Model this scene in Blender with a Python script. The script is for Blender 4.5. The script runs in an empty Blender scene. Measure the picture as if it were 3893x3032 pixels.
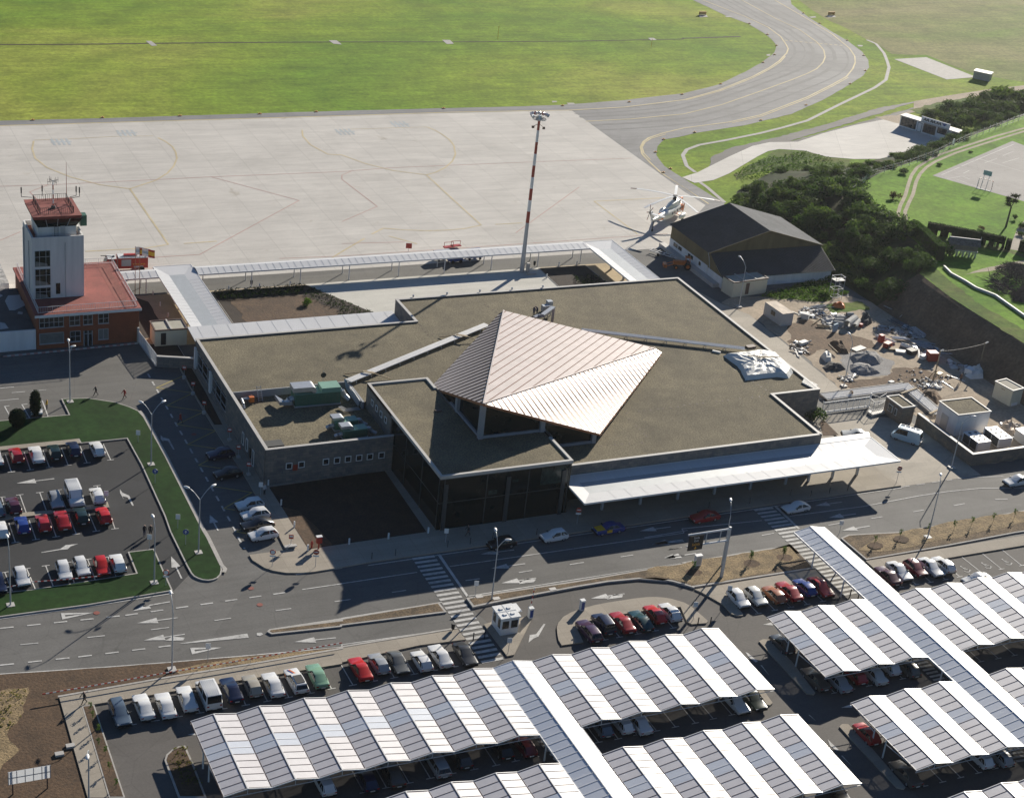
import bpy, bmesh, math, random
from mathutils import Matrix, Vector, noise
random.seed(7)
R_ = math.radians
sc = bpy.context.scene
COL = sc.collection

# ------------------------------------------------------------------ camera, sky, sun, exposure
cam_d = bpy.data.cameras.new("camera")
cam = bpy.data.objects.new("camera", cam_d)
COL.objects.link(cam)
sc.camera = cam
cam_d.sensor_width = 36.0
cam_d.lens = 59.91
cam_d.clip_start = 1.0
cam_d.clip_end = 6000.0
cam.matrix_world = Matrix((
 (0.90674858, 0.09542757, -0.41073177, 0.0),
 (-0.40858632, 0.43960983, -0.79987525, 0.0),
 (0.10423157, 0.89310513, 0.43760599, 115.0),
 (0, 0, 0, 1)))

SUN_AZ, SUN_EL = R_(39.5), R_(21.5)          # azimuth counted from +X towards +Y
world = bpy.data.worlds.new("World")
sc.world = world
world.use_nodes = True
wn = world.node_tree
bg = wn.nodes["Background"]
sky = wn.nodes.new("ShaderNodeTexSky")
sky.sky_type = 'NISHITA'
sky.sun_disc = False
sky.sun_elevation = SUN_EL
sky.sun_rotation = math.pi / 2 - SUN_AZ
sky.altitude = 100
sky.air_density = 1.0
sky.dust_density = 0.0
sky.ozone_density = 6.0
wn.links.new(sky.outputs[0], bg.inputs[0])
bg.inputs[1].default_value = 0.05

sun_d = bpy.data.lights.new("sun", 'SUN')
sun_d.energy = 5.0
sun_d.angle = R_(0.5)
sun_d.color = (1.0, 0.925, 0.80)
sun = bpy.data.objects.new("sun", sun_d)
COL.objects.link(sun)
sun_dir = Vector((math.cos(SUN_EL) * math.cos(SUN_AZ), math.cos(SUN_EL) * math.sin(SUN_AZ), math.sin(SUN_EL)))
sun.rotation_euler = sun_dir.to_track_quat('Z', 'Y').to_euler()
sun.location = (0, 0, 200)

vs = sc.view_settings
vs.view_transform = 'Standard'
vs.look = 'None'
vs.gamma = 1.0
vs.exposure = 0.65

# ------------------------------------------------------------------ materials
def _new(name):
 m = bpy.data.materials.new(name)
 m.use_nodes = True
 nt = m.node_tree
 return m, nt, nt.nodes["Principled BSDF"]

def _noise(nt, vec, scale, detail=4.0, rough=0.6, dist=0.0):
 n = nt.nodes.new("ShaderNodeTexNoise")
 n.inputs["Scale"].default_value = scale
 n.inputs["Detail"].default_value = detail
 n.inputs["Roughness"].default_value = rough
 n.inputs["Distortion"].default_value = dist
 if vec is not None:
  nt.links.new(vec, n.inputs["Vector"])
 return n.outputs["Fac"]

def _ramp(nt, fac, stops):
 r = nt.nodes.new("ShaderNodeValToRGB")
 e = r.color_ramp.elements
 while len(e) < len(stops):
  e.new(0.5)
 for k, (p, c) in enumerate(stops):
  e[k].position = p
  e[k].color = (c[0], c[1], c[2], 1)
 nt.links.new(fac, r.inputs[0])
 return r.outputs[0]

def _mix(nt, a, b, fac, mode='MIX'):
 n = nt.nodes.new("ShaderNodeMix")
 n.data_type = 'RGBA'
 n.blend_type = mode
 for sock, v in ((n.inputs[6], a), (n.inputs[7], b)):
  if isinstance(v, (tuple, list)):
   sock.default_value = (v[0], v[1], v[2], 1)
  else:
   nt.links.new(v, sock)
 if isinstance(fac, (int, float)):
  n.inputs[0].default_value = fac
 else:
  nt.links.new(fac, n.inputs[0])
 return n.outputs[2]

def _pos(nt, scale=(1, 1, 1), rotz=0.0, kind='pos'):
 if kind == 'pos':
  o = nt.nodes.new("ShaderNodeNewGeometry").outputs["Position"]
 else:
  o = nt.nodes.new("ShaderNodeTexCoord").outputs["Object"]
 mp = nt.nodes.new("ShaderNodeMapping")
 mp.inputs["Scale"].default_value = scale
 mp.inputs["Rotation"].default_value = (0, 0, rotz)
 nt.links.new(o, mp.inputs[0])
 return mp.outputs[0]

def mul(c, k):
 return (min(1, c[0] * k), min(1, c[1] * k), min(1, c[2] * k))

def M(name, col, rough=0.8, metal=0.0, var=0.12, scale=1.0, fine=None, bump=0.0, spec=0.5, coat=0.0, kind='pos', stretch=(1, 1, 1), rotz=0.0, macro=None):
 m, nt, b = _new(name)
 v = _pos(nt, stretch, rotz, kind)
 f1 = _noise(nt, v, scale, 5.0)
 c = _ramp(nt, f1, [(0.3, mul(col, 1 - var)), (0.7, mul(col, 1 + var))])
 if fine:
  f2 = _noise(nt, v, fine[0], 2.0)
  g = _ramp(nt, f2, [(0.3, (1 - fine[1],) * 3), (0.7, (1 + fine[1],) * 3)])
  c = _mix(nt, c, g, 1.0, 'MULTIPLY')
 if macro:
  c = _mix(nt, c, _ramp(nt, _noise(nt, v, macro[0], 5.0, 0.6, 0.8), [(0.35, (1 - macro[1],) * 3), (0.62, (1 + macro[1],) * 3)]), 1.0, 'MULTIPLY')
 nt.links.new(c, b.inputs["Base Color"])
 b.inputs["Roughness"].default_value = rough
 b.inputs["Metallic"].default_value = metal
 b.inputs["Specular IOR Level"].default_value = spec
 if coat:
  b.inputs["Coat Weight"].default_value = coat
  b.inputs["Coat Roughness"].default_value = 0.08
 if bump:
  bn = nt.nodes.new("ShaderNodeBump")
  bn.inputs["Strength"].default_value = bump
  bn.inputs["Distance"].default_value = 0.1
  nt.links.new(_noise(nt, v, (fine[0] if fine else scale * 4), 3.0), bn.inputs["Height"])
  nt.links.new(bn.outputs[0], b.inputs["Normal"])
 return m

def M_grass(name, c1, c2, c3, big=0.012, stripe=0.0):
 """mown grass: broad patches, fine mottling, mowing streaks along X"""
 m, nt, b = _new(name)
 v = _pos(nt)
 vs_ = _pos(nt, (0.12, 1.0, 1.0))
 patch = _noise(nt, _pos(nt, (0.35, 1.0, 1.0)), big, 6.0, 0.6, 0.6)
 c = _ramp(nt, patch, [(0.36, c1), (0.5, c2), (0.66, c3)])
 fine = _noise(nt, v, 0.9, 6.0, 0.75)
 c = _mix(nt, c, _ramp(nt, fine, [(0.3, (0.62,) * 3), (0.7, (1.34,) * 3)]), 1.0, 'MULTIPLY')
 mid = _noise(nt, v, 0.11, 5.0, 0.7)
 c = _mix(nt, c, _ramp(nt, mid, [(0.3, (0.72,) * 3), (0.7, (1.26,) * 3)]), 1.0, 'MULTIPLY')
 if stripe:
  st = _noise(nt, vs_, 0.55, 3.0, 0.7)
  c = _mix(nt, c, _ramp(nt, st, [(0.35, (1 - stripe,) * 3), (0.65, (1 + stripe,) * 3)]), 1.0, 'MULTIPLY')
 nt.links.new(c, b.inputs["Base Color"])
 b.inputs["Roughness"].default_value = 0.95
 b.inputs["Specular IOR Level"].default_value = 0.15
 return m

def M_asphalt(name, col, streak=0.12, patch=0.18):
 m, nt, b = _new(name)
 v = _pos(nt)
 c = _ramp(nt, _noise(nt, v, 0.09, 6.0, 0.65, 0.4), [(0.3, mul(col, 1 - patch)), (0.7, mul(col, 1 + patch))])
 c = _mix(nt, c, _ramp(nt, _noise(nt, v, 3.5, 3.0, 0.8), [(0.25, (0.85,) * 3), (0.75, (1.15,) * 3)]), 1.0, 'MULTIPLY')
 st = _noise(nt, _pos(nt, (0.04, 1.0, 1.0)), 0.9, 3.0, 0.6)
 c = _mix(nt, c, _ramp(nt, st, [(0.3, (1 - streak,) * 3), (0.7, (1 + streak,) * 3)]), 1.0, 'MULTIPLY')
 oil = _ramp(nt, _noise(nt, v, 0.45, 4.0, 0.55), [(0.64, (1,) * 3), (0.74, (0.78,) * 3)])
 c = _mix(nt, c, oil, 1.0, 'MULTIPLY')
 vo = nt.nodes.new("ShaderNodeTexVoronoi")
 vo.feature = 'DISTANCE_TO_EDGE'
 vo.inputs["Scale"].default_value = 0.11
 nt.links.new(_pos(nt, (1, 0.6, 1)), vo.inputs["Vector"])
 c = _mix(nt, c, _ramp(nt, vo.outputs["Distance"], [(0.0, (0.86,) * 3), (0.008, (1,) * 3)]), 1.0, 'MULTIPLY')
 v2 = nt.nodes.new("ShaderNodeTexVoronoi")
 v2.inputs["Scale"].default_value = 0.07
 nt.links.new(_pos(nt, (0.4, 1.3, 1)), v2.inputs["Vector"])
 c = _mix(nt, c, _ramp(nt, v2.outputs["Color"], [(0.2, (0.9,) * 3), (0.85, (1.1,) * 3)]), 1.0, 'MULTIPLY')
 nt.links.new(c, b.inputs["Base Color"])
 b.inputs["Roughness"].default_value = 0.82
 b.inputs["Specular IOR Level"].default_value = 0.3
 return m

def M_slabs(name, col, bw, bh, joint=0.05, dark=0.72, var=0.1, rotz=0.0):
 """concrete cast in bays: joints, bay to bay tone, stains"""
 m, nt, b = _new(name)
 br = nt.nodes.new("ShaderNodeTexBrick")
 br.offset = 0.0
 br.inputs["Scale"].default_value = 1.0
 br.inputs["Brick Width"].default_value = bw
 br.inputs["Row Height"].default_value = bh
 br.inputs["Mortar Size"].default_value = joint
 br.inputs["Mortar Smooth"].default_value = 0.2
 br.inputs["Color1"].default_value = (*mul(col, 1 - var), 1)
 br.inputs["Color2"].default_value = (*mul(col, 1 + var), 1)
 br.inputs["Mortar"].default_value = (*mul(col, dark), 1)
 nt.links.new(_pos(nt, (1, 1, 1), rotz), br.inputs["Vector"])
 v = _pos(nt)
 c = br.outputs["Color"]
 c = _mix(nt, c, _ramp(nt, _noise(nt, v, 0.06, 6.0, 0.65, 0.5), [(0.3, (0.89,) * 3), (0.7, (1.09,) * 3)]), 1.0, 'MULTIPLY')
 c = _mix(nt, c, _ramp(nt, _noise(nt, _pos(nt, (0.25, 1, 1)), 0.5, 5.0, 0.7), [(0.3, (0.9,) * 3), (0.7, (1.08,) * 3)]), 1.0, 'MULTIPLY')
 c = _mix(nt, c, _ramp(nt, _noise(nt, v, 0.3, 4.0, 0.5, 1.0), [(0.68, (1,) * 3), (0.78, (0.82, 0.79, 0.74))]), 1.0, 'MULTIPLY')
 c = _mix(nt, c, _ramp(nt, _noise(nt, v, 5.0, 2.0, 0.7), [(0.3, (0.94,) * 3), (0.7, (1.06,) * 3)]), 1.0, 'MULTIPLY')
 nt.links.new(c, b.inputs["Base Color"])
 b.inputs["Roughness"].default_value = 0.85
 b.inputs["Specular IOR Level"].default_value = 0.25
 return m

def M_stone(name, c1, c2, mort):
 """coursed stone cladding, works on X and Y facing walls"""
 m, nt, b = _new(name)
 g = nt.nodes.new("ShaderNodeNewGeometry")
 sp = nt.nodes.new("ShaderNodeSeparateXYZ")
 nt.links.new(g.outputs["Position"], sp.inputs[0])
 ad = nt.nodes.new("ShaderNodeMath")
 nt.links.new(sp.outputs[0], ad.inputs[0])
 nt.links.new(sp.outputs[1], ad.inputs[1])
 cb = nt.nodes.new("ShaderNodeCombineXYZ")
 nt.links.new(ad.outputs[0], cb.inputs[0])
 nt.links.new(sp.outputs[2], cb.inputs[1])
 br = nt.nodes.new("ShaderNodeTexBrick")
 br.inputs["Scale"].default_value = 1.0
 br.inputs["Brick Width"].default_value = 0.9
 br.inputs["Row Height"].default_value = 0.42
 br.inputs["Mortar Size"].default_value = 0.012
 br.inputs["Color1"].default_value = (*c1, 1)
 br.inputs["Color2"].default_value = (*c2, 1)
 br.inputs["Mortar"].default_value = (*mort, 1)
 nt.links.new(cb.outputs[0], br.inputs["Vector"])
 v = _pos(nt)
 c = _mix(nt, br.outputs["Color"], _ramp(nt, _noise(nt, v, 0.8, 5.0, 0.7), [(0.3, (0.7, 0.74, 0.8)), (0.7, (1.3, 1.2, 1.08))]), 1.0, 'MULTIPLY')
 nt.links.new(c, b.inputs["Base Color"])
 b.inputs["Roughness"].default_value = 0.8
 return m

MT = {}
def mat(n):
 return MT[n]

MT['airfield_grass'] = M_grass('airfield_grass', (0.10, 0.205, 0.010), (0.19, 0.265, 0.020), (0.33, 0.315, 0.065), 0.012, 0.15)
MT['lawn'] = M_grass('lawn', (0.010, 0.036, 0.006), (0.014, 0.044, 0.008), (0.024, 0.056, 0.011), 0.05)  # turf darkened to carry the dim light over the left car park
MT['garden_grass'] = M_grass('garden_grass', (0.09, 0.205, 0.012), (0.135, 0.255, 0.018), (0.19, 0.29, 0.04), 0.04)
MT['rough_grass'] = M_grass('rough_grass', (0.05, 0.10, 0.012), (0.09, 0.14, 0.02), (0.16, 0.16, 0.05), 0.09)
MT['taxi_asphalt'] = M_asphalt('taxi_asphalt', (0.205, 0.202, 0.20), 0.13)
MT['road_asphalt'] = M_asphalt('road_asphalt', (0.125, 0.121, 0.114), 0.10)
MT['lot_asphalt'] = M_asphalt('lot_asphalt', (0.033, 0.034, 0.036), 0.06)  # fresh dark asphalt, with dim light over this lot also put into its tone
MT['park_asphalt'] = M_asphalt('park_asphalt', (0.10, 0.092, 0.085), 0.05)
MT['service_asphalt'] = M_asphalt('service_asphalt', (0.13, 0.125, 0.115), 0.1)
MT['apron'] = M_slabs('apron', (0.53, 0.50, 0.455), 7.0, 4.0, 0.06, 0.80, 0.035)
MT['walk_slabs'] = M_slabs('walk_slabs', (0.33, 0.29, 0.235), 2.5, 2.5, 0.03, 0.8, 0.05)
MT['court_concrete'] = M_slabs('court_concrete', (0.55, 0.53, 0.47), 9.0, 6.0, 0.03, 0.88, 0.03)
MT['new_concrete'] = M_slabs('new_concrete', (0.60, 0.57, 0.52), 12.0, 9.0, 0.06, 0.8, 0.03, 0.5)
MT['tan_paving'] = M('tan_paving', (0.42, 0.33, 0.20), 0.9, var=0.14, scale=0.3, fine=(2.5, 0.08))
MT['tyre_streak'] = M('tyre_streak', (0.15, 0.148, 0.145), 0.85, var=0.16, scale=0.25, fine=(2, 0.1))
MT['drive_concrete'] = M_asphalt('drive_concrete', (0.36, 0.32, 0.26), 0.06)
MT['court_asphalt'] = M_asphalt('court_asphalt', (0.23, 0.215, 0.205), 0.06)
MT['track_dirt'] = M('track_dirt', (0.36, 0.31, 0.22), 0.95, var=0.2, scale=0.4, fine=(3, 0.15))
MT['dirt_light'] = M('dirt_light', (0.36, 0.29, 0.21), 0.95, var=0.2, scale=0.25, fine=(2, 0.15))
MT['bed_soil'] = M('bed_soil', (0.030, 0.019, 0.012), 0.95, var=0.3, scale=0.5, fine=(4, 0.35), bump=0.5)
MT['brown_soil'] = M('brown_soil', (0.085, 0.05, 0.026), 0.95, var=0.3, scale=0.35, fine=(3, 0.3), bump=0.6)
MT['mulch'] = M('mulch', (0.13, 0.09, 0.05), 0.95, var=0.5, scale=0.7, fine=(5, 0.45), bump=1.0)
MT['bank_earth'] = M('bank_earth', (0.135, 0.088, 0.052), 0.95, var=0.3, scale=0.3, fine=(2, 0.3), bump=0.8)
MT['pine_straw'] = M('pine_straw', (0.23, 0.165, 0.085), 0.95, var=0.4, scale=0.6, fine=(4, 0.4), bump=1.0)
MT['kerb'] = M('kerb', (0.38, 0.36, 0.33), 0.85, var=0.12, scale=0.8, fine=(4, 0.1))
def M_worn(name, col, under, amount=0.62):
 m, nt, b = _new(name)
 v = _pos(nt)
 c = _mix(nt, col, under, _ramp(nt, _noise(nt, v, 1.6, 6.0, 0.75), [(amount - 0.14, (0.1,) * 3), (amount + 0.12, (0.9,) * 3)]))
 c = _mix(nt, c, _ramp(nt, _noise(nt, v, 0.12, 3.0, 0.6), [(0.3, (0.72,) * 3), (0.7, (1.05,) * 3)]), 1.0, 'MULTIPLY')
 nt.links.new(c, b.inputs["Base Color"])
 b.inputs["Roughness"].default_value = 0.8
 return m
MT['white_line'] = M_worn('white_line', (0.64, 0.63, 0.60), (0.16, 0.155, 0.15))
MT['yellow_line'] = M('yellow_line', (0.62, 0.46, 0.13), 0.75, var=0.12, scale=0.5, fine=(3, 0.12))
MT['faded_yellow'] = M_worn('faded_yellow', (0.58, 0.46, 0.20), (0.46, 0.43, 0.38), 0.6)
MT['apron_yellow'] = M_worn('apron_yellow', (0.60, 0.48, 0.25), (0.51, 0.47, 0.41), 0.58)
MT['faded_red'] = M_worn('faded_red', (0.52, 0.26, 0.22), (0.48, 0.40, 0.36), 0.62)
MT['blue_stencil'] = M('blue_stencil', (0.36, 0.46, 0.52), 0.8, var=0.2, scale=1.5)
MT['blue_mark'] = M_worn('blue_mark', (0.42, 0.50, 0.54), (0.47, 0.46, 0.44), 0.5)
MT['bay_yellow'] = M('bay_yellow', (0.42, 0.34, 0.10), 0.8, var=0.2, scale=0.6)

MT['gravel'] = M('gravel', (0.138, 0.116, 0.07), 0.95, var=0.2, scale=0.35, fine=(4.5, 0.5), bump=0.4, macro=(0.055, 0.16))
MT['stone'] = M_stone('stone', (0.20, 0.185, 0.165), (0.125, 0.125, 0.125), (0.09, 0.088, 0.085))
MT['brown_stone'] = M_stone('brown_stone', (0.21, 0.165, 0.125), (0.13, 0.115, 0.10), (0.09, 0.08, 0.075))
MT['coping'] = M('coping', (0.44, 0.42, 0.39), 0.6, var=0.08, scale=0.6)
MT['parapet_inner'] = M('parapet_inner', (0.26, 0.27, 0.29), 0.7, var=0.1, scale=0.5)
MT['dark_glass'] = M('dark_glass', (0.003, 0.009, 0.010), 0.07, var=0.2, scale=0.3, spec=0.25)
MT['window_glass'] = M('window_glass', (0.012, 0.018, 0.022), 0.08, var=0.3, scale=1.0)
MT['blind_glass'] = M('blind_glass', (0.16, 0.17, 0.16), 0.3, var=0.2, scale=1.0)
MT['alu'] = M('alu', (0.42, 0.44, 0.46), 0.45, 0.3, var=0.06, scale=1.0)
MT['white_metal'] = M('white_metal', (0.72, 0.71, 0.69), 0.4, var=0.04, scale=0.3, spec=0.6)
MT['canopy_white'] = M('canopy_white', (0.60, 0.60, 0.60), 0.5, var=0.05, scale=0.25, spec=0.3)
MT['gutter'] = M('gutter', (0.10, 0.06, 0.045), 0.6, var=0.1)
MT['roof_rib_dark'] = M('roof_rib_dark', (0.05, 0.045, 0.045), 0.9, var=0.1, spec=0.05)
MT['seam'] = M('seam', (0.13, 0.12, 0.125), 0.6, var=0.1)
MT['galv'] = M('galv', (0.46, 0.47, 0.48), 0.38, 0.55, var=0.08, scale=1.2)
MT['post_grey'] = M('post_grey', (0.40, 0.42, 0.43), 0.5, 0.2, var=0.06)
MT['dark_post'] = M('dark_post', (0.03, 0.03, 0.032), 0.6, var=0.1)
MT['copper'] = M('copper', (0.36, 0.315, 0.305), 0.55, 0.28, var=0.09, scale=0.45, fine=(1.6, 0.05), stretch=(1, 1, 1))
MT['copper_seam'] = M('copper_seam', (0.22, 0.135, 0.105), 0.9, 0.0, var=0.1, spec=0.05)
MT['copper_rib_dark'] = M('copper_rib_dark', (0.095, 0.08, 0.072), 0.9, 0.0, var=0.15, spec=0.05)  # seam shading of the left roof face put into this darker tone
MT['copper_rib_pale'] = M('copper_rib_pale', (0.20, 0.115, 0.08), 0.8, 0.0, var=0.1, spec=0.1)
MT['copper_edge'] = M('copper_edge', (0.30, 0.14, 0.075), 0.45, 0.5, var=0.1)
MT['park_sheet'] = M('park_sheet', (0.55, 0.53, 0.54), 0.47, 0.0, var=0.06, scale=0.35, fine=(1.5, 0.03), spec=0.42)
MT['park_rib'] = M('park_rib', (0.09, 0.07, 0.065), 0.95, var=0.1, spec=0.02)
MT['plaster'] = M('plaster', (0.72, 0.71, 0.69), 0.85, var=0.07, scale=0.8, stretch=(1.5, 1.5, 0.2), macro=(0.3, 0.06))
MT['tower_plaster'] = M('tower_plaster', (0.62, 0.61, 0.59), 0.9, var=0.09, scale=0.9, stretch=(1.6, 1.6, 0.14), macro=(0.3, 0.05))
MT['brick_red'] = M('brick_red', (0.24, 0.068, 0.028), 0.85, var=0.12, scale=0.8, fine=(6, 0.12))
MT['terracotta'] = M('terracotta', (0.235, 0.06, 0.046), 0.8, var=0.15, scale=0.25, fine=(2.5, 0.1), macro=(0.5, 0.12))
MT['terracotta_dark'] = M('terracotta_dark', (0.22, 0.062, 0.045), 0.8, var=0.15, scale=0.4, fine=(2.5, 0.1))
MT['corrugated'] = M('corrugated', (0.045, 0.047, 0.048), 0.75, var=0.2, scale=0.3, fine=(2, 0.15))
MT['corrugated_light'] = M('corrugated_light', (0.22, 0.22, 0.21), 0.8, var=0.15, scale=0.3, fine=(2, 0.1))
MT['ochre_panel'] = M('ochre_panel', (0.155, 0.115, 0.05), 0.8, var=0.2, scale=0.35, stretch=(2, 2, 0.3))
MT['cream'] = M('cream', (0.62, 0.58, 0.44), 0.7, var=0.05, scale=0.5)
MT['slab_roof'] = M('slab_roof', (0.36, 0.34, 0.28), 0.9, var=0.12, scale=0.6)
MT['rubber_roof'] = M('rubber_roof', (0.08, 0.08, 0.078), 0.9, var=0.3, scale=0.4)
MT['green_paint'] = M('green_paint', (0.045, 0.13, 0.085), 0.5, var=0.1, scale=0.6)
MT['green_top'] = M('green_top', (0.17, 0.33, 0.25), 0.5, var=0.08, scale=0.6)
MT['red_paint'] = M('red_paint', (0.42, 0.035, 0.022), 0.4, var=0.08, kind='obj')
MT['red_stripe'] = M('red_stripe', (0.33, 0.04, 0.02), 0.5, var=0.08, kind='obj')
MT['white_paint'] = M('white_paint', (0.72, 0.72, 0.70), 0.4, var=0.04, kind='obj')
MT['blue_paint'] = M('blue_paint', (0.02, 0.06, 0.25), 0.4, var=0.1, kind='obj')
MT['orange_paint'] = M('orange_paint', (0.62, 0.16, 0.025), 0.45, var=0.1, kind='obj')
MT['yellow_paint'] = M('yellow_paint', (0.70, 0.42, 0.02), 0.4, var=0.08, kind='obj')
MT['black'] = M('black', (0.012, 0.012, 0.013), 0.6, var=0.2, kind='obj')
MT['tyre'] = M('tyre', (0.014, 0.014, 0.014), 0.85, var=0.2, kind='obj')
MT['hub'] = M('hub', (0.34, 0.34, 0.35), 0.4, 0.5, var=0.1, kind='obj')
MT['car_glass'] = M('car_glass', (0.010, 0.014, 0.018), 0.06, var=0.2, kind='obj')
MT['lamp_glass'] = M('lamp_glass', (0.6, 0.62, 0.62), 0.15, var=0.05, kind='obj')
MT['tail_red'] = M('tail_red', (0.33, 0.012, 0.008), 0.25, var=0.1, kind='obj')
MT['plate'] = M('plate', (0.65, 0.65, 0.62), 0.5, var=0.05, kind='obj')
MT['skin'] = M('skin', (0.45, 0.27, 0.19), 0.6, var=0.05, kind='obj')
MT['hair_dark'] = M('hair_dark', (0.02, 0.014, 0.01), 0.7, var=0.1, kind='obj')
MT['tarp'] = M('tarp', (0.66, 0.65, 0.60), 0.55, var=0.08, scale=0.6, bump=0.3)
MT['wood'] = M('wood', (0.30, 0.23, 0.14), 0.8, var=0.2, scale=2.0)
MT['tile_roof'] = M('tile_roof', (0.13, 0.115, 0.10), 0.9, var=0.3, scale=1.5, fine=(4, 0.3), bump=0.8)
MT['bark'] = M('bark', (0.10, 0.075, 0.05), 0.9, var=0.2, scale=2.0, kind='obj')
MT['rubble'] = M('rubble', (0.40, 0.38, 0.36), 0.9, var=0.35, scale=1.2, fine=(4, 0.3))
MT['grey_pile'] = M('grey_pile', (0.26, 0.25, 0.24), 0.95, var=0.2, scale=0.6, fine=(4, 0.25), bump=0.5)
MT['brush_pile'] = M('brush_pile', (0.11, 0.08, 0.065), 1.0, var=0.4, scale=1.2, fine=(5, 0.4), bump=1.0)
MT['concrete_pipe'] = M('concrete_pipe', (0.34, 0.34, 0.33), 0.8, var=0.12)
MT['steel_sections'] = M('steel_sections', (0.05, 0.09, 0.13), 0.5, 0.3, var=0.2)
MT['mesh_white'] = M('mesh_white', (0.62, 0.63, 0.64), 0.5, var=0.05)

def M_leaf(name, dark, light, rough=0.7):
 """leaf colour changes from clump to clump with place in the crown"""
 m, nt, b = _new(name)
 v = _pos(nt, kind='obj')
 c = _ramp(nt, _noise(nt, v, 1.1, 5.0, 0.75), [(0.32, dark), (0.68, light)])
 oi = nt.nodes.new("ShaderNodeObjectInfo")
 c = _mix(nt, c, _ramp(nt, oi.outputs["Random"], [(0.0, (0.75, 0.8, 0.8)), (0.5, (1, 1, 1)), (1.0, (1.35, 1.2, 1.0))]), 1.0, 'MULTIPLY')
 nt.links.new(c, b.inputs["Base Color"])
 b.inputs["Roughness"].default_value = rough
 b.inputs["Specular IOR Level"].default_value = 0.04
 tl = nt.nodes.new("ShaderNodeBsdfTranslucent")       # thin leaves let the low sun through
 nt.links.new(_mix(nt, c, (1.0, 1.0, 0.55), 1.0, 'MULTIPLY'), tl.inputs[0])
 mx = nt.nodes.new("ShaderNodeMixShader")
 mx.inputs[0].default_value = 0.42
 nt.links.new(b.outputs[0], mx.inputs[1]); nt.links.new(tl.outputs[0], mx.inputs[2])
 nt.links.new(mx.outputs[0], nt.nodes["Material Output"].inputs[0])
 return m

MT['leaf_gorse'] = M_leaf('leaf_gorse', (0.030, 0.062, 0.026), (0.10, 0.16, 0.055))
MT['leaf_broad'] = M_leaf('leaf_broad', (0.040, 0.088, 0.026), (0.14, 0.22, 0.065))
MT['leaf_hedge'] = M_leaf('leaf_hedge', (0.012, 0.03, 0.008), (0.035, 0.062, 0.016))
MT['leaf_bright'] = M_leaf('leaf_bright', (0.035, 0.10, 0.010), (0.10, 0.19, 0.02))
MT['leaf_rust'] = M_leaf('leaf_rust', (0.05, 0.028, 0.014), (0.12, 0.075, 0.03))
MT['leaf_conifer'] = M_leaf('leaf_conifer', (0.006, 0.016, 0.010), (0.018, 0.034, 0.02))
MT['leaf_yellow'] = M_leaf('leaf_yellow', (0.07, 0.09, 0.012), (0.20, 0.19, 0.03))

# ------------------------------------------------------------------ mesh builder and object helpers
def _rot(v, c, s):
 return (v[0] * c - v[1] * s, v[0] * s + v[1] * c)

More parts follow.
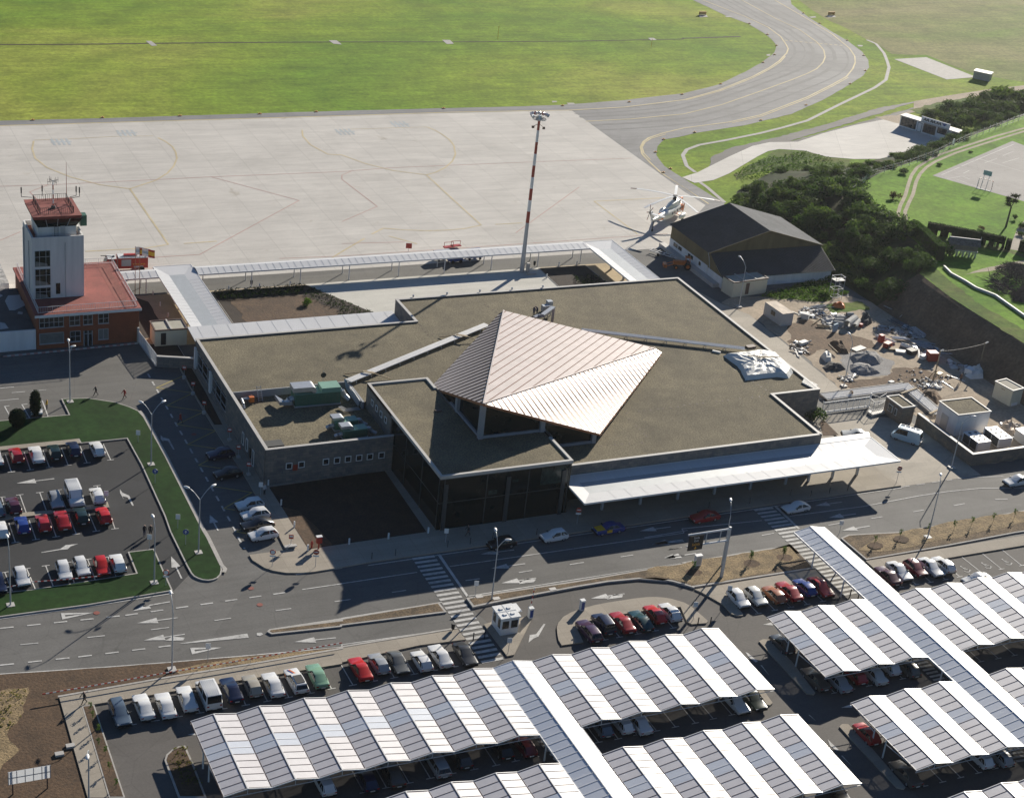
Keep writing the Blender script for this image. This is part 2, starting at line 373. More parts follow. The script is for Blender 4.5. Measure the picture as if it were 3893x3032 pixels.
class MB:
 def __init__(self):
  self.v, self.f, self.m = [], [], []
  self.cur = 0
 def mi(self, k):
  self.cur = k
  return self
 def face(self, pts):
  i = len(self.v)
  self.v += [tuple(map(float, p)) for p in pts]
  self.f.append(tuple(range(i, i + len(pts))))
  self.m.append(self.cur)
  return self
 def hexa(self, lo, hi):
  """lo, hi: four points each, counter clockwise seen from above"""
  i = len(self.v)
  self.v += [tuple(map(float, p)) for p in lo] + [tuple(map(float, p)) for p in hi]
  for q in ((3, 2, 1, 0), (4, 5, 6, 7), (0, 1, 5, 4), (1, 2, 6, 5), (2, 3, 7, 6), (3, 0, 4, 7)):
   self.f.append(tuple(i + k for k in q))
   self.m.append(self.cur)
  return self
 def box(self, x0, x1, y0, y1, z0, z1):
  return self.hexa([(x0, y0, z0), (x1, y0, z0), (x1, y1, z0), (x0, y1, z0)],
      [(x0, y0, z1), (x1, y0, z1), (x1, y1, z1), (x0, y1, z1)])
 def obox(self, c, sx, sy, z0, z1, ang=0.0):
  ca, sa = math.cos(ang), math.sin(ang)
  q = [_rot(p, ca, sa) for p in ((-sx / 2, -sy / 2), (sx / 2, -sy / 2), (sx / 2, sy / 2), (-sx / 2, sy / 2))]
  return self.hexa([(c[0] + p[0], c[1] + p[1], z0) for p in q], [(c[0] + p[0], c[1] + p[1], z1) for p in q])
 def prism(self, poly, z0, z1, bottom=False):
  if area2(poly) < 0:
   poly = poly[::-1]
  n = len(poly)
  i = len(self.v)
  self.v += [(p[0], p[1], z0) for p in poly] + [(p[0], p[1], z1) for p in poly]
  for k in range(n):
   l = (k + 1) % n
   self.f.append((i + k, i + l, i + n + l, i + n + k)); self.m.append(self.cur)
  self.f.append(tuple(i + n + k for k in range(n))); self.m.append(self.cur)
  if bottom:
   self.f.append(tuple(i + k for k in reversed(range(n)))); self.m.append(self.cur)
  return self
 def sheet(self, poly, z):
  if area2(poly) < 0:
   poly = poly[::-1]
  return self.face([(p[0], p[1], z) for p in poly])
 def ring(self, c, ax, r, n, ph=0.0):
  ax = Vector(ax).normalized()
  u = ax.orthogonal().normalized()
  w = ax.cross(u)
  return [tuple(Vector(c) + u * (r * math.cos(ph + 2 * math.pi * k / n)) + w * (r * math.sin(ph + 2 * math.pi * k / n))) for k in range(n)]
 def cone(self, p0, p1, r0, r1, n=8, caps=True):
  ax = Vector(p1) - Vector(p0)
  a, b = self.ring(p0, ax, r0, n), self.ring(p1, ax, r1, n)
  i = len(self.v)
  self.v += a + b
  for k in range(n):
   l = (k + 1) % n
   self.f.append((i + k, i + l, i + n + l, i + n + k)); self.m.append(self.cur)
  if caps:
   self.f.append(tuple(i + k for k in reversed(range(n)))); self.m.append(self.cur)
   self.f.append(tuple(i + n + k for k in range(n))); self.m.append(self.cur)
  return self
 def tube(self, pts, r, n=6):
  for a, b in zip(pts, pts[1:]):
   self.cone(a, b, r, r, n)
  return self
 def bar(self, a, b, w, h):
  """rectangular bar from a to b, width w (horizontal), height h"""
  a, b = Vector(a), Vector(b)
  d = (b - a).normalized()
  s = d.cross(Vector((0, 0, 1)))
  s = (s.normalized() if s.length > 1e-5 else Vector((1, 0, 0))) * (w / 2)
  t = s.cross(d).normalized() * (h / 2)
  return self.hexa([a - s - t, a + s - t, b + s - t, b - s - t], [a - s + t, a + s + t, b + s + t, b - s + t])
 def ball(self, c, rx, ry, rz, nu=10, nv=6):
  i = len(self.v)
  for a in range(nv + 1):
   th = math.pi * a / nv
   for k in range(nu):
    ph = 2 * math.pi * k / nu
    self.v.append((c[0] + rx * math.sin(th) * math.cos(ph), c[1] + ry * math.sin(th) * math.sin(ph), c[2] + rz * math.cos(th)))
  for a in range(nv):
   for k in range(nu):
    l = (k + 1) % nu
    self.f.append((i + a * nu + k, i + (a + 1) * nu + k, i + (a + 1) * nu + l, i + a * nu + l)); self.m.append(self.cur)
  return self
 def line(self, pts, w, z, closed=False):
  """flat painted line along a polyline, mitred"""
  pts = [Vector((p[0], p[1])) for p in pts]
  n = len(pts)
  L, Rr = [], []
  for k in range(n):
   if closed:
    a, b = pts[(k - 1) % n], pts[(k + 1) % n]
    d0, d1 = (pts[k] - a).normalized(), (b - pts[k]).normalized()
   else:
    d0 = (pts[k] - pts[k - 1]).normalized() if k else (pts[1] - pts[0]).normalized()
    d1 = (pts[k + 1] - pts[k]).normalized() if k < n - 1 else d0
   t = (d0 + d1)
   t = t.normalized() if t.length > 1e-6 else d0
   nn = Vector((-t.y, t.x))
   k_ = max(0.5, nn.dot(Vector((-d0.y, d0.x))))
   off = nn * (w / 2 / k_)
   L.append(pts[k] + off); Rr.append(pts[k] - off)
  m = n if closed else n - 1
  for k in range(m):
   l = (k + 1) % n
   self.face([(Rr[k].x, Rr[k].y, z), (Rr[l].x, Rr[l].y, z), (L[l].x, L[l].y, z), (L[k].x, L[k].y, z)])
  return self
 def build(self, name, mats, parent=None, local=False, smooth=False, origin=None):
  me = bpy.data.meshes.new(name)
  off = Vector((0, 0, 0))
  if origin is not None:
   off = Vector(origin)
  elif parent is not None and not local:
   p = parent
   while p is not None:
    off = off + p.location
    p = p.parent
  vv = [(v[0] - off.x, v[1] - off.y, v[2] - off.z) for v in self.v]
  me.from_pydata(vv, [], self.f)
  if not isinstance(mats, (list, tuple)):
   mats = [mats]
  for mm in mats:
   me.materials.append(MT[mm] if isinstance(mm, str) else mm)
  me.polygons.foreach_set("material_index", self.m)
  if smooth:
   me.polygons.foreach_set("use_smooth", [True] * len(self.f))
   me.set_sharp_from_angle(angle=R_(38))
  bm = bmesh.new()
  bm.from_mesh(me)
  big = [f for f in bm.faces if len(f.verts) > 4]
  if big:
   bmesh.ops.triangulate(bm, faces=big)
  bm.to_mesh(me)
  bm.free()
  me.update()
  o = bpy.data.objects.new(name, me)
  COL.objects.link(o)
  if parent is not None:
   o.parent = parent
  elif origin is not None:
   o.location = origin
  return o

def area2(p):
 return sum(p[k][0] * p[(k + 1) % len(p)][1] - p[(k + 1) % len(p)][0] * p[k][1] for k in range(len(p)))

def tag(o, label, cat, group=None, kind=None):
 if label: o["label"] = label
 if cat: o["category"] = cat
 if group: o["group"] = group
 if kind: o["kind"] = kind
 return o

def struct(name, mb, m):
 o = mb.build(name, m)
 o["kind"] = "structure"
 return o

def thing(name, label, cat, loc=(0, 0, 0), rz=0.0, group=None):
 o = bpy.data.objects.new(name, None)
 o.empty_display_size = 0.5
 COL.objects.link(o)
 o.location = (loc[0], loc[1], loc[2] if len(loc) > 2 else 0.0)
 o.rotation_euler = (0, 0, rz)
 return tag(o, label, cat, group)

def copy_tree(src, parent=None):
 c = src.copy()
 COL.objects.link(c)
 c.parent = parent
 for ch in list(src.children):
  copy_tree(ch, c)
 return c

def place(src, label, loc, rz=0.0, scale=1.0):
 """a further copy of a thing with its parts"""
 c = copy_tree(src)
 c.location = (loc[0], loc[1], loc[2] if len(loc) > 2 else 0.0)
 c.rotation_euler = (0, 0, rz)
 c.scale = (scale, scale, scale)
 if label: c["label"] = label
 return c

def drop(o):
 for ch in list(o.children):
  drop(ch)
 bpy.data.objects.remove(o)

def lerp(a, b, t):
 return tuple(a[k] + (b[k] - a[k]) * t for k in range(len(a)))

ORD = ['first', 'second', 'third', 'fourth', 'fifth', 'sixth', 'seventh', 'eighth', 'ninth', 'tenth', 'eleventh', 'twelfth',
 'thirteenth', 'fourteenth', 'fifteenth', 'sixteenth', 'seventeenth', 'eighteenth', 'nineteenth', 'twentieth']

# ================================================================== GROUND AND ROADS
def inset(poly, d):
 if area2(poly) < 0:
  poly = poly[::-1]
 out = []
 n = len(poly)
 for k in range(n):
  a, p, b = (Vector(poly[(k - 1) % n]), Vector(poly[k]), Vector(poly[(k + 1) % n]))
  d0, d1 = (p - a).normalized(), (b - p).normalized()
  n0, n1 = Vector((-d0.y, d0.x)), Vector((-d1.y, d1.x))
  t = n0 + n1
  t = t.normalized() if t.length > 1e-5 else n0
  q = p + t * (d / max(0.45, t.dot(n0)))
  out.append((q.x, q.y))
 return out

def rough_edge(poly, amp, step=1.5):
 """break long straight edges so that turf and soil borders are not ruled lines"""
 out = []
 n = len(poly)
 for k in range(n):
  a, b = Vector(poly[k]), Vector(poly[(k + 1) % n])
  L = (b - a).length
  m = max(1, int(L / step))
  nn = Vector((-(b - a).y, (b - a).x))
  nn = nn.normalized() if nn.length > 0 else nn
  for j in range(m):
   p = a.lerp(b, j / m)
   if j:
    p = p + nn * random.uniform(-amp, amp)
   out.append((p.x, p.y))
 return out

def flat(name, poly, z, m):
 return struct(name, MB().sheet(poly, z), m)

def bed(name, poly, soil, kw=0.22, z=0.14, km='kerb'):
 struct('kerb', MB().prism(poly, -0.02, z), km)
 return struct(name, MB().sheet(inset(poly, kw), z + 0.01), soil)

ground = MB()
ground.sheet([(-900, -300), (1500, -300), (1500, 2400), (-900, 2400)], -0.06)
struct('grass_field', ground, 'airfield_grass')

MT['dry_field'] = M_grass('dry_field', (0.14, 0.20, 0.035), (0.20, 0.21, 0.07), (0.26, 0.23, 0.11), 0.02, 0.12)
flat('dry_field', rough_edge([(319.76,456.39),(317.23,446.56),(314.34,433.32),(314.4,420.59),(313.45,410.95),(313.08,401.59),(311.1,392.58),(322.44,391.26),(325.51,370.49),(335.92,363.74),(356.3,353.32),(514.98,529.8),(363.87,521.92)], 0.5, 4), -0.05, 'dry_field')
# taxiway with its shoulder along the apron
taxi_l = [(45.38,354.16),(54.76,353.93),(72.86,353.67),(91.11,353.78),(112.35,354.06),(130.24,354.25)] + [(157.16,353.99),(173.25,353.87),(185.81,354.08),(204.15,356.42),(223.74,360.83)] + [(237.66,367.34),(252.17,377.84),(262.82,386.22),(272.96,395.86),(278.09,402.9),(280.44,409.43),(281.95,416.15),(282.93,426.58),(280.65,435.58),(279.89,451.42),(279.79,459.14),(276.67,476.09)]
taxi_r = [(322.27,477),(319.22,464.46),(317.06,456.38),(312.85,448.9),(308.94,433.03),(306.41,416.37),(305.37,406.59),(302.61,395.39),(298.74,386.74),(294.25,379.97),(287.39,372.8),(277.14,364.68),(260.32,352.29),(243.99,341.85),(225.82,334.56),(209.33,330.21)] + [(205.47,328.51),(199.22,326.63),(194.84,322.03),(191.47,316.38),(189.59,309.17),(189.87,300.93)] + [(190.04,297.9),(190.62,289.51),(191.25,285.9)]
flat('taxiway', rough_edge(taxi_l + taxi_r + [(184.07,275.18),(159.01,278.89)] + [(46.81,305.22),(38.67,306.35)], 0.12, 3.0), -0.03, 'taxi_asphalt')
apron_poly = [(41.76,350.26),(54.17,350.31)] + [(129.03,350.76),(186.46,349.82),(186.47,341.83),(186.23,330),(185.98,309.81),(185.6,293.37)] + [(186.03,284.93)] + [(169, 268), (169, 264.2), (20, 264.6), (-60, 264.6)]
flat('apron', apron_poly, -0.02, 'apron')

# landside asphalt: one sheet with the lots laid over it
flat('road', [(-120, 20), (330, 20), (330, 196), (192, 200), (192, 262), (164, 268), (146, 264.5), (-120, 264.5)], -0.035, 'road_asphalt')
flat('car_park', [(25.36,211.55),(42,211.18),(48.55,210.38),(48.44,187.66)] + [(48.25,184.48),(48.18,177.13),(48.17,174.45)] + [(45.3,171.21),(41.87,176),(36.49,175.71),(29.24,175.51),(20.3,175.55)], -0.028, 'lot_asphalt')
flat('car_park', [(36, 60), (250, 60), (250, 139)] + [(164.13,152.42),(135.24,154.41),(127.42,154.44),(108.37,154.81)] + [(102.68,158.42),(98.33,158.81),(89.32,158.59),(79.09,158),(80.09,152.37),(74.55,151.87),(59.87,151.4)] + [(59.85,151.34),(43.63,151.36),(31.38,151.39),(31.31,135.43)] + [(33, 100)], -0.028, 'park_asphalt')
flat('service_road', [(30.05,244.95),(36.12,239.76),(57.58,240.34),(57.99,231.9),(61.39,230.08),(52.02,216.71),(48.7,222.03),(42.22,224.47),(32.81,219.51),(26.54,219.95)], -0.028, 'service_asphalt')
flat('service_road', [(20, 259.2), (146, 258.8), (146, 264.4), (20, 264.4)], -0.024, 'service_asphalt')
flat('driveway', [(152.4, 171.2), (168.2, 171.2), (168.2, 190), (152.4, 196)], -0.026, 'drive_concrete')
flat('driveway', [(152.3, 196)] + [(157.18,198.95),(163.49,201.06),(164.49,232.2),(161.85,237.63)] + [(160.5, 243), (152.3, 243)], -0.024, 'drive_concrete')

# taxiway edge concrete, drains, the far pads
mk = MB()
mk.line([(312.76,407.53),(313.14,403.27),(308.98,393.49),(304.49,385.67),(300.79,379.61),(291.49,368.1),(283.02,361.42),(262.18,347.85),(245.12,336.45),(234.87,331.87),(226.51,328.5),(214.52,324.47),(205.86,321.97),(200.93,319.16),(197.92,315.66),(194.9,308.54),(194.74,304.4)], 0.9, -0.015)
mk.line([(192.39,298.6),(192.34,295.12),(191.25,285.9)], 0.9, -0.015)
mk.sheet([(308.19,387.39),(320.55,388.73),(322.96,368.66),(311.39,367.12)], -0.015)
for q in ([(99.51,413.56),(100.86,413.51),(101.38,409.24),(99.97,409.01)], [(146.87,412.55),(148.98,412.48),(149.04,408.47),(147.03,409.28)], [(178.37,411.96),(180.53,411.73),(180.15,408.08),(178.04,407.86)], [(240.95,411.84),(242.68,411.79),(242.63,409.84),(240.64,409.42)], [(184.82,357.3),(186.04,357.2),(185.84,356.34),(184.5,356.19)], [(187.99,355.53),(189.82,355.39),(189.7,354.27),(187.81,354.29)], [(279.78,435.05),(282.25,435.02),(282.26,434.11),(279.85,433.78)], [(269.18,393.97),(270.72,394.37),(269.23,392.4),(268.41,392.75)], [(305.69,402.2),(307.36,401.8),(306.18,400.51),(305.06,400.89)], [(309.42,433.76),(312.08,434.28),(311.69,432.99),(309.44,432.47)], [(271.16,436.24),(274.35,436.56),(273.54,434.22),(270.43,433.55)], [(316.73,435.15),(319.89,435.49),(319.26,433.26),(316.12,432.93)]):
 mk.sheet(q, -0.01)
struct('concrete_drain', mk, 'kerb')
ditch = MB()
ditch.line([(56.99,411.59),(64.18,411.59),(82.54,411.2),(101.7,411.35),(121.58,411.36),(149.91,410.96)], 0.7, -0.018)
ditch.line([(149.91,410.96),(175.8,410.06),(198.43,409.59),(217.29,409.41),(251.75,410.36)], 0.6, -0.018)
ditch.line([(251.61,411.18),(259.58,411.59),(267.77,412.17),(271.86,412.38)], 0.9, -0.018)
struct('ditch', ditch, 'bed_soil')

# gravel track and the pale concrete stand below it
flat('gravel_track', rough_edge([(199.9,307.42),(204.46,313.83),(213.24,319.49),(228.72,324.98),(247.3,332.77),(271.97,344.39),(289.85,349.7)], 0.25) + rough_edge([(288.88,346.36),(274.9,338.23),(265.94,334.54),(241.11,323.47),(232.41,321.1),(224.88,321.66),(218.03,318.97),(208.12,312.33)], 0.2), -0.02, 'service_asphalt')
flat('gravel_track', [(286.48,348.59),(290.04,349.96),(301.13,353.02),(317.74,357.25),(332.97,360.17),(354.9,364.81),(348,356.9),(327.78,353.91),(310.89,352),(289.36,344.28),(274.46,337.62),(271.01,336.89),(281.79,342.24)], -0.016, 'dirt_light')
flat('concrete_stand', [(189.87,301.73),(195.3,304.33),(201.9,308.76),(208.73,313.35),(218.96,319.78),(225.01,321.87),(232.62,321.42),(243.19,326.6),(255.89,331.71),(266.82,335.09),(274.05,337.4),(268.14,329.92),(275.83,318.7),(268.93,314.64),(255.16,309.2),(247.92,307.32),(239.56,308.06),(233.63,310.29),(230.29,315.15),(224.49,316.91),(220.81,315.86),(215.78,312.54),(208.19,306.96),(202.33,302.64),(196.24,299.11),(190.87,297.99)], -0.008, 'new_concrete')
flat('dirt_patch', rough_edge([(266.26,337.7),(274.9,338.23),(269.64,331.66),(267.27,335.05)], 0.3, 1.0), -0.004, 'dirt_light')
flat('rough_ground', rough_edge([(216.72,311.34),(223.15,316.16),(230.09,314.83),(233.42,309.98),(238.46,307.74),(234.87,303.78),(225.85,300.59),(218.38,302.03),(210.99,303.46),(201.8,298.41),(203.35,302.31)], 0.4), -0.01, 'rough_grass')
flat('rough_ground', rough_edge([(280.39,342.36),(298.1,349.06),(316.15,351.89),(334.98,354.85),(321.5,338.87),(299.84,338.02),(287.94,335.77),(280.44,339.05)], 0.5), -0.012, 'rough_grass')

# ---- apron and taxiway paint
y = MB()
for w, p in ((0.30, [(47.95,350.49),(54.21,350.51),(128.95,350.54)] + [(155.87,350.87),(185.86,349.87),(201.28,350.93),(220.66,355.38)] + [(235.38,362.69),(251.96,373.5),(262.34,381.41),(269.19,387.43),(276.44,394.91),(279.75,399.26),(281.82,403.58),(285.18,411.81),(287.29,422.08),(286.71,434.6),(283.25,454.3),(282.62,461.12)]),
   (0.22, [(221.09,355.09),(234.93,361.77),(251.38,372.38),(262.09,380.53),(269.02,386.52),(274.07,391.86)]),
   (0.28, [(186.19,341.27),(198.67,341.92),(214.47,344.43)] + [(228.69,350.58),(245.06,359.94),(262.09,369.98),(270.56,375.29),(276.35,379.44),(282.28,385.23),(286.53,390.49),(290.74,397.51),(293.81,405.64),(296.55,419.24),(296.15,431.74),(297.58,455.32),(298.28,463.24)]),
   (0.30, [(187.14,285.53),(186.98,296.61)] + [(186.88,295.64),(186.45,304.9),(187.48,312.57),(188.34,317.28),(190.41,321.96),(193.08,325.57),(195.89,328.11),(201.23,331.02),(208.6,334.05)] + [(223.01,337.26),(234.75,341.77),(257.24,354.96),(271.83,365.04),(280.94,371.71),(287.89,378.79),(292.8,384.69),(296.87,390.8),(300.55,398.75),(304.69,413.8),(307.47,433.41),(309.85,454.37),(310.7,462.35)]),
   (0.22, [(201.66,330.28),(196.24,327.62),(193.29,325.21),(190.79,321.92),(189.1,317.95),(188.28,313.32)]),
   (0.24, [(223.5,336.6),(234.66,340.9),(256.84,353.9),(271.57,364.06),(281.05,370.97)])):
 y.line(p, w * 1.35, 0.0)
for k in range(12):
 a, b = (284.09,407.97), (300.55,401.56)
 y.line([lerp(a, b, k / 12), lerp(a, b, (k + 0.62) / 12)], 0.5, 0.001)
struct('taxiway_marking', y, 'faded_yellow')
y = MB()
cen = [(186.19,341.27),(198.67,341.92),(214.47,344.43)] + [(228.69,350.58),(245.06,359.94),(262.09,369.98),(270.56,375.29),(276.35,379.44),(282.28,385.23),(286.53,390.49),(290.74,397.51),(293.81,405.64),(296.55,419.24),(296.15,431.74),(297.58,455.32),(298.28,463.24)]
for q_, w_ in ((3.2, 1.0), (-2.8, 1.1), (5.6, .5), (-6.6, .6), (8.5, .7)):
 o_ = []
 for k in range(len(cen)):
  d = (Vector(cen[min(k + 1, len(cen) - 1)]) - Vector(cen[max(k - 1, 0)])).normalized()
  o_.append((cen[k][0] - d.y * q_, cen[k][1] + d.x * q_))
 y.line(o_, w_, -0.012)
struct('tyre_marks', y, 'tyre_streak')
y = MB()
for p in ([(59.16,340.12),(57.98,335.31),(57.56,329.58),(58.77,323.81),(62.13,317.91),(66.78,312.84),(71.83,309.88),(78.01,314.1),(81.12,317.85),(83.38,321.81),(85.18,326.41),(85.9,330.27),(86.07,333.75),(85.53,336.86),(84.54,339.53)],
  [(71.83,309.88),(71.91,295.06),(72.02,280.81)], [(72.02,280.81),(67.66,279.62),(57.13,279.82)], [(74.84,280.75),(80.93,280.94)],
  [(116.67,341.61),(115.49,337.42),(115.35,331.64),(117.06,325.28),(120.07,324.94),(120.07,324.94)] [:4] + [(119.9,324.46),(123.03,318.58),(127.45,313.62),(133.47,310.25),(136.11,311.58),(139.29,314.16),(142.41,317.81),(144.93,322.15),(146.88,327.73),(147.48,331.44),(147.26,335.51),(146.66,338.68),(145.79,340.79)],
  [(133.47,310.25),(133.37,296.35),(133.39,281.25)], [(133.39,281.25),(129.21,279.94),(125.21,279.71),(121.77,279.99),(117.39,281.07),(113.66,282.54)], [(113.66,282.54),(110.34,279.94)], [(108.27,278.08),(101.85,272.44),(96.7,267.76)], [(113.26,278.52),(117.14,273.9)], [(136.34,281.15),(142.22,281.12)], [(162.67,290.5),(180.27,290.25)], [(162.67,290.5),(162.98,271.84)]):
 y.line(p, 0.38, 0.0)
for p in ([(59.25,340.61),(68.27,340.79),(75.45,341.28),(83.87,340.84)], [(125.66,341.07),(137.03,340.96),(145.83,340.9)]):
 y.line(p, 0.2, 0.0)
struct('apron_marking', y, 'apron_yellow')
y = MB()
for p in ([(48.3,314.36),(57.82,314),(88.78,314.58),(116.41,314.38)] + [(127.09,315.42),(159.55,315.31),(184.44,315.04)], [(89.09,314.54),(102.35,299.25),(76.23,275.23),(67.17,275.24)], [(43.86,287.14),(47.94,290.69)], [(57.24,314.07),(53.14,310.69),(54.35,301.69)], [(118.46,314.42),(115.7,312.35),(114.85,309.9),(116.59,293.94),(106.92,287.03)], [(163.4,298.9),(138.5,276.27)], [(103.18,276.27),(115.13,275.17)], [(89.63,271.17),(101.15,270.41),(132.39,270.68),(169.3,271.12)]):
 y.line(p, 0.16, 0.001)
struct('apron_marking', y, 'faded_red')
y = MB()
for c in ((64.58,338.95), (78.98,343.2), (140.4,343.45), (125.99,339.39)):
 for k in range(4):
  y.box(c[0] - 2 + k * 1.0, c[0] - 1.5 + k * 1.0, c[1] - 2.0, c[1] + 2.0, 0.0, 0.002)
 y.box(c[0] - 2.2, c[0] + 2.0, c[1] - .3, c[1] + .3, 0.002, 0.003)
struct('apron_marking', y, 'blue_mark')

# ---- lawns, beds and footways on the landside
lawn = [(42.19,224.33),(45.9,223.78),(49.51,221.6),(51.13,219.7),(52.12,218.1),(52.32,216.55),(52.57,204.28),(52.36,183.84)] + [(52.43,181.83),(52.3,175.12),(52.08,174.05),(51.66,173.05),(51.04,172.37),(50.43,172.13),(49.8,172.14),(49.19,172.42),(48.69,172.95),(48.33,173.56),(48.2,174.33),(48.14,176.21),(48.16,184.5)] + [(48.44,188.48),(48.72,202.66),(48.53,210.29),(42.14,210.3),(42.07,211.54),(31.48,211.36),(26.34,211.32),(27.55,219.72),(32.79,219.37),(42.28,219.13),(42.21,223.86)]
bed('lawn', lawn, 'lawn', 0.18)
strip = MB().line([(52.12,218.1),(52.45,216.12),(52.57,204.28),(52.36,183.84)] + [(52.43,181.83),(52.3,175.12),(52.48,174.13),(52.12,173.41)], 0.5, 0.165)
struct('kerb', strip, 'kerb')
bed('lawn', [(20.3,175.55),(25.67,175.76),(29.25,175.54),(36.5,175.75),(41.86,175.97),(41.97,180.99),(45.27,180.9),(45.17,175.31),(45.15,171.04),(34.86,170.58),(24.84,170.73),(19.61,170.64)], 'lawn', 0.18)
struct('footway', MB().prism([(26.37,211.54),(31.54,211.72),(42.09,211.63),(42.15,210.34),(31.37,210.7),(26.23,210.58)], -0.02, 0.17), 'walk_slabs')
struct('footway', MB().prism([(25.97,193.47),(28.59,193.68),(31.29,193.55),(37.18,193.18),(42.23,193.7),(42.17,192.28),(37.26,192.5),(31.11,192.51),(28.35,192.23),(25.75,192.03)], -0.02, 0.13), 'walk_slabs')

# big footway round the terminal, up to both kerbs
foot = [(61.19,230.23)] + [(61.03,215.22),(61.19,205.8),(61.27,201.31),(61.41,194.91)] + [(61.36,192.31),(61.45,184.7),(61.06,176.76),(60.99,176.54),(56.26,176.57),(56.31,175.27)] + [(56.65,174.54),(57.25,173.18),(58.09,172.28),(59.53,171.38),(61.21,170.94),(62.79,170.75),(66.62,170.87)] + [(70, 171.1), (153.4, 171.2), (153.4, 171.9), (152.3, 182), (152.3, 200), (61.5, 232)]
struct('footway', MB().prism(foot, -0.02, 0.13), 'walk_slabs')
flat('flower_bed', [(63.7, 192.4), (80.6, 193.2), (80.2, 176.2), (63.9, 176.0)], 0.15, 'bed_soil')
flat('flower_bed', [(63.9, 176.1), (67.2, 176.2), (66.6, 181), (65.6, 185.5), (63.8, 187)], 0.156, 'brown_soil')
flat('flower_bed', [(61.42,230.63),(61.41,228),(61.26,223.09),(61.41,211.64),(62.52,211.38),(62.91,221.89),(63.02,230.52)], 0.15, 'bed_soil')
flat('flower_bed', [(153.91,192.68),(153.32,187.43),(150.64,187.78),(152.61,191.61)], 0.15, 'brown_soil')

# beds on the main road
bed('flower_bed', [(53.47,159.73),(53.88,160.15),(62.85,160)] + [(62.85,160),(75.49,160.24),(75.6,157.96),(62.37,158.62)] + [(62.29,158.38),(53.84,159.09)], 'mulch', 0.25)
bed('flower_bed', [(79.09,160.13),(83.57,160.24),(94.47,160.1),(110.36,160.31)] + [(109.98,160.52),(116.21,160.57),(123.54,160.65),(127.33,160.42),(127.3,157.78)] + [(127.28,160.19),(127.25,154.57),(108.71,154.79)] + [(108.67,154.59),(107.81,155.52),(106.7,156.61),(105.94,157.17),(104.71,157.85),(103.34,158.26)] + [(106.04,156.95),(102.67,158.39),(98.33,158.81),(93.81,158.77),(89.32,158.59),(83.8,158.35),(79.09,158)], 'mulch', 0.3, 0.22)
bed('flower_bed', [(135.39,160.55),(137,161.08)] + [(147.53,159.41),(149.25,159.54),(157.22,159.48),(166.95,159.76),(179.22,159.75)] + [(175.01,154.99),(161.73,155.31),(149.53,154.88),(135.59,154.73)], 'mulch', 0.25)
struct('kerb', MB().line([(146.39,159.7),(157.45,159.78),(167.2,160.07),(179.46,160.02)], 0.5, 0.16), 'kerb')
flat('mulch_strip', rough_edge([(135.85,157.14),(140.74,159.27),(153.72,160.35),(173.46,159.99),(171.5,157.7),(153.47,156.45),(139.56,155.77)], 0.25), 0.17, 'pine_straw')
flat('mulch_strip', rough_edge([(104.83,160.23),(110.93,160.27),(115.97,160.35),(122.79,160.37),(126.78,160.29),(126.6,157.3),(120.09,155.13),(114.54,155.15),(109.3,155.12),(107.68,156.44),(105.47,158.27),(104.06,158.82)], 0.3), 0.24, 'pine_straw')

# footways of the covered car park
struct('footway', MB().prism([(86.79,149.87),(87.43,151.37),(88.04,152.17),(89.2,153.19),(90.55,153.81),(91.94,154.18),(94.06,154.49),(95.96,154.6),(99.79,154.54),(101.59,154.39),(102.71,154.14),(103.73,153.71),(104.54,153.18),(105.66,152.06)] + [(106.15,150.92),(106.56,147.48),(106.13,147.13),(104.16,147.42)] + [(103.87,148.07),(104.75,151.29),(96.77,151.75),(89.85,151.31),(89.17,147.55),(86.32,147.69),(86.42,148.79)], -0.02, 0.14), 'walk_slabs')
struct('footway', MB().prism([(108.58,154.4),(125.15,154.49)] + [(127.14,154.4),(126.35,147.52),(125.32,147.61),(126.36,151.17),(115.61,150.79)] + [(111.98,151.96),(111.81,147.65),(111.54,147.39),(110.9,147.48),(110.34,148.13),(110.37,150.33),(109.17,153.41)], -0.02, 0.14), 'walk_slabs')
struct('footway', MB().prism([(28.3,153.74),(40.78,154),(49.77,153.93),(60.77,153.99)] + [(60.87,154.29),(75.45,154.27),(75.59,151.92),(69.93,152.32),(59.92,151.54)] + [(59.82,151.25),(43.64,151.41),(31.36,151.46),(30.25,151.6),(29.7,135.92),(27.79,136.5)], -0.02, 0.14), 'walk_slabs')
struct('kerb', MB().line([(28.19,153.83),(40.79,154.06),(49.79,153.99),(60.81,154.11)] + [(60.91,154.41),(75.5,154.39)], 0.28, 0.18), 'kerb')
struct('footway', MB().prism([(78.96,154.3),(80.29,154.54),(82.31,154.52),(85.17,154.37),(85.3,153.94),(79.93,147.47),(78.99,147.43)], -0.02, 0.14), 'walk_slabs')
struct('footway', MB().prism([(135.33,154.47),(161.25,154.38),(168.47,154.17),(166.61,152),(160.61,152.11),(147.44,152.14),(137.86,152.3),(135.33,152.36)], -0.02, 0.14), 'walk_slabs')
struct('footway', MB().prism([(110.55,141.86),(111.26,142.08),(112,141.81),(112.21,136.96),(111.43,130.63),(111.07,130.41),(110.32,130.79),(110.45,138.8)], -0.02, 0.14), 'walk_slabs')
struct('footway', MB().prism([(110.49,124.23),(111.13,124.56),(111.78,124.3),(111.89,120.1),(111.45,112.79),(111.1,112.59),(110.45,113.01),(110.43,121.71)], -0.02, 0.14), 'walk_slabs')
struct('footway', MB().prism([(104.92,133.46),(105.66,133.25),(105.31,130.35),(104.74,130.05),(104.46,130.28)], -0.02, 0.14), 'walk_slabs')

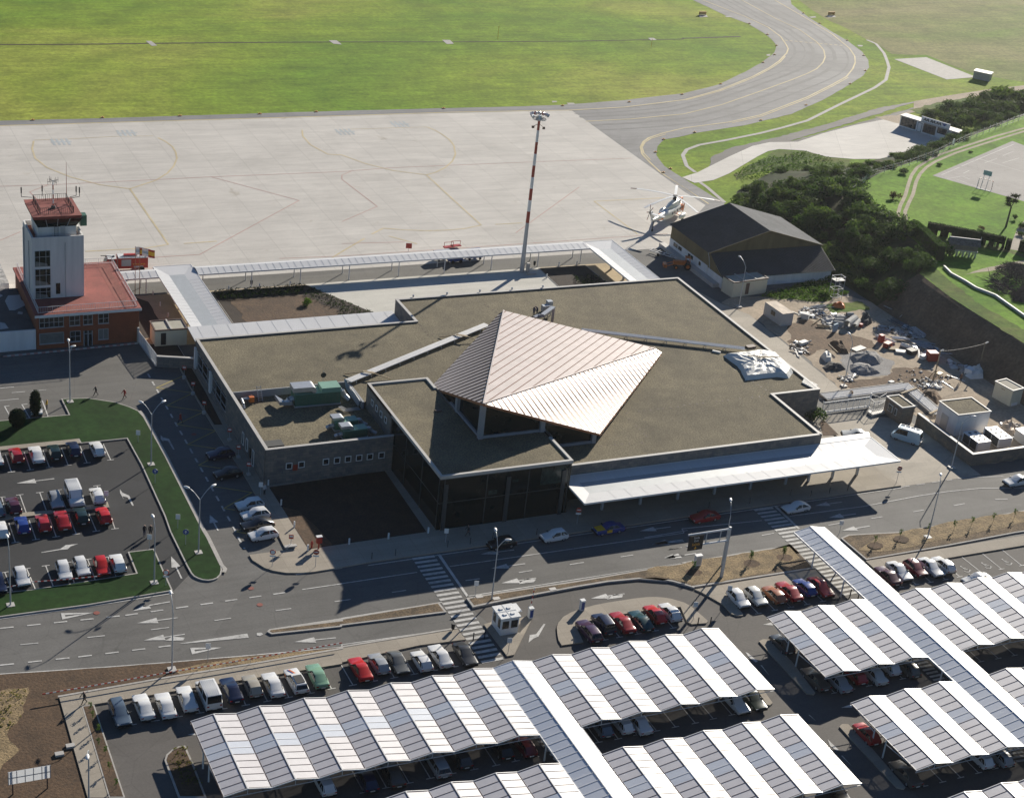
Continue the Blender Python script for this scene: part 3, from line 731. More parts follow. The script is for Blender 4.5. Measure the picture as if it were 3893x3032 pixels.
# bare ground in the lower left corner
flat('bare_ground', rough_edge([(14.98,160.91),(23.04,159.72),(33.81,157.98),(41.5,156.87),(50.31,155.76),(60.93,154.47),(60.81,154.11),(49.8,154.05),(40.81,154.11),(28.22,153.83),(27.79,136.5),(25.93,127.52),(8.67,132.96)], 0.05), 0.02, 'brown_soil')
flat('grass_verge', rough_edge([(41.14,155.44),(48.5,155.88),(60.9,154.38),(60.82,154.14),(49.87,154.28),(41.79,154.48)], 0.2), 0.028, 'pine_straw')
flat('dirt_patch', rough_edge([(16.23,158.04),(22.55,156.67),(25.51,156.55),(24.83,154.1),(23.81,151.53),(22.42,149.98),(22.06,147.89),(22.78,146.05),(21.55,144.82),(20.37,143.34),(14.25,143.14)], 0.3, 0.8), 0.03, 'pine_straw')
bed('flower_bed', [(36.45,140.09),(36.85,140.91),(37.64,141.57),(38.39,141.89),(39.1,141.85),(39.15,139.02),(39.03,133.07),(36.35,133.89)], 'brown_soil', 0.2)
bed('flower_bed', [(30.27,151.54),(31.59,151.39),(31.31,135.43),(29.77,135.9)], 'brown_soil', 0.15)

# courtyards behind the terminal
flat('courtyard', [(64.5, 239), (98.9, 239), (98.9, 259), (64.3, 259.2), (58.5, 259.2), (58.5, 239)], -0.012, 'tan_paving')
flat('courtyard', [(97.6, 238), (98.9, 238), (134.9, 238), (135.7, 259.2), (98.9, 259.2), (90.5, 259.1)], -0.006, 'court_concrete')
flat('courtyard', [(134.9, 238), (152.3, 238), (152.3, 259), (135.7, 259.2)], -0.010, 'tan_paving')
bed('flower_bed', [(73.8, 239.2), (98.6, 239.2), (98.8, 244), (90.6, 258.7), (73.8, 258.7)], 'bed_soil', 0.12, 0.06)
flat('soil_bed', rough_edge([(76, 239.5), (88, 239.5), (92.5, 247), (88.3, 254.6), (76, 254.6)], 0.4), 0.09, 'brown_soil')
bed('flower_bed', [(135, 246), (145, 246.2), (144.8, 258.7), (135.2, 258.8)], 'bed_soil', 0.12, 0.06)
flat('soil_bed', rough_edge([(58.6, 242.6), (62.6, 242.6), (62.6, 256.5), (61.0, 258.6), (58.6, 258.6)], 0.1), 0.0, 'bed_soil')
bed('flower_bed', [(58.4, 233), (63.1, 231.2), (63.1, 239), (57.6, 240.6)], 'bed_soil', 0.1, 0.1)

# works yard east of the terminal
yard = [(162.04,237.95),(164.49,232.2),(164.63,215.5),(163.49,201.06),(169.73,197.96),(170.44,190.37),(176.38,192.46)] + [(168.2, 188), (168.2, 174), (184, 174), (193, 176), (193, 231), (189, 236), (166, 240)]
flat('works_yard', rough_edge(yard, 0.3), -0.02, 'dirt_light')
for n_, p, m_ in (('mud', [(169.4,226.71),(174.47,228.61),(174.99,223.12),(178.54,220.87),(180.91,217.62),(179.43,214.87),(174.24,213.52),(169.37,216.28),(165.03,214.2),(163.47,217.46)], 'bank_earth'), ('mud', [(165.31,205.86),(167.82,204.21),(176.54,204.06),(180.64,201.51),(181.24,198.31),(177.1,196.76),(173.91,200.43),(165.34,200.62),(164.89,202.9)], 'bank_earth'), ('mud', [(177.1,206.64),(182.18,206.52),(184.38,202.06),(178.89,196.1),(174.02,194.84),(175.28,200.39),(172.33,202.2)], 'bank_earth'),
    ('gravel_spread', [(171.25,213.53),(177.44,213.76),(179.69,209.46),(174.78,204.71),(168.83,205.68),(168.56,209.14)], 'grey_pile'), ('weeds', [(170.53,239.3),(177.32,241.42),(188,244.88),(189.11,237.07),(181.91,234.68),(174.58,237.11)], 'rough_grass'), ('weeds', [(180.86,234.14),(189.66,233.26),(188.96,229.76),(180.74,229.86)], 'rough_grass')):
 flat(n_, rough_edge(p, 0.5, 1.0), -0.012 + random.uniform(0, .004), m_)

# hillside: steep bank up to the garden, which lies six metres higher
toe = [(190.5, 120), (191.5, 150), (191.5, 196), (191.5, 204), (191.5, 212), (191.5, 220), (191.3, 231), (191.0, 240), (190.8, 248), (190, 258), (187, 268), (190, 281), (198, 292), (214, 303), (234, 303.5), (249, 308.5), (262, 314), (277, 318), (296, 328), (345, 352)]
crest = [(198.5, 120), (198.5, 150), (198.5, 196), (198.5, 204), (198.2, 212), (198.2, 220), (199.5, 231), (207.5, 237.5), (209.5, 246), (210.5, 255), (211, 262), (211.2, 271.5), (219, 277.5), (228.4, 283.4), (240, 288.5), (248, 292.4), (256, 297), (266, 302.6), (294, 316.5), (345, 341)]
hs = MB()
NR = 9
rows = []
for j in range(NR + 1):
 row = []
 for k in range(len(toe)):
  t = j / NR
  tz = t * t * (3 - 2 * t) * 0.6 + t * 0.4
  p = lerp(toe[k], crest[k], t)
  w_ = (0.45 * math.sin(k * 2.1 + j * 1.3) if 0 < j < NR else 0)
  row.append((p[0] + w_ * 0.3, p[1] + w_ * 0.25, -0.05 + 6.0 * tz + w_ * 0.25))
 rows.append(row)
for j in range(NR):
 for k in range(len(toe) - 1):
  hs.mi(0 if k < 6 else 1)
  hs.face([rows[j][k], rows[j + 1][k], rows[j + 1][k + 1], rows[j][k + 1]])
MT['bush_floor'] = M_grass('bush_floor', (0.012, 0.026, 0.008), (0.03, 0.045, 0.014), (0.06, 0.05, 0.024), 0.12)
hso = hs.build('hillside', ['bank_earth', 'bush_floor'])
hso["kind"] = "structure"
flat('garden', crest + [(700, 341), (700, 120)], 5.952, 'garden_grass')
flat('rough_ground', rough_edge([(198.5, 196), (198.3, 212), (198.3, 220), (199.6, 231), (205, 236.5), (203.5, 228), (201.8, 216), (203, 196)], 0.3), 5.96, 'rough_grass')
court = [(239.24,279.78),(277.24,299.28),(280.1,286.54),(261.44,240.76),(249.96,262.15)]
flat('sports_court', court, 5.965, 'court_asphalt')
cl = MB()
for p in ([(241.65,279.8),(249.86,283.99)], [(250.8,284.52),(276.05,297.13)], [(259.01,288.46),(263.98,279.07)], [(241.43,277.47),(245.5,278.2)], [(247.89,280.09),(250.7,281.65)], [(263.08,285.35),(269.85,287.88)], [(258.35,285.9),(263.77,288.24)], [(266.78,289.91),(271.78,292.27)], [(243.32,277.23),(245.33,271.17)], [(246.34,278.09),(246.79,276.48)]):
 cl.line(p, 0.12, 5.972)
struct('court_marking', cl, 'white_line')
tr = MB()
tr.line([(210.91,250.25),(212.94,255.12),(215.07,259.22),(219.25,264.07),(224.05,269.01),(229.29,275.06),(234.06,280.43),(238.87,284.96),(244.1,288.54),(251.06,292.57),(261.15,296.99),(275.09,302.99),(287.87,307.91),(310.58,316.17)], 0.75, 5.968)
tr.line([(212.79,251.25),(215.14,256.55),(217.91,260.61),(222.46,265.47),(226.52,269.62),(232.5,276.62),(236.85,281.09),(241.36,284.87),(246.49,288.26),(255.91,293.13),(269.52,298.93),(286.03,305.68),(308.52,313.8)], 0.75, 5.968)
struct('wheel_track', tr, 'track_dirt')
flat('garden_path', [(241.39,251.8),(236.54,248.08),(226.76,238.55),(228.21,237.49),(234.29,243.23),(244.83,252.19)], 5.966, 'walk_slabs')
flat('garden_path', rough_edge([(208.18,228.74),(214.28,230.77),(220.42,232.14),(225.78,232.95),(230.82,233.36),(228.99,231.2),(224.53,231.45),(217.36,229.77)], 0.15), 5.963, 'track_dirt')
flat('garden_path', rough_edge([(214.41,249.19),(212.27,245.39),(216.17,243.5),(225.55,236.71),(226.68,234.04),(228.13,235.79),(226.58,238.55),(222.94,241.67),(218.17,245.5)], 0.1), 5.961, 'rough_grass')

# ---- white road paint
w = MB()
Z = 0.0
def dashed(mb, pts, on, off, wd, z):
 for a, b in zip(pts, pts[1:]):
  a, b = Vector(a), Vector(b)
  L = (b - a).length
  s = 0.0
  while s < L:
   mb.line([a.lerp(b, s / L), a.lerp(b, min(1, (s + on) / L))], wd, z)
   s += on + off
def arrow(mb, tail, head, z=0.0, hl=1.9, hw=1.0, sw=0.18):
 a, b = Vector(tail), Vector(head)
 d = (b - a).normalized()
 n = Vector((-d.y, d.x))
 hl = min(hl, 0.5 * (b - a).length)
 c = b - d * hl
 mb.sheet([tuple(a - n * sw / 2), tuple(c - n * sw / 2), tuple(c + n * sw / 2), tuple(a + n * sw / 2)], z)
 mb.sheet([tuple(c - n * hw / 2), tuple(b), tuple(c + n * hw / 2)], z)
for p in ([(18.18,160.44),(23.06,159.81),(33.83,158.07),(41.52,156.96),(50.33,155.85),(60.96,154.56)] + [(61.13,155.04),(74.86,154.57)], [(19.6,170.55),(24.81,170.51),(34.83,170.42),(45.17,170.68)], [(60.59,170.88),(66.61,170.84)], [(70, 170.6), (153.2, 170.8)],
  [(54.3,160.27),(62.92,160.19)] + [(62.94,160.26),(75.98,160.32)], [(79.52,160.74),(94.77,160.71),(110.62,160.76)] + [(104.55,160.52),(116.26,160.65),(127.42,160.55)], [(60.29,167.46),(65.43,167.44)] + [(65.45,167.48),(75.48,167.52)], [(80.07,167.73),(114.43,167.5)] + [(114.73,168.54),(127.07,167.72)], [(131.77,167.78),(144.11,167.5),(153.95,168.08),(159.65,168.11),(165.15,167.73),(172.28,166.19),(180.03,164.12)], [(163.69,171.1),(167.51,170.72),(171.32,169.9)]):
 w.line(p, 0.16, Z)
dashed(w, [(19.34,168.67),(24.5,168.61),(38.6,167.52),(58.45,167.34)], 1.5, 1.5, 0.22, Z)
dashed(w, [(18.39,161.89),(23.33,161.47),(31.77,160.74),(42.14,160.14)], 1.5, 1.5, 0.22, Z)
dashed(w, [(153.26,171),(162.63,171.05)], 1.5, 1.3, 0.16, Z)
dashed(w, [(56.23,230.04),(56.3,205.51),(56.29,183.86)] + [(56.17,181.27),(56.18,178.32)], 1.3, 1.4, 0.26, Z)
for p in ([(26.11,164.8),(28.07,164.6)], [(33.51,164.23),(35.48,164.07)], [(40.77,163.83),(42.86,163.75)], [(48.28,163.75),(50.27,163.75)], [(55.8,163.87),(57.74,163.83)], [(63.26,163.89),(65.31,163.84)], [(70.77,164),(72.63,163.98)], [(80.73,164.13),(82.65,164.07)], [(88.14,164.11),(90.04,164.15)], [(95.45,164.17),(97.51,164.18)], [(102.93,164.16),(104.81,164.16)], [(110.17,164.19),(112.09,164.18)], [(135.84,164.2),(137.86,164.26)], [(143.19,164.25),(145.09,164.27)], [(150.47,164.32),(152.45,164.38)], [(157.76,164.35),(159.82,164.44)], [(165.36,164.34),(167.36,163.95)], [(110.21,164.19),(112.23,164.23)], [(124.87,164.18),(126.85,164.26)], [(108.46,167.78),(115.31,167.98)],
  [(34.48,229.73),(36.48,229.73)], [(35.84,227.93),(37.72,227.89)], [(38.73,227.93),(40.73,227.82)], [(33.83,225.78),(36.47,225.82)], [(34.16,223.78),(34.44,219.64)], [(36.58,223.91),(36.91,219.33)], [(39.56,224.54),(39.42,219.27)], [(34.05,223.81),(34.83,223.89)], [(36.47,223.88),(37.35,223.89)]):
 w.line(p, 0.16, Z)
for t_, h_ in (((36.89,201.56), (31.96,201.45)), ((44.31,165.45), (39.53,165.57)), ((44.25,161.94), (39.46,161.95)), ((60.9,156.57), (55.96,157.04)), ((46.87,173.58), (46.89,178.87)), ((54.15,183.39), (54.19,187.54)), ((89.83,165.87), (84.99,165.94)), ((89.76,162.34), (84.9,162.38)), ((89.84,169.35), (85.08,169.47)), ((113.33,165.56), (108.65,166.02)), ((111.65,162.34), (108.63,162.48)), ((113.43,169.4), (108.58,169.48)), ((113.38,165.95), (108.58,165.95)), ((113.41,162.38), (108.51,162.4)), ((141.62,169.39), (137.07,169.42)), ((141.7,165.97), (137.05,166.01)), ((141.69,162.5), (136.87,162.42)), ((99.26,156.04), (94.53,156.19))):
 arrow(w, t_, h_, Z, 2.6, 1.15, 0.2)
for p in ([(41.78,161.25),(43.76,160.76),(44.07,161.26),(42.76,161.86)], [(39.63,168.16),(41.82,168.18),(41.7,168.87),(40.98,169)], [(40.97,168.93),(44.29,169.08),(44.24,168.88),(41.01,168.71)], [(87.01,161.63),(89.05,161.54),(89.63,162.07),(88.32,162.57)], [(96.39,155.47),(98.57,155.37),(98.96,155.9),(97.92,156.28)],
  [(53.36,210.59),(53.48,209.74),(54.21,209.09),(54.19,205.91),(53.99,205.91),(53.92,208.53),(53.25,208.97),(53.3,208.29),(53.08,209.3)], [(44.53,196.81),(44.65,195.79),(45.33,194.86),(45.32,192.16),(45.11,192.13),(45.02,194.42),(44.45,194.9),(44.42,194.06),(44.34,195.78)], [(31.94,183.73),(34.26,183.93),(35.07,184.64),(36.61,184.59),(35.6,184.2),(35.11,183.64),(34.22,183.71),(31.91,183.59)], [(86.23,152.59),(86.45,152.53),(84.46,150.31),(83.74,150.1),(82.75,149.46),(83.58,150.89),(84.4,150.84)], [(113.1,145.04),(114.73,145.24),(114.3,144.56)], [(112.89,127.37),(114.63,127.65),(114.23,127.07)], [(107.75,140.41),(107.95,140.18),(108.21,138.25),(107.84,138.19),(107.61,139.26)], [(108.09,137.52),(108.28,137.46),(108.01,135.33)], [(107.92,122.75),(107.94,122.3),(108.06,120.65),(107.71,120.7),(107.5,121.64)], [(107.7,119.75),(107.88,119.69),(107.84,117.85)], [(39.78,143.67),(40.75,143.8),(40.63,143.36)], [(108.32,127.3),(108.45,127.26),(108.52,125.96)]):
 w.sheet(p, Z)
w.line([(31.8,169.64),(34.82,169.06),(31.74,168.78)], 0.42, Z, True)
w.line([(44.33,158.88),(47.17,158.25),(44.26,158.03)], 0.42, Z, True)
w.sheet([(43.08,160.23),(44.09,160.28),(51.22,160.15),(51.13,159.31),(44.13,160.07)], Z)
w.sheet([(52.31,159.98),(52.82,159.91),(52.97,159.53),(52.47,159.27),(52.16,159.49)], Z)
w.sheet([(79.55,170.82),(79.98,170.79),(79.71,160.69),(79.37,160.64)], Z)
w.sheet([(130.99,170.74),(131.42,170.73),(131.25,164.36),(130.87,164.37)], Z)
def zebra(L0, L1, R0, R1, n, duty=0.5):
 for k in range(n):
  t, u = k / n, (k + duty) / n
  w.sheet([lerp(L0, L1, t), lerp(R0, R1, t), lerp(R0, R1, u), lerp(L0, L1, u)], Z + 0.001)
zebra((76.04,170.83), (75.62,146.56), (79.1,170.78), (78.45,146.61), 25)
zebra((127.5,170.67), (127.34,147.52), (130.57,170.62), (131.62,147.63), 25)
zebra((75.67,132.73), (76.15,127.92), (76.52,132.7), (76.99,127.89), 6)
zebra((127.41,133.18), (127.34,128.33), (129.2,133.19), (129,128.35), 7)
zebra((127.14,115.12), (126.95,112.4), (129.08,114.99), (128.86,112.25), 4)
def tmark(a, b, bar=0.95):
 """bay line from a to b with the cross bar at b"""
 w.line([a, b], 0.13, Z)
 d = (Vector(b) - Vector(a)).normalized()
 n = Vector((-d.y, d.x)) * bar / 2
 w.line([tuple(Vector(b) - n), tuple(Vector(b) + n)], 0.13, Z + 0.001)
for a, b in zip([(31.92,209.62),(34.41,209.72),(36.92,209.69),(39.43,209.73),(41.95,209.72),(45.11,209.8)], [(31.85,204.64),(34.33,204.64),(36.86,204.74),(39.34,204.77),(41.89,204.83),(45.1,204.93)]): tmark(a, b)
for a, b in zip([(29.36,193.59),(31.85,193.63),(34.36,193.66),(36.85,193.71),(39.38,193.64),(41.73,193.96)], [(29.56,198.3),(31.86,198.35),(34.41,198.36),(36.82,198.46),(39.38,198.49),(41.86,198.4)]): tmark(a, b)
for a, b in zip([(29.35,191.65),(31.87,191.73),(34.38,191.69),(36.84,191.73),(39.37,191.76),(41.9,191.46)], [(29.32,186.78),(31.84,186.84),(34.34,186.89),(36.83,186.93),(39.37,187.03),(41.73,187.03)]): tmark(a, b)
for a, b in zip([(27.11,175.97),(29.74,175.73),(31.85,175.77),(34.36,175.81),(36.86,175.94),(39.4,175.92)], [(26.96,180.29),(29.57,180.45),(31.86,180.54),(34.51,180.63),(36.97,180.73),(39.45,180.65)]): tmark(a, b)
for b in ([(34.69,146.99),(37.17,146.97),(39.69,146.98),(42.07,146.98),(44.64,146.99),(47.18,146.96),(49.65,146.98),(52.12,147.01),(54.69,147.06),(57.19,147.22)] + [(59.72,147.2),(62.28,147.25),(64.74,147.23),(67.21,147.25),(69.69,147.28),(72.26,147.32)] + [(92.07,147.45),(94.1,147.49),(96.66,147.5),(99.09,147.5),(101.59,147.47)] + [(113.91,147.41),(116.45,147.49),(118.91,147.5)] + [(118.9,147.54),(121.4,147.54),(123.87,147.62)] + [(136.27,147.64),(138.76,147.7),(141.15,147.69),(143.57,147.68),(146.02,147.77)]
  + [(54.61,129.34),(57.12,129.36),(59.66,129.37),(62.07,129.44),(64.6,129.48),(67.12,129.45),(69.66,129.4),(71.99,129.44),(74.33,129.44),(82.24,129.77),(84.65,129.69),(87.05,129.74),(89.53,129.71),(91.99,129.76)] + [(94.56,129.72),(97.01,129.84),(99.53,129.87),(101.99,129.92),(113.85,130.09),(116.31,130.09),(118.82,130.12),(121.24,130.14),(123.8,130.17),(126.13,130.17),(113.81,112.4),(116.27,112.4),(118.78,112.43),(121.35,112.5),(123.72,112.56),(126.04,112.52),(135.9,130.44),(138.55,130.39),(141.12,130.36)]):
 tmark((b[0], b[1] + 4.5), b)
for a, b in zip([(149.64,152.05),(153.18,151.99),(156.73,152.14)], [(149.77,147.85),(153.21,147.87),(156.7,147.89)]): tmark(a, b)
# wheelchair signs on the three free bays
for c in [(148.06,149.07),(151.65,149.06),(155.18,149.08)]:
 w.line([(c[0] + .45 * math.cos(t * .45), c[1] - .15 + .45 * math.sin(t * .45)) for t in range(7, 16)], 0.1, Z)
 w.line([(c[0] - .15, c[1] + .7), (c[0] - .1, c[1] + .1), (c[0] + .4, c[1] + .05), (c[0] + .6, c[1] - .4)], 0.1, Z)
 w.line([(c[0] - .12, c[1] + .4), (c[0] + .25, c[1] + .38)], 0.1, Z + .001)
 w.sheet([(c[0] - .15 + .13 * math.cos(t), c[1] + .88 + .13 * math.sin(t)) for t in (0, 1, 2, 3, 4, 5)], Z)
struct('road_marking', w, 'white_line')
y = MB()
for p in ([(61.03,228.21),(56.36,225.22),(61.07,222.39),(56.39,219.16),(61.18,216.2),(56.36,213.14),(61.2,210.07),(56.33,206.93),(60.18,204.61)], [(57.87,201.87),(56.26,200.78),(59.19,199.04)], [(56.28,194.83),(61.11,191.82),(56.39,188.66),(57.66,187.93)], [(57.07,183.04),(56.35,182.52),(57.48,181.82)]):
 y.line(p, 0.16, 0.001)
struct('bay_marking', y, 'bay_yellow')
y = MB()
a, b = (36.63,240.01), (57.28,240.78)
for k in range(36):
 y.mi(k % 2).prism([(lerp(a, b, t)[0], lerp(a, b, t)[1] + o_) for t, o_ in ((k / 36, 0), ((k + 1) / 36, 0), ((k + 1) / 36, .3), (k / 36, .3))], -0.02, 0.14)
o = y.build('kerb', ['faded_red', 'white_line'])
o["kind"] = "structure"
struct('footway', MB().prism([(a[0], a[1] + .3), (b[0], b[1] + .3), (57.6, 241.6), (20, 241.4)], -0.02, 0.14), 'service_asphalt')
# manhole covers and concrete slabs let into the ground
y = MB()
for c in ([(30.15,172.03),(35.55,168.89),(54.37,169.33),(54.37,165.59)] + [(57.91,209.69)]):
 y.sheet([(c[0] + .38 * math.cos(k * .6283), c[1] + .38 * math.sin(k * .6283)) for k in range(10)], 0.03 if c[0] < 26 else 0.003)
struct('manhole_cover', y, 'terracotta_dark')

# ================================================================== THE TERMINAL
term = thing('terminal_building', 'long low grey stone airport terminal with flat gravel roofs and a folded copper roof', 'terminal', (63.2, 176.2, 0))
RZ, PZ = 5.36, 5.62            # gravel level, top of the parapet
plan = [(63.2, 193.0), (81.5, 193.0), (81.5, 179.3), (143.6, 179.3), (143.6, 192.7), (152.2, 192.7), (152.2, 238.0), (98.8, 238.0), (98.8, 229.2), (63.2, 229.2)]

def wall_run(mb, poly, t, z0, z1, skip=()):
 n = len(poly)
 inn = inset(poly, t)
 for k in range(n):
  if k in skip: continue
  l = (k + 1) % n
  a, b, c, d = poly[k], poly[l], inn[l], inn[k]
  mb.hexa([(*a, z0), (*b, z0), (*c, z0), (*d, z0)], [(*a, z1), (*b, z1), (*c, z1), (*d, z1)])

mb = MB()
wall_run(mb, plan, 0.4, 0.0, PZ - 0.08, skip=(1, 2, 9))
mb.box(100.9, 143.6, 179.3, 179.7, 3.2, PZ - 0.08)
# left flank: window band between Y 212 and 229
mb.box(63.2, 63.6, 193.4, 212.2, 0, PZ - 0.08)
mb.box(63.2, 63.6, 212.2, 228.8, 0, 1.3)
mb.box(63.2, 63.6, 212.2, 228.8, 4.1, PZ - 0.08)
mb.box(81.5, 81.9, 194.4, 204.3, 0, 8.22)
mb.build('stone_wall', 'stone', term)
mb = MB()
out = inset(plan, -0.05); inn = inset(plan, 0.42)
for k in (0, 3, 4, 5, 6, 7, 8, 9):
 l = (k + 1) % 10
 a, b, c, d = out[k], out[l], inn[l], inn[k]
 mb.hexa([(*a, PZ - 0.08), (*b, PZ - 0.08), (*c, PZ - 0.08), (*d, PZ - 0.08)], [(*a, PZ), (*b, PZ), (*c, PZ), (*d, PZ)])
mb.box(100.85, 143.2, 179.25, 179.72, PZ - 0.08, PZ)
mb.build('coping', 'coping', term)
# gravel of the flat roofs; the plant deck lies lower
mb = MB()
mb.sheet([(63.6, 211), (81.2, 211), (81.2, 204.1), (90.8, 204.1), (90.8, 184.9), (100.9, 184.9), (100.9, 179.7), (143.2, 179.7), (143.2, 193.1), (151.8, 193.1), (151.8, 237.6), (99.2, 237.6), (99.2, 228.8), (63.6, 228.8)], RZ)
mb.build('gravel_roof', 'gravel', term)
MB().sheet([(63.6, 193.4), (81.5, 193.4), (81.5, 204.1), (80.9, 204.1), (80.9, 210.8), (63.6, 210.8)], 4.3).build('plant_deck', 'gravel', term)
mb = MB()
mb.box(63.6, 81.2, 210.8, 211.0, 4.2, RZ + 0.06).box(80.9, 81.2, 204.1, 210.8, 4.2, RZ + 0.06)
mb.build('deck_wall', 'parapet_inner', term)
# dotted joint strips over the big roof
mb = MB()
for a, b in (((112.24,237.15), (116.52,215.9)), ((133.47,237.09), (130.03,201.86)), ((99.23,228.66), (98.74,219.45)), ((117.42,192.47), (127.67,192.56)), ((127.52,192.86), (143.48,192.89)), ((142.32,202.43), (143.75,193.1)), ((108.96,183.97), (117.74,183.4)), ((117.43,192.99), (117.28,183.02))):
 L = math.hypot(b[0] - a[0], b[1] - a[1])
 for k in range(int(L / 1.1)):
  if random.random() < 0.75:
   c = lerp(a, b, (k + random.random() * .5) * 1.1 / L)
   mb.obox(c, 0.3, 0.14, RZ - .01, RZ + 0.03, random.random() * 3)
mb.build('roof_joint', 'gutter', term)

# left window band: columns and glazing
MB().box(63.34, 63.4, 212.2, 228.8, 1.3, 4.1).build('window', 'dark_glass', term)
mb = MB()
for yy in (212.6, 215.3, 218.0, 222.6, 225.4, 228.0):
 mb.box(63.28, 63.38, yy - .05, yy + .05, 1.3, 4.1)
for zz in (1.35, 2.2, 3.6, 4.05):
 mb.box(63.27, 63.37, 212.2, 228.8, zz - .04, zz + .04)
mb.build('window_frame', 'alu', term)
for yy in (220.3, 228.7):
 MB().box(62.95, 63.5, yy - .35, yy + .35, 0.9, 4.3).build('column', 'white_paint', term)

def small_window(parent, c, axis, w_=0.9, h_=0.95):
 """square window with a pale frame; axis 'x': on a wall facing -Y, 'y': on a wall facing -X"""
 f, g = MB(), MB()
 x, yv, z = c
 def bx(m, u0, u1, z0, z1, d0, d1):
  if axis == 'x': m.box(x + u0, x + u1, yv + d0, yv + d1, z + z0, z + z1)
  else: m.box(x + d0, x + d1, yv + u0, yv + u1, z + z0, z + z1)
 t = 0.1
 bx(f, -w_/2, w_/2, -h_/2, -h_/2 + t, -.06, .1); bx(f, -w_/2, w_/2, h_/2 - t, h_/2, -.06, .1)
 bx(f, -w_/2, -w_/2 + t, -h_/2 + t, h_/2 - t, -.06, .1); bx(f, w_/2 - t, w_/2, -h_/2 + t, h_/2 - t, -.06, .1)
 bx(g, -w_/2 + t, w_/2 - t, -h_/2 + t, h_/2 - t, -.02, .05)
 fo = f.build('window', 'white_paint', parent)
 g.build('pane', 'window_glass', fo)

for xx in (66.55, 68.3, 71.8, 73.4, 75.0, 76.6, 78.2, 79.9):
 small_window(term, (xx, 192.97, 2.75), 'x')
MB().box(67.1, 67.75, 192.85, 193.0, 2.0, 2.85).build('hose_cabinet', 'red_stripe', term)
for yy in (196.3, 198.1, 199.9, 201.7):
 small_window(term, (81.47, yy, 6.4), 'y', 0.8, 0.9)
for yy, hh in ((203.3, 1.9), (201.4, 1.9), (198.4, 2.4)):
 small_window(term, (63.17, yy, 2.0 if hh < 2 else 1.5), 'y', 0.8, hh)
MB().box(63.0, 63.2, 199.3, 199.9, 1.0, 2.3).build('wall_box', 'black', term)

# dark glass hall in front
gz = 8.28
gl = MB()
gl.box(81.62, 81.72, 176.32, 194.4, 0.0, gz - 0.12)
gl.box(81.72, 100.6, 176.32, 176.42, 0.0, gz - 0.12)
gl.box(100.6, 100.7, 176.32, 185.2, 0.0, gz - 0.12)
gl.build('glass_wall', 'dark_glass', term)
MT['lit_pane'] = M('lit_pane', (0.022, 0.040, 0.036), 0.12, var=0.7, scale=1.2)  # lighter teal painted over the glass for reflection and interior light
MB().box(96.2, 100.3, 176.28, 176.315, 5.0, 7.6).box(88.6, 89.9, 176.28, 176.315, 4.5, 5.2).box(92.0, 92.9, 176.28, 176.315, 6.0, 6.4).build('pane', 'lit_pane', term)
mm = MB()
for zz in (4.15, gz - 0.55):
 mm.box(81.58, 81.62, 176.28, 194.4, zz - .05, zz + .05).box(81.6, 100.72, 176.28, 176.32, zz - .05, zz + .05)
for xx in (82.2, 88.3, 94.4, 100.4):
 mm.box(xx - .06, xx + .06, 176.24, 176.32, 0.1, gz - 0.15)
for yy in (176.6, 182.5, 188.5, 194.2):
 mm.box(81.54, 81.62, yy - .06, yy + .06, 0.1, gz - 0.15)
MT['mullion'] = M('mullion', (0.035, 0.045, 0.05), 0.5, var=0.1)
mm.build('mullion', 'mullion', term)
for xx in (82.4, 91.4, 99.6):
 MB().box(xx - .28, xx + .28, 176.05, 176.24, 0.1, gz - 1.3).build('column', 'mullion', term)
ring = [(81.5, 176.2), (100.8, 176.2), (100.8, 185.3), (90.8, 185.3), (90.8, 204.3), (81.5, 204.3)]
mb = MB(); o_, i_ = ring, inset(ring, 0.4)
for k in (0, 1, 3, 4, 5):
 l = (k + 1) % 6
 if k == 1: p = [(100.8, 176.2), (100.8, 183.2), (100.4, 183.2), (100.4, 176.6)]
 elif k == 3: p = [(90.8, 200.8), (90.8, 204.3), (90.4, 203.9), (90.4, 200.8)]
 else: p = [o_[k], o_[l], i_[l], i_[k]]
 mb.hexa([(*q, gz - 0.45) for q in p], [(*q, gz) for q in p])
mb.build('coping', 'coping', term)
MB().sheet(inset(ring, 0.15), gz - 0.25).build('gravel_roof', 'gravel', term)
MB().obox((88.42,194.2), 0.9, 0.5, gz - .25, gz - .05, .2).build('roof_hatch', 'gutter', term)
mb = MB().box(100.9, 101.0, 183.2, 185.3, RZ, gz).box(90.8, 90.95, 194.5, 204.2, RZ, gz - .1).box(81.6, 90.8, 204.1, 204.28, RZ, gz - .1)
mb.build('stone_wall', 'stone', term)

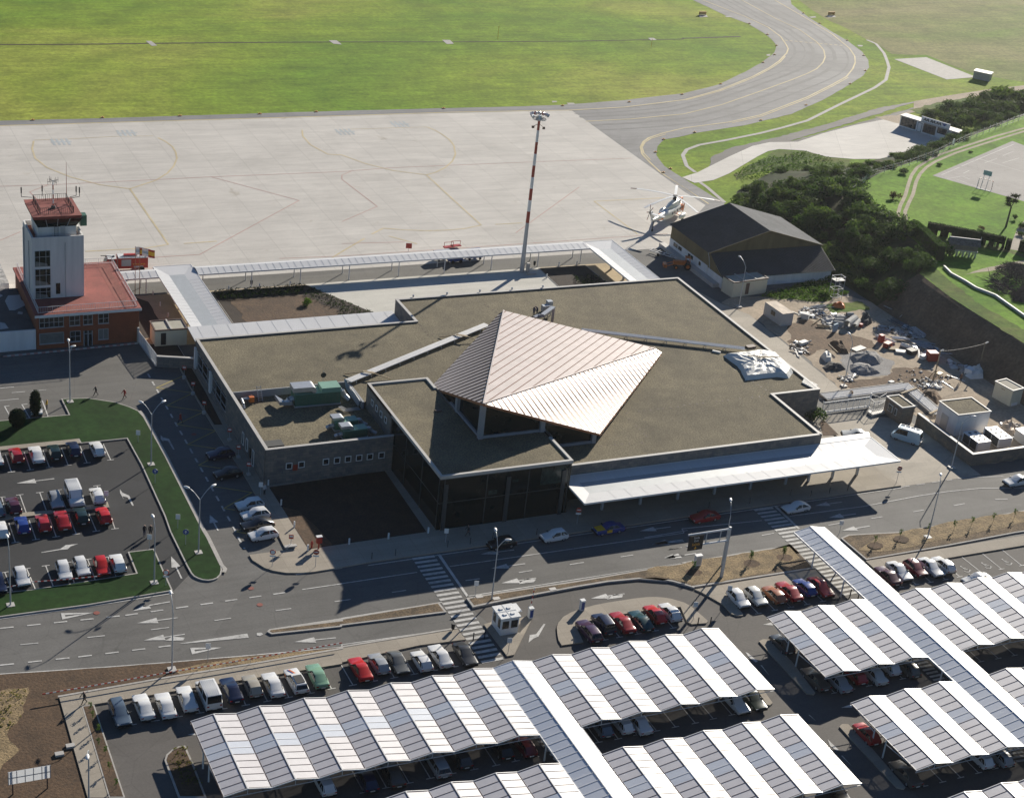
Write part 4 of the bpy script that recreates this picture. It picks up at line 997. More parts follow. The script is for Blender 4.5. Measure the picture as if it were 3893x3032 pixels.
# copper roof folded round two ridges that climb to the front left corner
V0, P1, P2, LL, RR = Vector((90.35, 184.1, 14.0)), Vector((113.9, 228.4, 6.5)), Vector((132.1, 210.1, 6.5)), Vector((91.0, 203.2, 7.2)), Vector((109.0, 184.2, 7.2))
P1b, P2b = Vector((113.2, 228.2, 6.2)), Vector((132.9, 209.1, 6.1))
def fold(poly):
 n = Vector((0, 0, 0))
 for k in range(1, len(poly) - 1):
  n += (poly[k] - poly[0]).cross(poly[k + 1] - poly[0])
 n.normalize()
 if n.z < 0: n = -n
 return n
faces = {'left': [V0, P1, P1b, LL], 'back': [V0, P2, P1], 'right': [V0, RR, P2b, P2]}
seam_dir = {'left': Vector((-1, 0.30, 0)), 'back': Vector((1, 1, 0)), 'right': Vector((0.30, -1, 0))}
for nm, poly in faces.items():
 n = fold(poly)
 mb = MB()
 up = [p for p in poly]
 dn = [p - n * 0.30 for p in poly]
 k_ = len(poly)
 mb.face(up if (up[1] - up[0]).cross(up[2] - up[0]).z > 0 else up[::-1])
 fo = mb.build('copper_roof', 'copper', term)
 # standing seams laid as ribs
 d = seam_dir[nm]
 d = (d - n * d.dot(n)).normalized()
 s = n.cross(d).normalized()
 o0 = poly[0]
 pr = [((p - o0).dot(d), (p - o0).dot(s)) for p in poly]
 smin, smax = min(q[1] for q in pr), max(q[1] for q in pr)
 rb = MB()
 step = {'left': 1.7, 'back': 1.3, 'right': 1.2}[nm]
 t = smin + step * 0.5
 while t < smax:
  xs = []
  for k in range(k_):
   (a0, a1), (b0, b1) = pr[k], pr[(k + 1) % k_]
   if (a1 - t) * (b1 - t) < 0:
    xs.append(a0 + (b0 - a0) * (t - a1) / (b1 - a1))
  if len(xs) >= 2 and max(xs) - min(xs) > 0.15:
   a_ = o0 + s * t + d * min(xs); b_ = o0 + s * t + d * max(xs)
   hw, hh = s * {'left': .2, 'back': .05, 'right': .09}[nm], n * {'left': .09, 'back': .05, 'right': .015}[nm]
   rb.hexa([a_ - hw, b_ - hw, b_ + hw, a_ + hw], [a_ - hw + hh, b_ - hw + hh, b_ + hw + hh, a_ + hw + hh])
  t += step
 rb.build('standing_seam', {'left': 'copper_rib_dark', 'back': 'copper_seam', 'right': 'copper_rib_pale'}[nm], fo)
und = MB()
for a, b in ((V0, RR), (RR, P2b), (P2b, P2), (P2, P1), (P1, P1b), (P1b, LL), (LL, V0)):
 z = Vector((0, 0, -0.35))
 und.face([a - Vector((0, 0, .01)), b - Vector((0, 0, .01)), b + z, a + z])
z = Vector((0, 0, -0.36))
und.face([p + z for p in (V0, LL, P1b)]).face([p + z for p in (V0, P1b, P1)]).face([p + z for p in (V0, P1, P2)]).face([p + z for p in (V0, P2, P2b)]).face([p + z for p in (V0, P2b, RR)])
und.build('fascia', 'copper_edge', term)
rg = MB()
rg.bar(V0 + Vector((0, 0, .05)), P1 + Vector((0, 0, .05)), 0.22, 0.14).bar(V0 + Vector((0, 0, .05)), P2 + Vector((0, 0, .05)), 0.22, 0.14)
rg.build('ridge_cap', 'copper', term)
# clerestory below the raised corner
def eave_z(x, yv, a, b, z_off):
 ab = Vector((b.x - a.x, b.y - a.y)); t = Vector((x - a.x, yv - a.y)).dot(ab) / ab.length_squared
 return a.z + (b.z - a.z) * t + z_off
cg = MB()
zt0 = 13.45
cg.face([(91.1, 185.5, gz - .3), (91.1, 185.5, zt0), (91.4, 202.8, 7.0), (91.4, 202.8, gz - 1.4)])
cg.face([(91.1, 185.5, gz - .3), (100.9, 185.5, gz - .3), (100.9, 185.5, 9.9), (91.1, 185.5, zt0)])
cg.face([(100.9, 185.3, RZ), (108.7, 185.3, RZ), (108.7, 185.3, 6.95), (100.9, 185.3, 9.9)])
cg.face([(108.7, 185.3, RZ), (132, 209.6, RZ), (132, 209.6, 6.0), (108.7, 185.3, 6.95)])
cg.face([(91.4, 202.8, RZ), (91.4, 202.8, 6.95), (113.4, 227.6, 6.0), (113.4, 227.6, RZ)])
cg.face([(113.4, 227.6, RZ), (113.4, 227.6, 6.1), (132, 209.6, 6.1), (132, 209.6, RZ)])
cg.build('clerestory_glass', 'dark_glass', term)
sl = MB()
sl.box(90.85, 91.2, 186.1, 196, gz - .26, gz + .12).box(91.3, 100.9, 185.2, 185.45, gz - .26, gz + .12).box(100.95, 108.6, 184.95, 185.25, RZ, RZ + 0.4)
sl.build('sill', 'parapet_inner', term)
for x, yv, zz, z0 in ((91.0, 185.4, 13.5, gz - .3), (91.1, 193.6, 10.2, gz - .3), (100.3, 185.35, 10.0, gz - .3), (108.6, 185.2, 6.9, RZ)):
 MB().box(x - .33, x + .33, yv - .33, yv + .33, z0, zz).build('column', 'parapet_inner', term)
# entrance front below the canopy
MB().box(100.9, 143.5, 179.42, 179.5, 0.1, 3.2).build('glass_wall', 'dark_glass', term)
MB().box(98.6, 100.2, 237.9, 238.1, 0, 2.4).build('door', 'window_glass', term)

# canopies with a valley gutter, hipped at both ends
def butterfly(name, label, x0, x1, y0, y1, va, vb, rim, val, posts, pz=None):
 t = thing(name, label, 'canopy', ((x0 + x1) / 2, (y0 + y1) / 2, 0))
 A, B, C_, D = (x0, y0, rim), (x1, y0, rim), (x1, y1, rim), (x0, y1, rim)
 va3, vb3 = (*va, val), (*vb, val)
 m = MB()
 along_x = abs(va[1] - vb[1]) < 0.5
 if along_x:
  fs = [[A, B, vb3, va3], [B, C_, vb3], [C_, D, va3, vb3], [D, A, va3]]
 else:
  fs = [[A, B, va3], [B, C_, vb3, va3], [C_, D, vb3], [D, A, va3, vb3]]
 for q in fs: m.face(q)
 roof = m.build('canopy_roof', 'canopy_white', t)
 # panel joints
 j = MB()
 if along_x:
  n = int((x1 - x0) / 2.4)
  for k in range(1, n):
   x = x0 + (x1 - x0) * k / n
   if va[0] < x < vb[0]:
    j.bar((x, y0 + .05, rim + .012), (x, va[1], val + .012), .03, .012).bar((x, va[1], val + .012), (x, y1 - .05, rim + .012), .03, .012)
 else:
  n = int((y1 - y0) / 1.2)
  for k in range(1, n):
   yv = y0 + (y1 - y0) * k / n
   if min(va[1], vb[1]) < yv < max(va[1], vb[1]):
    j.bar((x0 + .05, yv, rim + .012), (va[0], yv, val + .012), .03, .012).bar((va[0], yv, val + .012), (x1 - .05, yv, rim + .012), .03, .012)
 j.build('panel_joint', 'white_metal', roof)
 MB().bar((*va, val + .03), (*vb, val + .03), 0.34, 0.05).build('gutter', 'gutter', t)
 e = MB()
 for a, b in ((A, B), (B, C_), (C_, D), (D, A)):
  e.bar((a[0], a[1], rim - .1), (b[0], b[1], rim - .1), .1, .26)
 e.build('fascia', 'white_metal', t)
 s_ = MB()
 s_.face([(x0, y0, rim - .24), (x0, y1, rim - .24), (x1, y1, rim - .24), (x1, y0, rim - .24)])
 s_.build('soffit', 'post_grey', t)
 for p in posts:
  MB().box(p[0] - .16, p[0] + .16, p[1] - .16, p[1] + .16, 0, val - .1).build('post', 'post_grey', t)
 return t
butterfly('entrance_canopy', 'long white folded canopy along the road front of the terminal entrance', 100.85, 152.7, 171.8, 179.24, (104.3, 176.3), (148.5, 176.1), 4.05, 3.65,
  [(x, 175.8) for x in (106, 112, 118, 124, 130, 136, 140, 144.2, 148.6)])
e = MB().box(143.7, 152.7, 179.24, 180.7, 3.85, 4.05)
e.build('canopy_end', 'canopy_white', bpy.data.objects['entrance_canopy'])
butterfly('side_canopy', 'grey blue folded canopy between the control tower and the left end of the terminal', 65.2, 71.7, 239.0, 264.2, (68.35, 240.3), (68.35, 258.4), 2.9, 2.5, [(68.3, y_) for y_ in (242, 248, 254, 260)])
butterfly('side_canopy', 'white folded canopy from the apron to the right end of the terminal', 145.9, 152.1, 238.1, 262.8, (148.8, 239), (148.8, 257.2), 2.95, 2.55, [(148.8, y_) for y_ in (241, 246, 251, 256)])
t = thing('lean_to_canopy', 'narrow grey metal canopy strip against the back wall of the terminal left wing', 'canopy', (82, 234, 0))
MB().hexa([(64.5, 229.3, 2.4), (98.7, 229.3, 2.4), (98.7, 238.8, 3.0), (64.5, 238.8, 3.0)], [(64.5, 229.3, 2.55), (98.7, 229.3, 2.55), (98.7, 238.8, 3.15), (64.5, 238.8, 3.15)]).build('canopy_roof', 'canopy_white', t)
j = MB()
for k in range(14):
 x = 66 + k * 2.4
 j.bar((x, 229.4, 2.56), (x, 238.7, 3.16), .03, .012)
j.build('panel_joint', 'alu', t)
for x in (66, 74, 82, 90, 98):
 MB().box(x - .1, x + .1, 238.2, 238.4, 0, 2.95).build('post', 'post_grey', t)

# covered walkway along the apron
wk = thing('covered_walkway', 'long white glazed walkway roof on slim posts along the edge of the apron', 'walkway', (105, 261, 0))
def walkway(x0, x1):
 m = MB()
 m.face([(x0, 259.6, 2.95), (x1, 259.6, 2.95), (x1, 261.75, 3.25), (x0, 261.75, 3.25)]).face([(x0, 261.75, 3.25), (x1, 261.75, 3.25), (x1, 262.8, 3.0), (x0, 262.8, 3.0)])
 r = m.build('walkway_roof', 'canopy_white', wk)
 j = MB()
 x = x0 + 1.0
 while x < x1:
  j.bar((x, 259.62, 2.97), (x, 261.7, 3.262), .06, .02)
  x += 1.25
 j.build('glazing_bar', 'alu', r)
 MB().box(x0, x1, 259.5, 259.62, 2.72, 2.97).box(x0, x1, 262.78, 262.9, 2.8, 3.02).build('edge_beam', 'white_metal', wk)
 MB().face([(x0, 259.6, 2.75), (x0, 262.8, 2.8), (x1, 262.8, 2.8), (x1, 259.6, 2.75)]).build('soffit', 'post_grey', wk)
walkway(71.8, 145.8)
walkway(57.8, 65.1)
k = 0
for x in (72.6, 81.1, 89.8, 98.7, 108.0, 116.8, 126.0, 135.4, 144.2, 63.0):
 MB().cone((x, 259.75, 0), (x, 259.75, 2.75), .09, .09, 8).build('post', 'white_metal', wk)
 MB().cone((x - .2, 262.6, 0), (x - .2, 262.6, 2.8), .09, .09, 8).build('post', 'white_metal', wk)

# ================================================================== COVERED CAR PARK
def _canopy_bay(t, seg_, x0, period, y0, y1, c0, c1, low, high):
 sh, sh2, cl, rib, edge = MB(), MB(), MB(), MB(), MB()
 for k in seg_:
  xa, xb = x0 + k * period / 2, x0 + (k + 1) * period / 2
  za, zb = (low, high) if k % 2 == 0 else (high, low)
  for ya, yb, m in ((y0, c0, sh2), (c0, c1, cl), (c1, y1, sh)):
   m.face([(xa, ya, za), (xb, ya, zb), (xb, yb, zb), (xa, yb, za)])
  e_ = 0.012
  u0, u1 = lerp((xa, za), (xb, zb), .05), lerp((xa, za), (xb, zb), .95)
  def rline(yv, w_=.055):
   rib.bar((u0[0], yv, u0[1] + e_), (u1[0], yv, u1[1] + e_), w_, .03)
  m1 = int((y1 - c1) / 1.0)
  for q in range(m1 + 1):
   rline(y1 - .12 - (y1 - c1 - .2) * q / m1)
  m2 = int((c0 - y0) / 1.0)
  for q in range(m2 + 1):
   rline(c0 - .08 - (c0 - y0 - .2) * q / m2)
  edge.bar((u0[0], (c0 + c1) / 2, u0[1] + .02), (u1[0], (c0 + c1) / 2, u1[1] + .02), .06, .03)
  edge.bar((xa, y0, za - .02), (xb, y0, zb - .02), .08, .12).bar((xa, y1, za - .02), (xb, y1, zb - .02), .08, .12)
  if k % 2 == 1:
   edge.bar((xa, y0, za + .02), (xa, y1, za + .02), .12, .04)
  else:
   rib.bar((xb - .12, y0 + .1, zb - .02), (xb - .12, c0 - .1, zb - .02), .06, .05).bar((xb - .12, c1 + .1, zb - .02), (xb - .12, y1 - .1, zb - .02), .06, .05)
   rib.bar((xa, y0, za + .015), (xa, y1, za + .015), .08, .03)
 so = sh.build('roof_sheet', 'park_sheet', t)
 sh2.build('roof_sheet', 'park_sheet', t)
 cl.build('clear_sheet', 'clear_sheet', t)
 rib.build('rib', 'park_rib', so)
 edge.build('edge_trim', 'white_metal', t)

def car_canopy(label, x0, n, y0, y1, low=2.52, high=2.98, clear=(0.385, 0.55), period=5.0, group='car park roofs', walk=None):
 t = thing('parking_canopy', label, 'canopy', (x0 + n * period / 2, (y0 + y1) / 2, 0), 0, group)
 D = y1 - y0
 c1, c0 = y1 - clear[0] * D, y1 - clear[1] * D
 D = y1 - y0
 segs = [range(0, n * 2)] if walk is None else [range(0, walk * 2), range(walk * 2 + 2, n * 2)]
 for seg_ in segs:
  _canopy_bay(t, seg_, x0, period, y0, y1, c0, c1, low, high)
 # frames: pairs of posts with raking beams, and the truss under the front edge
 fr = MB()
 for k in range(0, n + 1, 2):
  x = min(x0 + k * period, x0 + n * period) + (0.12 if k == 0 else 0)
  ym = (c0 + c1) / 2
  for s in (-1, 1):
   MB().cone((x, ym + s * 1.1, 0), (x, ym + s * 1.1, low - .05), .10, .08, 8).build('post', 'white_metal', t)
  fr.bar((x, y0 + .1, low - .05), (x, y1 - .1, low - .05), .12, .14)
  fr.bar((x, ym - 1.1, 1.9), (x, y0 + 1.2, low - .1), .07, .07).bar((x, ym + 1.1, 1.9), (x, y1 - 1.2, low - .1), .07, .07)
 for yv in (y0 + .05, y1 - .05):
  fr.bar((x0, yv, low - .28), (x0 + n * period, yv, low - .28), .06, .06)
  for k in range(n * 2):
   xa = x0 + (k + 1) * period / 2
   if k % 2 == 1: fr.bar((xa, yv, low - .28), (xa, yv, low), .05, .05)
   else: fr.bar((xa, yv, low - .28), (xa, yv, high - .05), .05, .05)
 fr.build('frame', 'white_metal', t)
 return t

m, nt, b = _new('clear_sheet')
b.inputs["Base Color"].default_value = (0.60, 0.64, 0.71, 1)
b.inputs["Roughness"].default_value = 0.32
b.inputs["Metallic"].default_value = 0.0
b.inputs["Specular IOR Level"].default_value = 0.8
tr_ = nt.nodes.new("ShaderNodeBsdfTransparent")
mx = nt.nodes.new("ShaderNodeMixShader")
mx.inputs[0].default_value = 0.84
nt.links.new(tr_.outputs[0], mx.inputs[1]); nt.links.new(b.outputs[0], mx.inputs[2])
nt.links.new(mx.outputs[0], nt.nodes["Material Output"].inputs[0])
MT['clear_sheet'] = m

car_canopy('long folded car park roof on the left nearest the road', 39.8, 13, 129.9, 142.6, walk=7)
car_canopy('folded car park roof on the right nearest the road', 112.0, 9, 130.2, 143.1, walk=3)
car_canopy('second folded car park roof on the left, running out of the bottom edge', 39.8, 13, 112.4, 124.9, walk=7)
car_canopy('second folded car park roof on the right, below the second glazed walkway', 112.0, 9, 112.4, 125.0, walk=3)
car_canopy('third folded car park roof at the bottom right corner', 112.0, 9, 95.0, 107.4, walk=3)

def glazed_walk(label, x0, x1, y0, y1, low, high, posts):
 t = thing('glazed_walkway', label, 'walkway', ((x0 + x1) / 2, (y0 + y1) / 2, 0))
 xm = (x0 + x1) / 2
 m = MB()
 m.face([(x0, y0, low), (xm, y0, high), (xm, y1, high), (x0, y1, low)]).face([(xm, y0, high), (x1, y0, low), (x1, y1, low), (xm, y1, high)])
 so = m.build('clear_sheet', 'clear_sheet', t)
 r = MB()
 yv = y1 - .05
 while yv > y0:
  r.bar((x0, yv, low + .02), (xm, yv, high + .02), .07, .04).bar((xm, yv, high + .02), (x1, yv, low + .02), .07, .04)
  yv -= 1.22
 r.bar((xm, y0, high + .03), (xm, y1, high + .03), .14, .05)
 r.build('glazing_bar', 'white_metal', so)
 e = MB()
 for x in (x0, x1):
  e.bar((x, y0, low - .08), (x, y1, low - .08), .12, .22)
 e.bar((x0, y1, low - .06), (x1, y1, low - .06), .1, .16)
 e.build('edge_beam', 'white_metal', t)
 for (x, yv) in posts:
  MB().cone((x, yv, 0), (x, yv, low - .1), .11, .09, 8).build('post', 'white_metal', t)
 return t
glazed_walk('glazed ridged walkway roof crossing the left car park rows from the toll booth crossing', 74.8, 79.8, 100, 142.7, 2.5, 3.05, [(x, y_) for y_ in (128.6, 121, 108) for x in (75.0, 79.6)])
glazed_walk('glazed ridged walkway roof from the gantry crossing through the right car park rows', 127.0, 132.0, 92, 160.2, 2.5, 3.05, [(126.95, 155.0), (126.8, 147.9), (131.9, 155), (131.9, 147.9), (127.1, 127.5), (131.9, 127.5)])

# ================================================================== CONTROL TOWER AND OFFICES
off = thing('office_building', 'two storey red brick office block with a terracotta flat roof beside the control tower', 'building', (49.6, 250.5, 0))
MB().box(41.9, 57.5, 241.4, 259.9, 0, 5.75).build('brick_wall', 'brick_red', off)
ro = MB().box(41.6, 57.75, 240.9, 260.2, 5.75, 6.05).build('roof', 'terracotta', off)
MB().prism([(54.6, 242.5), (56.4, 242.5), (56.4, 259.2), (54.6, 259.2)], 6.05, 6.062).prism([(42.4, 241.4), (57, 241.4), (57, 243), (42.4, 243)], 6.05, 6.06).build('roof_stain', 'terracotta_dark', ro)
MB().box(41.55, 57.8, 240.8, 240.9, 5.62, 6.0).build('eaves_trim', 'white_paint', off)
def grid_window(parent, x0, x1, z0, z1, yv, nx, nz, glass='window_glass'):
 f = MB()
 t = .07
 for k in range(nx + 1):
  x = x0 + (x1 - x0) * k / nx
  f.box(x - t / 2, x + t / 2, yv - .05, yv + .05, z0, z1)
 for k in range(nz + 1):
  z = z0 + (z1 - z0) * k / nz
  f.box(x0, x1, yv - .055, yv + .045, z - t / 2, z + t / 2)
 fo = f.build('window', 'alu', parent)
 MB().box(x0, x1, yv - .02, yv + .03, z0, z1).build('pane', glass, fo)
 MB().box(x0 - .1, x1 + .1, yv - .12, yv - .056, z0 - .12, z0 - .04).build('sill', 'alu', fo)
def sx(px): return 41.9 + (px - 465) / (1720 - 465) * 15.6
for x0, x1, z0, z1, nx, nz, g_ in ((498, 788, 3.75, 5.35, 5, 2, 'window_glass'), (862, 985, 3.75, 5.35, 2, 2, 'window_glass'), (1030, 1140, 3.75, 5.35, 2, 2, 'window_glass'), (1215, 1338, 3.75, 5.35, 2, 2, 'window_glass'),
       (498, 788, 1.05, 2.75, 1, 1, 'blind_glass'), (868, 992, 1.05, 2.75, 2, 2, 'window_glass'), (1215, 1335, 1.05, 2.75, 2, 1, 'blind_glass')):
 grid_window(off, sx(x0), sx(x1), z0, z1, 241.37, nx, nz, g_)
d_ = MB().box(sx(1030), sx(1140), 241.3, 241.42, 0.15, 2.7).build('door', 'window_glass', off)
MB().box(sx(1080), sx(1092), 241.26, 241.3, 0.15, 2.7).box(sx(1030), sx(1040), 241.26, 241.3, 0.15, 2.7).box(sx(1132), sx(1140), 241.26, 241.3, 0.15, 2.7).box(sx(1040), sx(1132), 241.26, 241.3, 2.15, 2.25).build('door_frame', 'alu', d_)
def railing(parent, name, pts, z, h_, m='mesh_white', step=0.35, r=0.02):
 mb = MB()
 for a, b in zip(pts, pts[1:]):
  L = math.hypot(b[0] - a[0], b[1] - a[1])
  for zz in (z + .12, z + h_):
   mb.bar((*a, zz), (*b, zz), .05, .05)
  n = max(1, int(L / step))
  for k in range(n + 1):
   p = lerp(a, b, k / n)
   mb.bar((*p, z), (*p, z + h_), r * (2.4 if k % 6 == 0 else 1), r * (2.4 if k % 6 == 0 else 1))
 return mb.build(name, m, parent)
railing(off, 'railing', [(42.2, 259.6), (42.2, 241.6), (57.2, 241.6), (57.2, 251.4)], 6.05, 1.0)
railing(off, 'railing', [(57.2, 252.1), (57.2, 259.4), (51.5, 259.4)], 6.05, 1.0)

twr = thing('control_tower', 'square white plaster control tower with a red roofed glazed cab and antennas', 'tower', (46.3, 250.8, 6.05))
X0, X1, Y0, Y1, TZ = 42.4, 50.2, 247.0, 254.7, 15.9
MB().box(X0, X1, Y0, Y1, 6.06, TZ - .6).build('shaft', 'tower_plaster', twr)
mb = MB()
wall_run(mb, [(X0, Y0), (X1, Y0), (X1, Y1), (X0, Y1)], .28, TZ - .6, TZ + .25)
mb.build('parapet', 'tower_plaster', twr)
MB().sheet([(X0 + .28, Y0 + .28), (X1 - .28, Y0 + .28), (X1 - .28, Y1 - .28), (X0 + .28, Y1 - .28)], TZ - .55).build('gallery_floor', 'terracotta_dark', twr)
# stair window in three bays, and the slit window
def tx(px): return X0 + (px - 253) / (680 - 253) * (X1 - X0)
for z0, z1 in ((11.4, 14.0), (8.3, 11.0), (6.15, 7.9)):
 f = MB()
 xa, xb = tx(275), tx(400)
 for k in range(4):
  x = xa + (xb - xa) * (0, .3, .72, 1)[k]
  f.box(x - .03, x + .03, Y0 - .06, Y0 + .04, z0, z1)
 for k in range(3):
  z = z0 + (z1 - z0) * (0, .62, 1)[k]
  f.box(xa, xb, Y0 - .065, Y0 + .035, z - .03, z + .03)
 fo = f.build('stair_window', 'post_grey', twr)
 MB().box(xa, xb, Y0 - .03, Y0 + .02, z0, z1).build('pane', 'dark_glass', fo)
 MB().face([(xa + .1, Y0 - .035, z0 + .05), (xb - .3, Y0 - .035, z0 + .05), (xb - .5, Y0 - .035, z0 + .5), (xa + .1, Y0 - .035, z0 + .9)]).build('blind', 'blind_glass', fo)
MB().box(tx(445), tx(480), Y0 - .05, Y0 + .02, 6.7, 8.5).build('slit_window', 'dark_glass', twr)
MB().tube([(tx(525), Y0 - .08, 6.1), (tx(525), Y0 - .08, 15.2)], .06).build('downpipe', 'alu', twr)
MB().tube([(X0 - .08, Y0 + 2.5, 6.1), (X0 - .08, Y0 + 2.5, 14.8)], .06).tube([(X0 - .1, Y1 - 1, 6.1), (X0 - .1, Y1 - 1, 15.4)], .14).build('downpipe', 'post_grey', twr)
# cab: wall, outward leaning glass, roof slab
cx0, cx1, cy0, cy1 = 43.5, 49.3, 248.0, 253.6
MB().box(cx0, cx1, cy0, cy1, TZ - .55, 17.4).build('cab_wall', 'tower_plaster', twr)
g_ = .8
MB().hexa([(cx0, cy0, 17.4), (cx1, cy0, 17.4), (cx1, cy1, 17.4), (cx0, cy1, 17.4)], [(cx0 - g_, cy0 - g_, 19.0), (cx1 + g_, cy0 - g_, 19.0), (cx1 + g_, cy1 + g_, 19.0), (cx0 - g_, cy1 + g_, 19.0)]).build('cab_glass', 'dark_glass', twr)
m_ = MB()
for k in range(1, 4):
 x = cx0 + (cx1 - cx0) * k / 4; xt = (cx0 - g_) + (cx1 - cx0 + 2 * g_) * k / 4
 m_.bar((x, cy0 - .03, 17.4), (xt, cy0 - g_ - .03, 19), .07, .06)
m_.build('mullion', 'alu', twr)
rx0, rx1, ry0, ry1 = 42.6, 49.95, 246.9, 254.7
rf = MB().hexa([(rx0 + .15, ry0 + .15, 19.0), (rx1 - .15, ry0 + .15, 19.0), (rx1 - .15, ry1 - .15, 19.0), (rx0 + .15, ry1 - .15, 19.0)], [(rx0, ry0, 19.5), (rx1, ry0, 19.5), (rx1, ry1, 19.5), (rx0, ry1, 19.5)]).build('cab_roof', 'terracotta', twr)
railing(twr, 'roof_railing', [(43.9, 248), (43.9, 253.9), (48.9, 253.9), (48.9, 248), (43.9, 248)], 19.5, 1.0, 'dark_post', .3, .03)
railing(twr, 'gallery_railing', [(43.0, 247.5), (49.8, 247.5)], TZ - .5, .9, 'alu', .6)
MB().box(46.9, 47.6, 247.94, 248.01, TZ - .5, 17.5).build('cab_door', 'alu', twr)
la = MB()
for x in (45.95, 46.5): la.bar((x, 247.8, TZ - .5), (x, 247.8, 19.6), .05, .05)
for k in range(11): la.bar((45.95, 247.8, 15.7 + k * .34), (46.5, 247.8, 15.7 + k * .34), .04, .04)
la.build('ladder', 'dark_post', twr)
MB().box(43.7, 44.2, 247.3, 247.7, TZ - .5, TZ + .1).build('lamp_box', 'lamp_glass', twr)
MB().box(50.3, 51.3, 250, 251.4, 16.5, 18.2).build('equipment_box', 'green_paint', twr)
MB().bar((49.2, 250.7, 17), (50.4, 250.7, 17), .2, .2).build('box_bracket', 'post_grey', twr)
ms = MB()
for k in range(6):
 ms.mi(k % 2).cone((46.3, 250.4, 19.5 + k * .75), (46.3, 250.4, 20.25 + k * .75), .09, .09, 8)
an = ms.build('antenna_mast', ['red_stripe', 'white_paint'], twr)
a2 = MB()
for k in range(4):
 a_ = k * math.pi / 2 + .4
 a2.bar((46.3, 250.4, 23.9), (46.3 + .95 * math.cos(a_), 250.4 + .95 * math.sin(a_), 23.9), .05, .05)
 for r in (.5, .9):
  p = (46.3 + r * math.cos(a_), 250.4 + r * math.sin(a_))
  a2.bar((*p, 23.5), (*p, 24.4), .04, .04)
a2.build('antenna_array', 'dark_post', an)
MB().cone((46.3, 250.4, 19.5), (46.3, 250.4, 19.9), .4, .3, 8).build('mast_foot', 'dark_post', an)
MB().cone((49.0, 253.9, 20.3), (49.0, 253.9, 25.6), .05, .02, 6).build('whip_antenna', 'red_stripe', twr)
for (x, yv, ox) in ((43.7, 253.6, -1.6), (45.3, 253.9, 0), (49.3, 253.0, 1.0), (49.3, 252.5, 1.4)):
 MB().bar((x, yv, 20.2), (x + ox, yv, 20.4), .07, .07).cone((x + ox, yv, 20.4), (x + ox, yv, 22.0), .05, .04, 6).cone((x + ox, yv, 21.0), (x + ox, yv, 21.9), .1, .1, 6).build('rod_antenna', 'dark_post', twr)

low = thing('flat_shed', 'low building with a dark patched roof and white front wall left of the brick offices', 'building', (33, 250, 0))
MB().box(20, 41.8, 241.8, 258.4, 0, 3.2).build('wall', 'plaster', low)
MB().box(20, 41.8, 241.6, 241.85, 0, 3.4).build('front_wall', 'plaster', low)
MB().sheet([(20, 241.86), (41.8, 241.86), (41.8, 258.4), (20, 258.4)], 3.22).build('roof', 'rubber_roof', low)
pt = MB()
for q in ([(40.03,255.63),(41.83,255.56),(41.73,253.33),(42.57,252.68),(42.18,251.52),(40.07,249.72),(39.26,249.87),(39.21,253.54)], [(37.18,245.74),(37.82,245.15),(38.05,243.24),(36.74,243.03)], [(40.54,249.15),(41.13,248.8),(40.9,247.98),(40.22,248.39)], [(38.91,256.34),(39.29,255.77),(38.71,255.12)]):
 pt.sheet(q, 3.235)
pt.build('roof_patch', 'coping', low)
low = thing('flat_shed', 'grey stained flat roofed outbuilding at the left edge behind the tower', 'building', (32, 265, 0))
MB().box(20, 41.0, 260.6, 270, 0, 3.2).build('wall', 'plaster', low)
MT['stained_roof'] = M('stained_roof', (0.36, 0.35, 0.33), 0.9, var=0.45, scale=0.9, fine=(2.5, 0.4))
MB().sheet([(20, 260.6), (41.0, 260.6), (41.0, 270), (20, 270)], 3.215).build('roof', 'stained_roof', low)

# ================================================================== HANGAR
hg = thing('hangar', 'ochre and white hangar with dark corrugated roofs beside the wooded slope', 'hangar', (177.7, 253.5, 0))
hx0, hx1, hy0, hy1, xm = 165.3, 190.0, 249.2, 263.6, 177.7
MB().box(hx0, hx1, hy0 + .02, hy1, 0, 2.35).box(hx0 + .1, hx1 - .5, 243.8, hy0, 0, 2.1).build('base_wall', 'plaster', hg)
m_ = MB()
m_.hexa([(hx0 + .05, hy0, 2.35), (hx0 + .3, hy0, 2.35), (hx0 + .3, hy1, 2.35), (hx0 + .05, hy1, 2.35)], [(hx0 + .05, hy0, 5.0), (hx0 + .3, hy0, 5.0), (hx0 + .3, hy1, 5.0), (hx0 + .05, hy1, 5.0)])
m_.box(hx1 - .3, hx1 - .05, hy0, hy1, 2.35, 5.0)
for yv in (hy0, hy1 - .06):
 m_.hexa([(hx0 + .3, yv, 2.35), (hx1 - .3, yv, 2.35), (hx1 - .3, yv + .06, 2.35), (hx0 + .3, yv + .06, 2.35)], [(hx0 + .3, yv, 5.0), (hx1 - .3, yv, 5.0), (hx1 - .3, yv + .06, 5.0), (hx0 + .3, yv + .06, 5.0)])
 m_.face([(hx0, yv - .01, 5.0), (hx1, yv - .01, 5.0), (xm, yv - .01, 8.45)])
m_.face([(hx0 + .05, 243.9, 2.1), (hx0 + .05, hy0, 2.1), (hx0 + .05, hy0, 4.9)]).face([(hx1 - .5, 243.9, 2.1), (hx1 - .5, hy0, 4.9), (hx1 - .5, hy0, 2.1)])
m_.build('cladding', 'ochre_panel', hg)
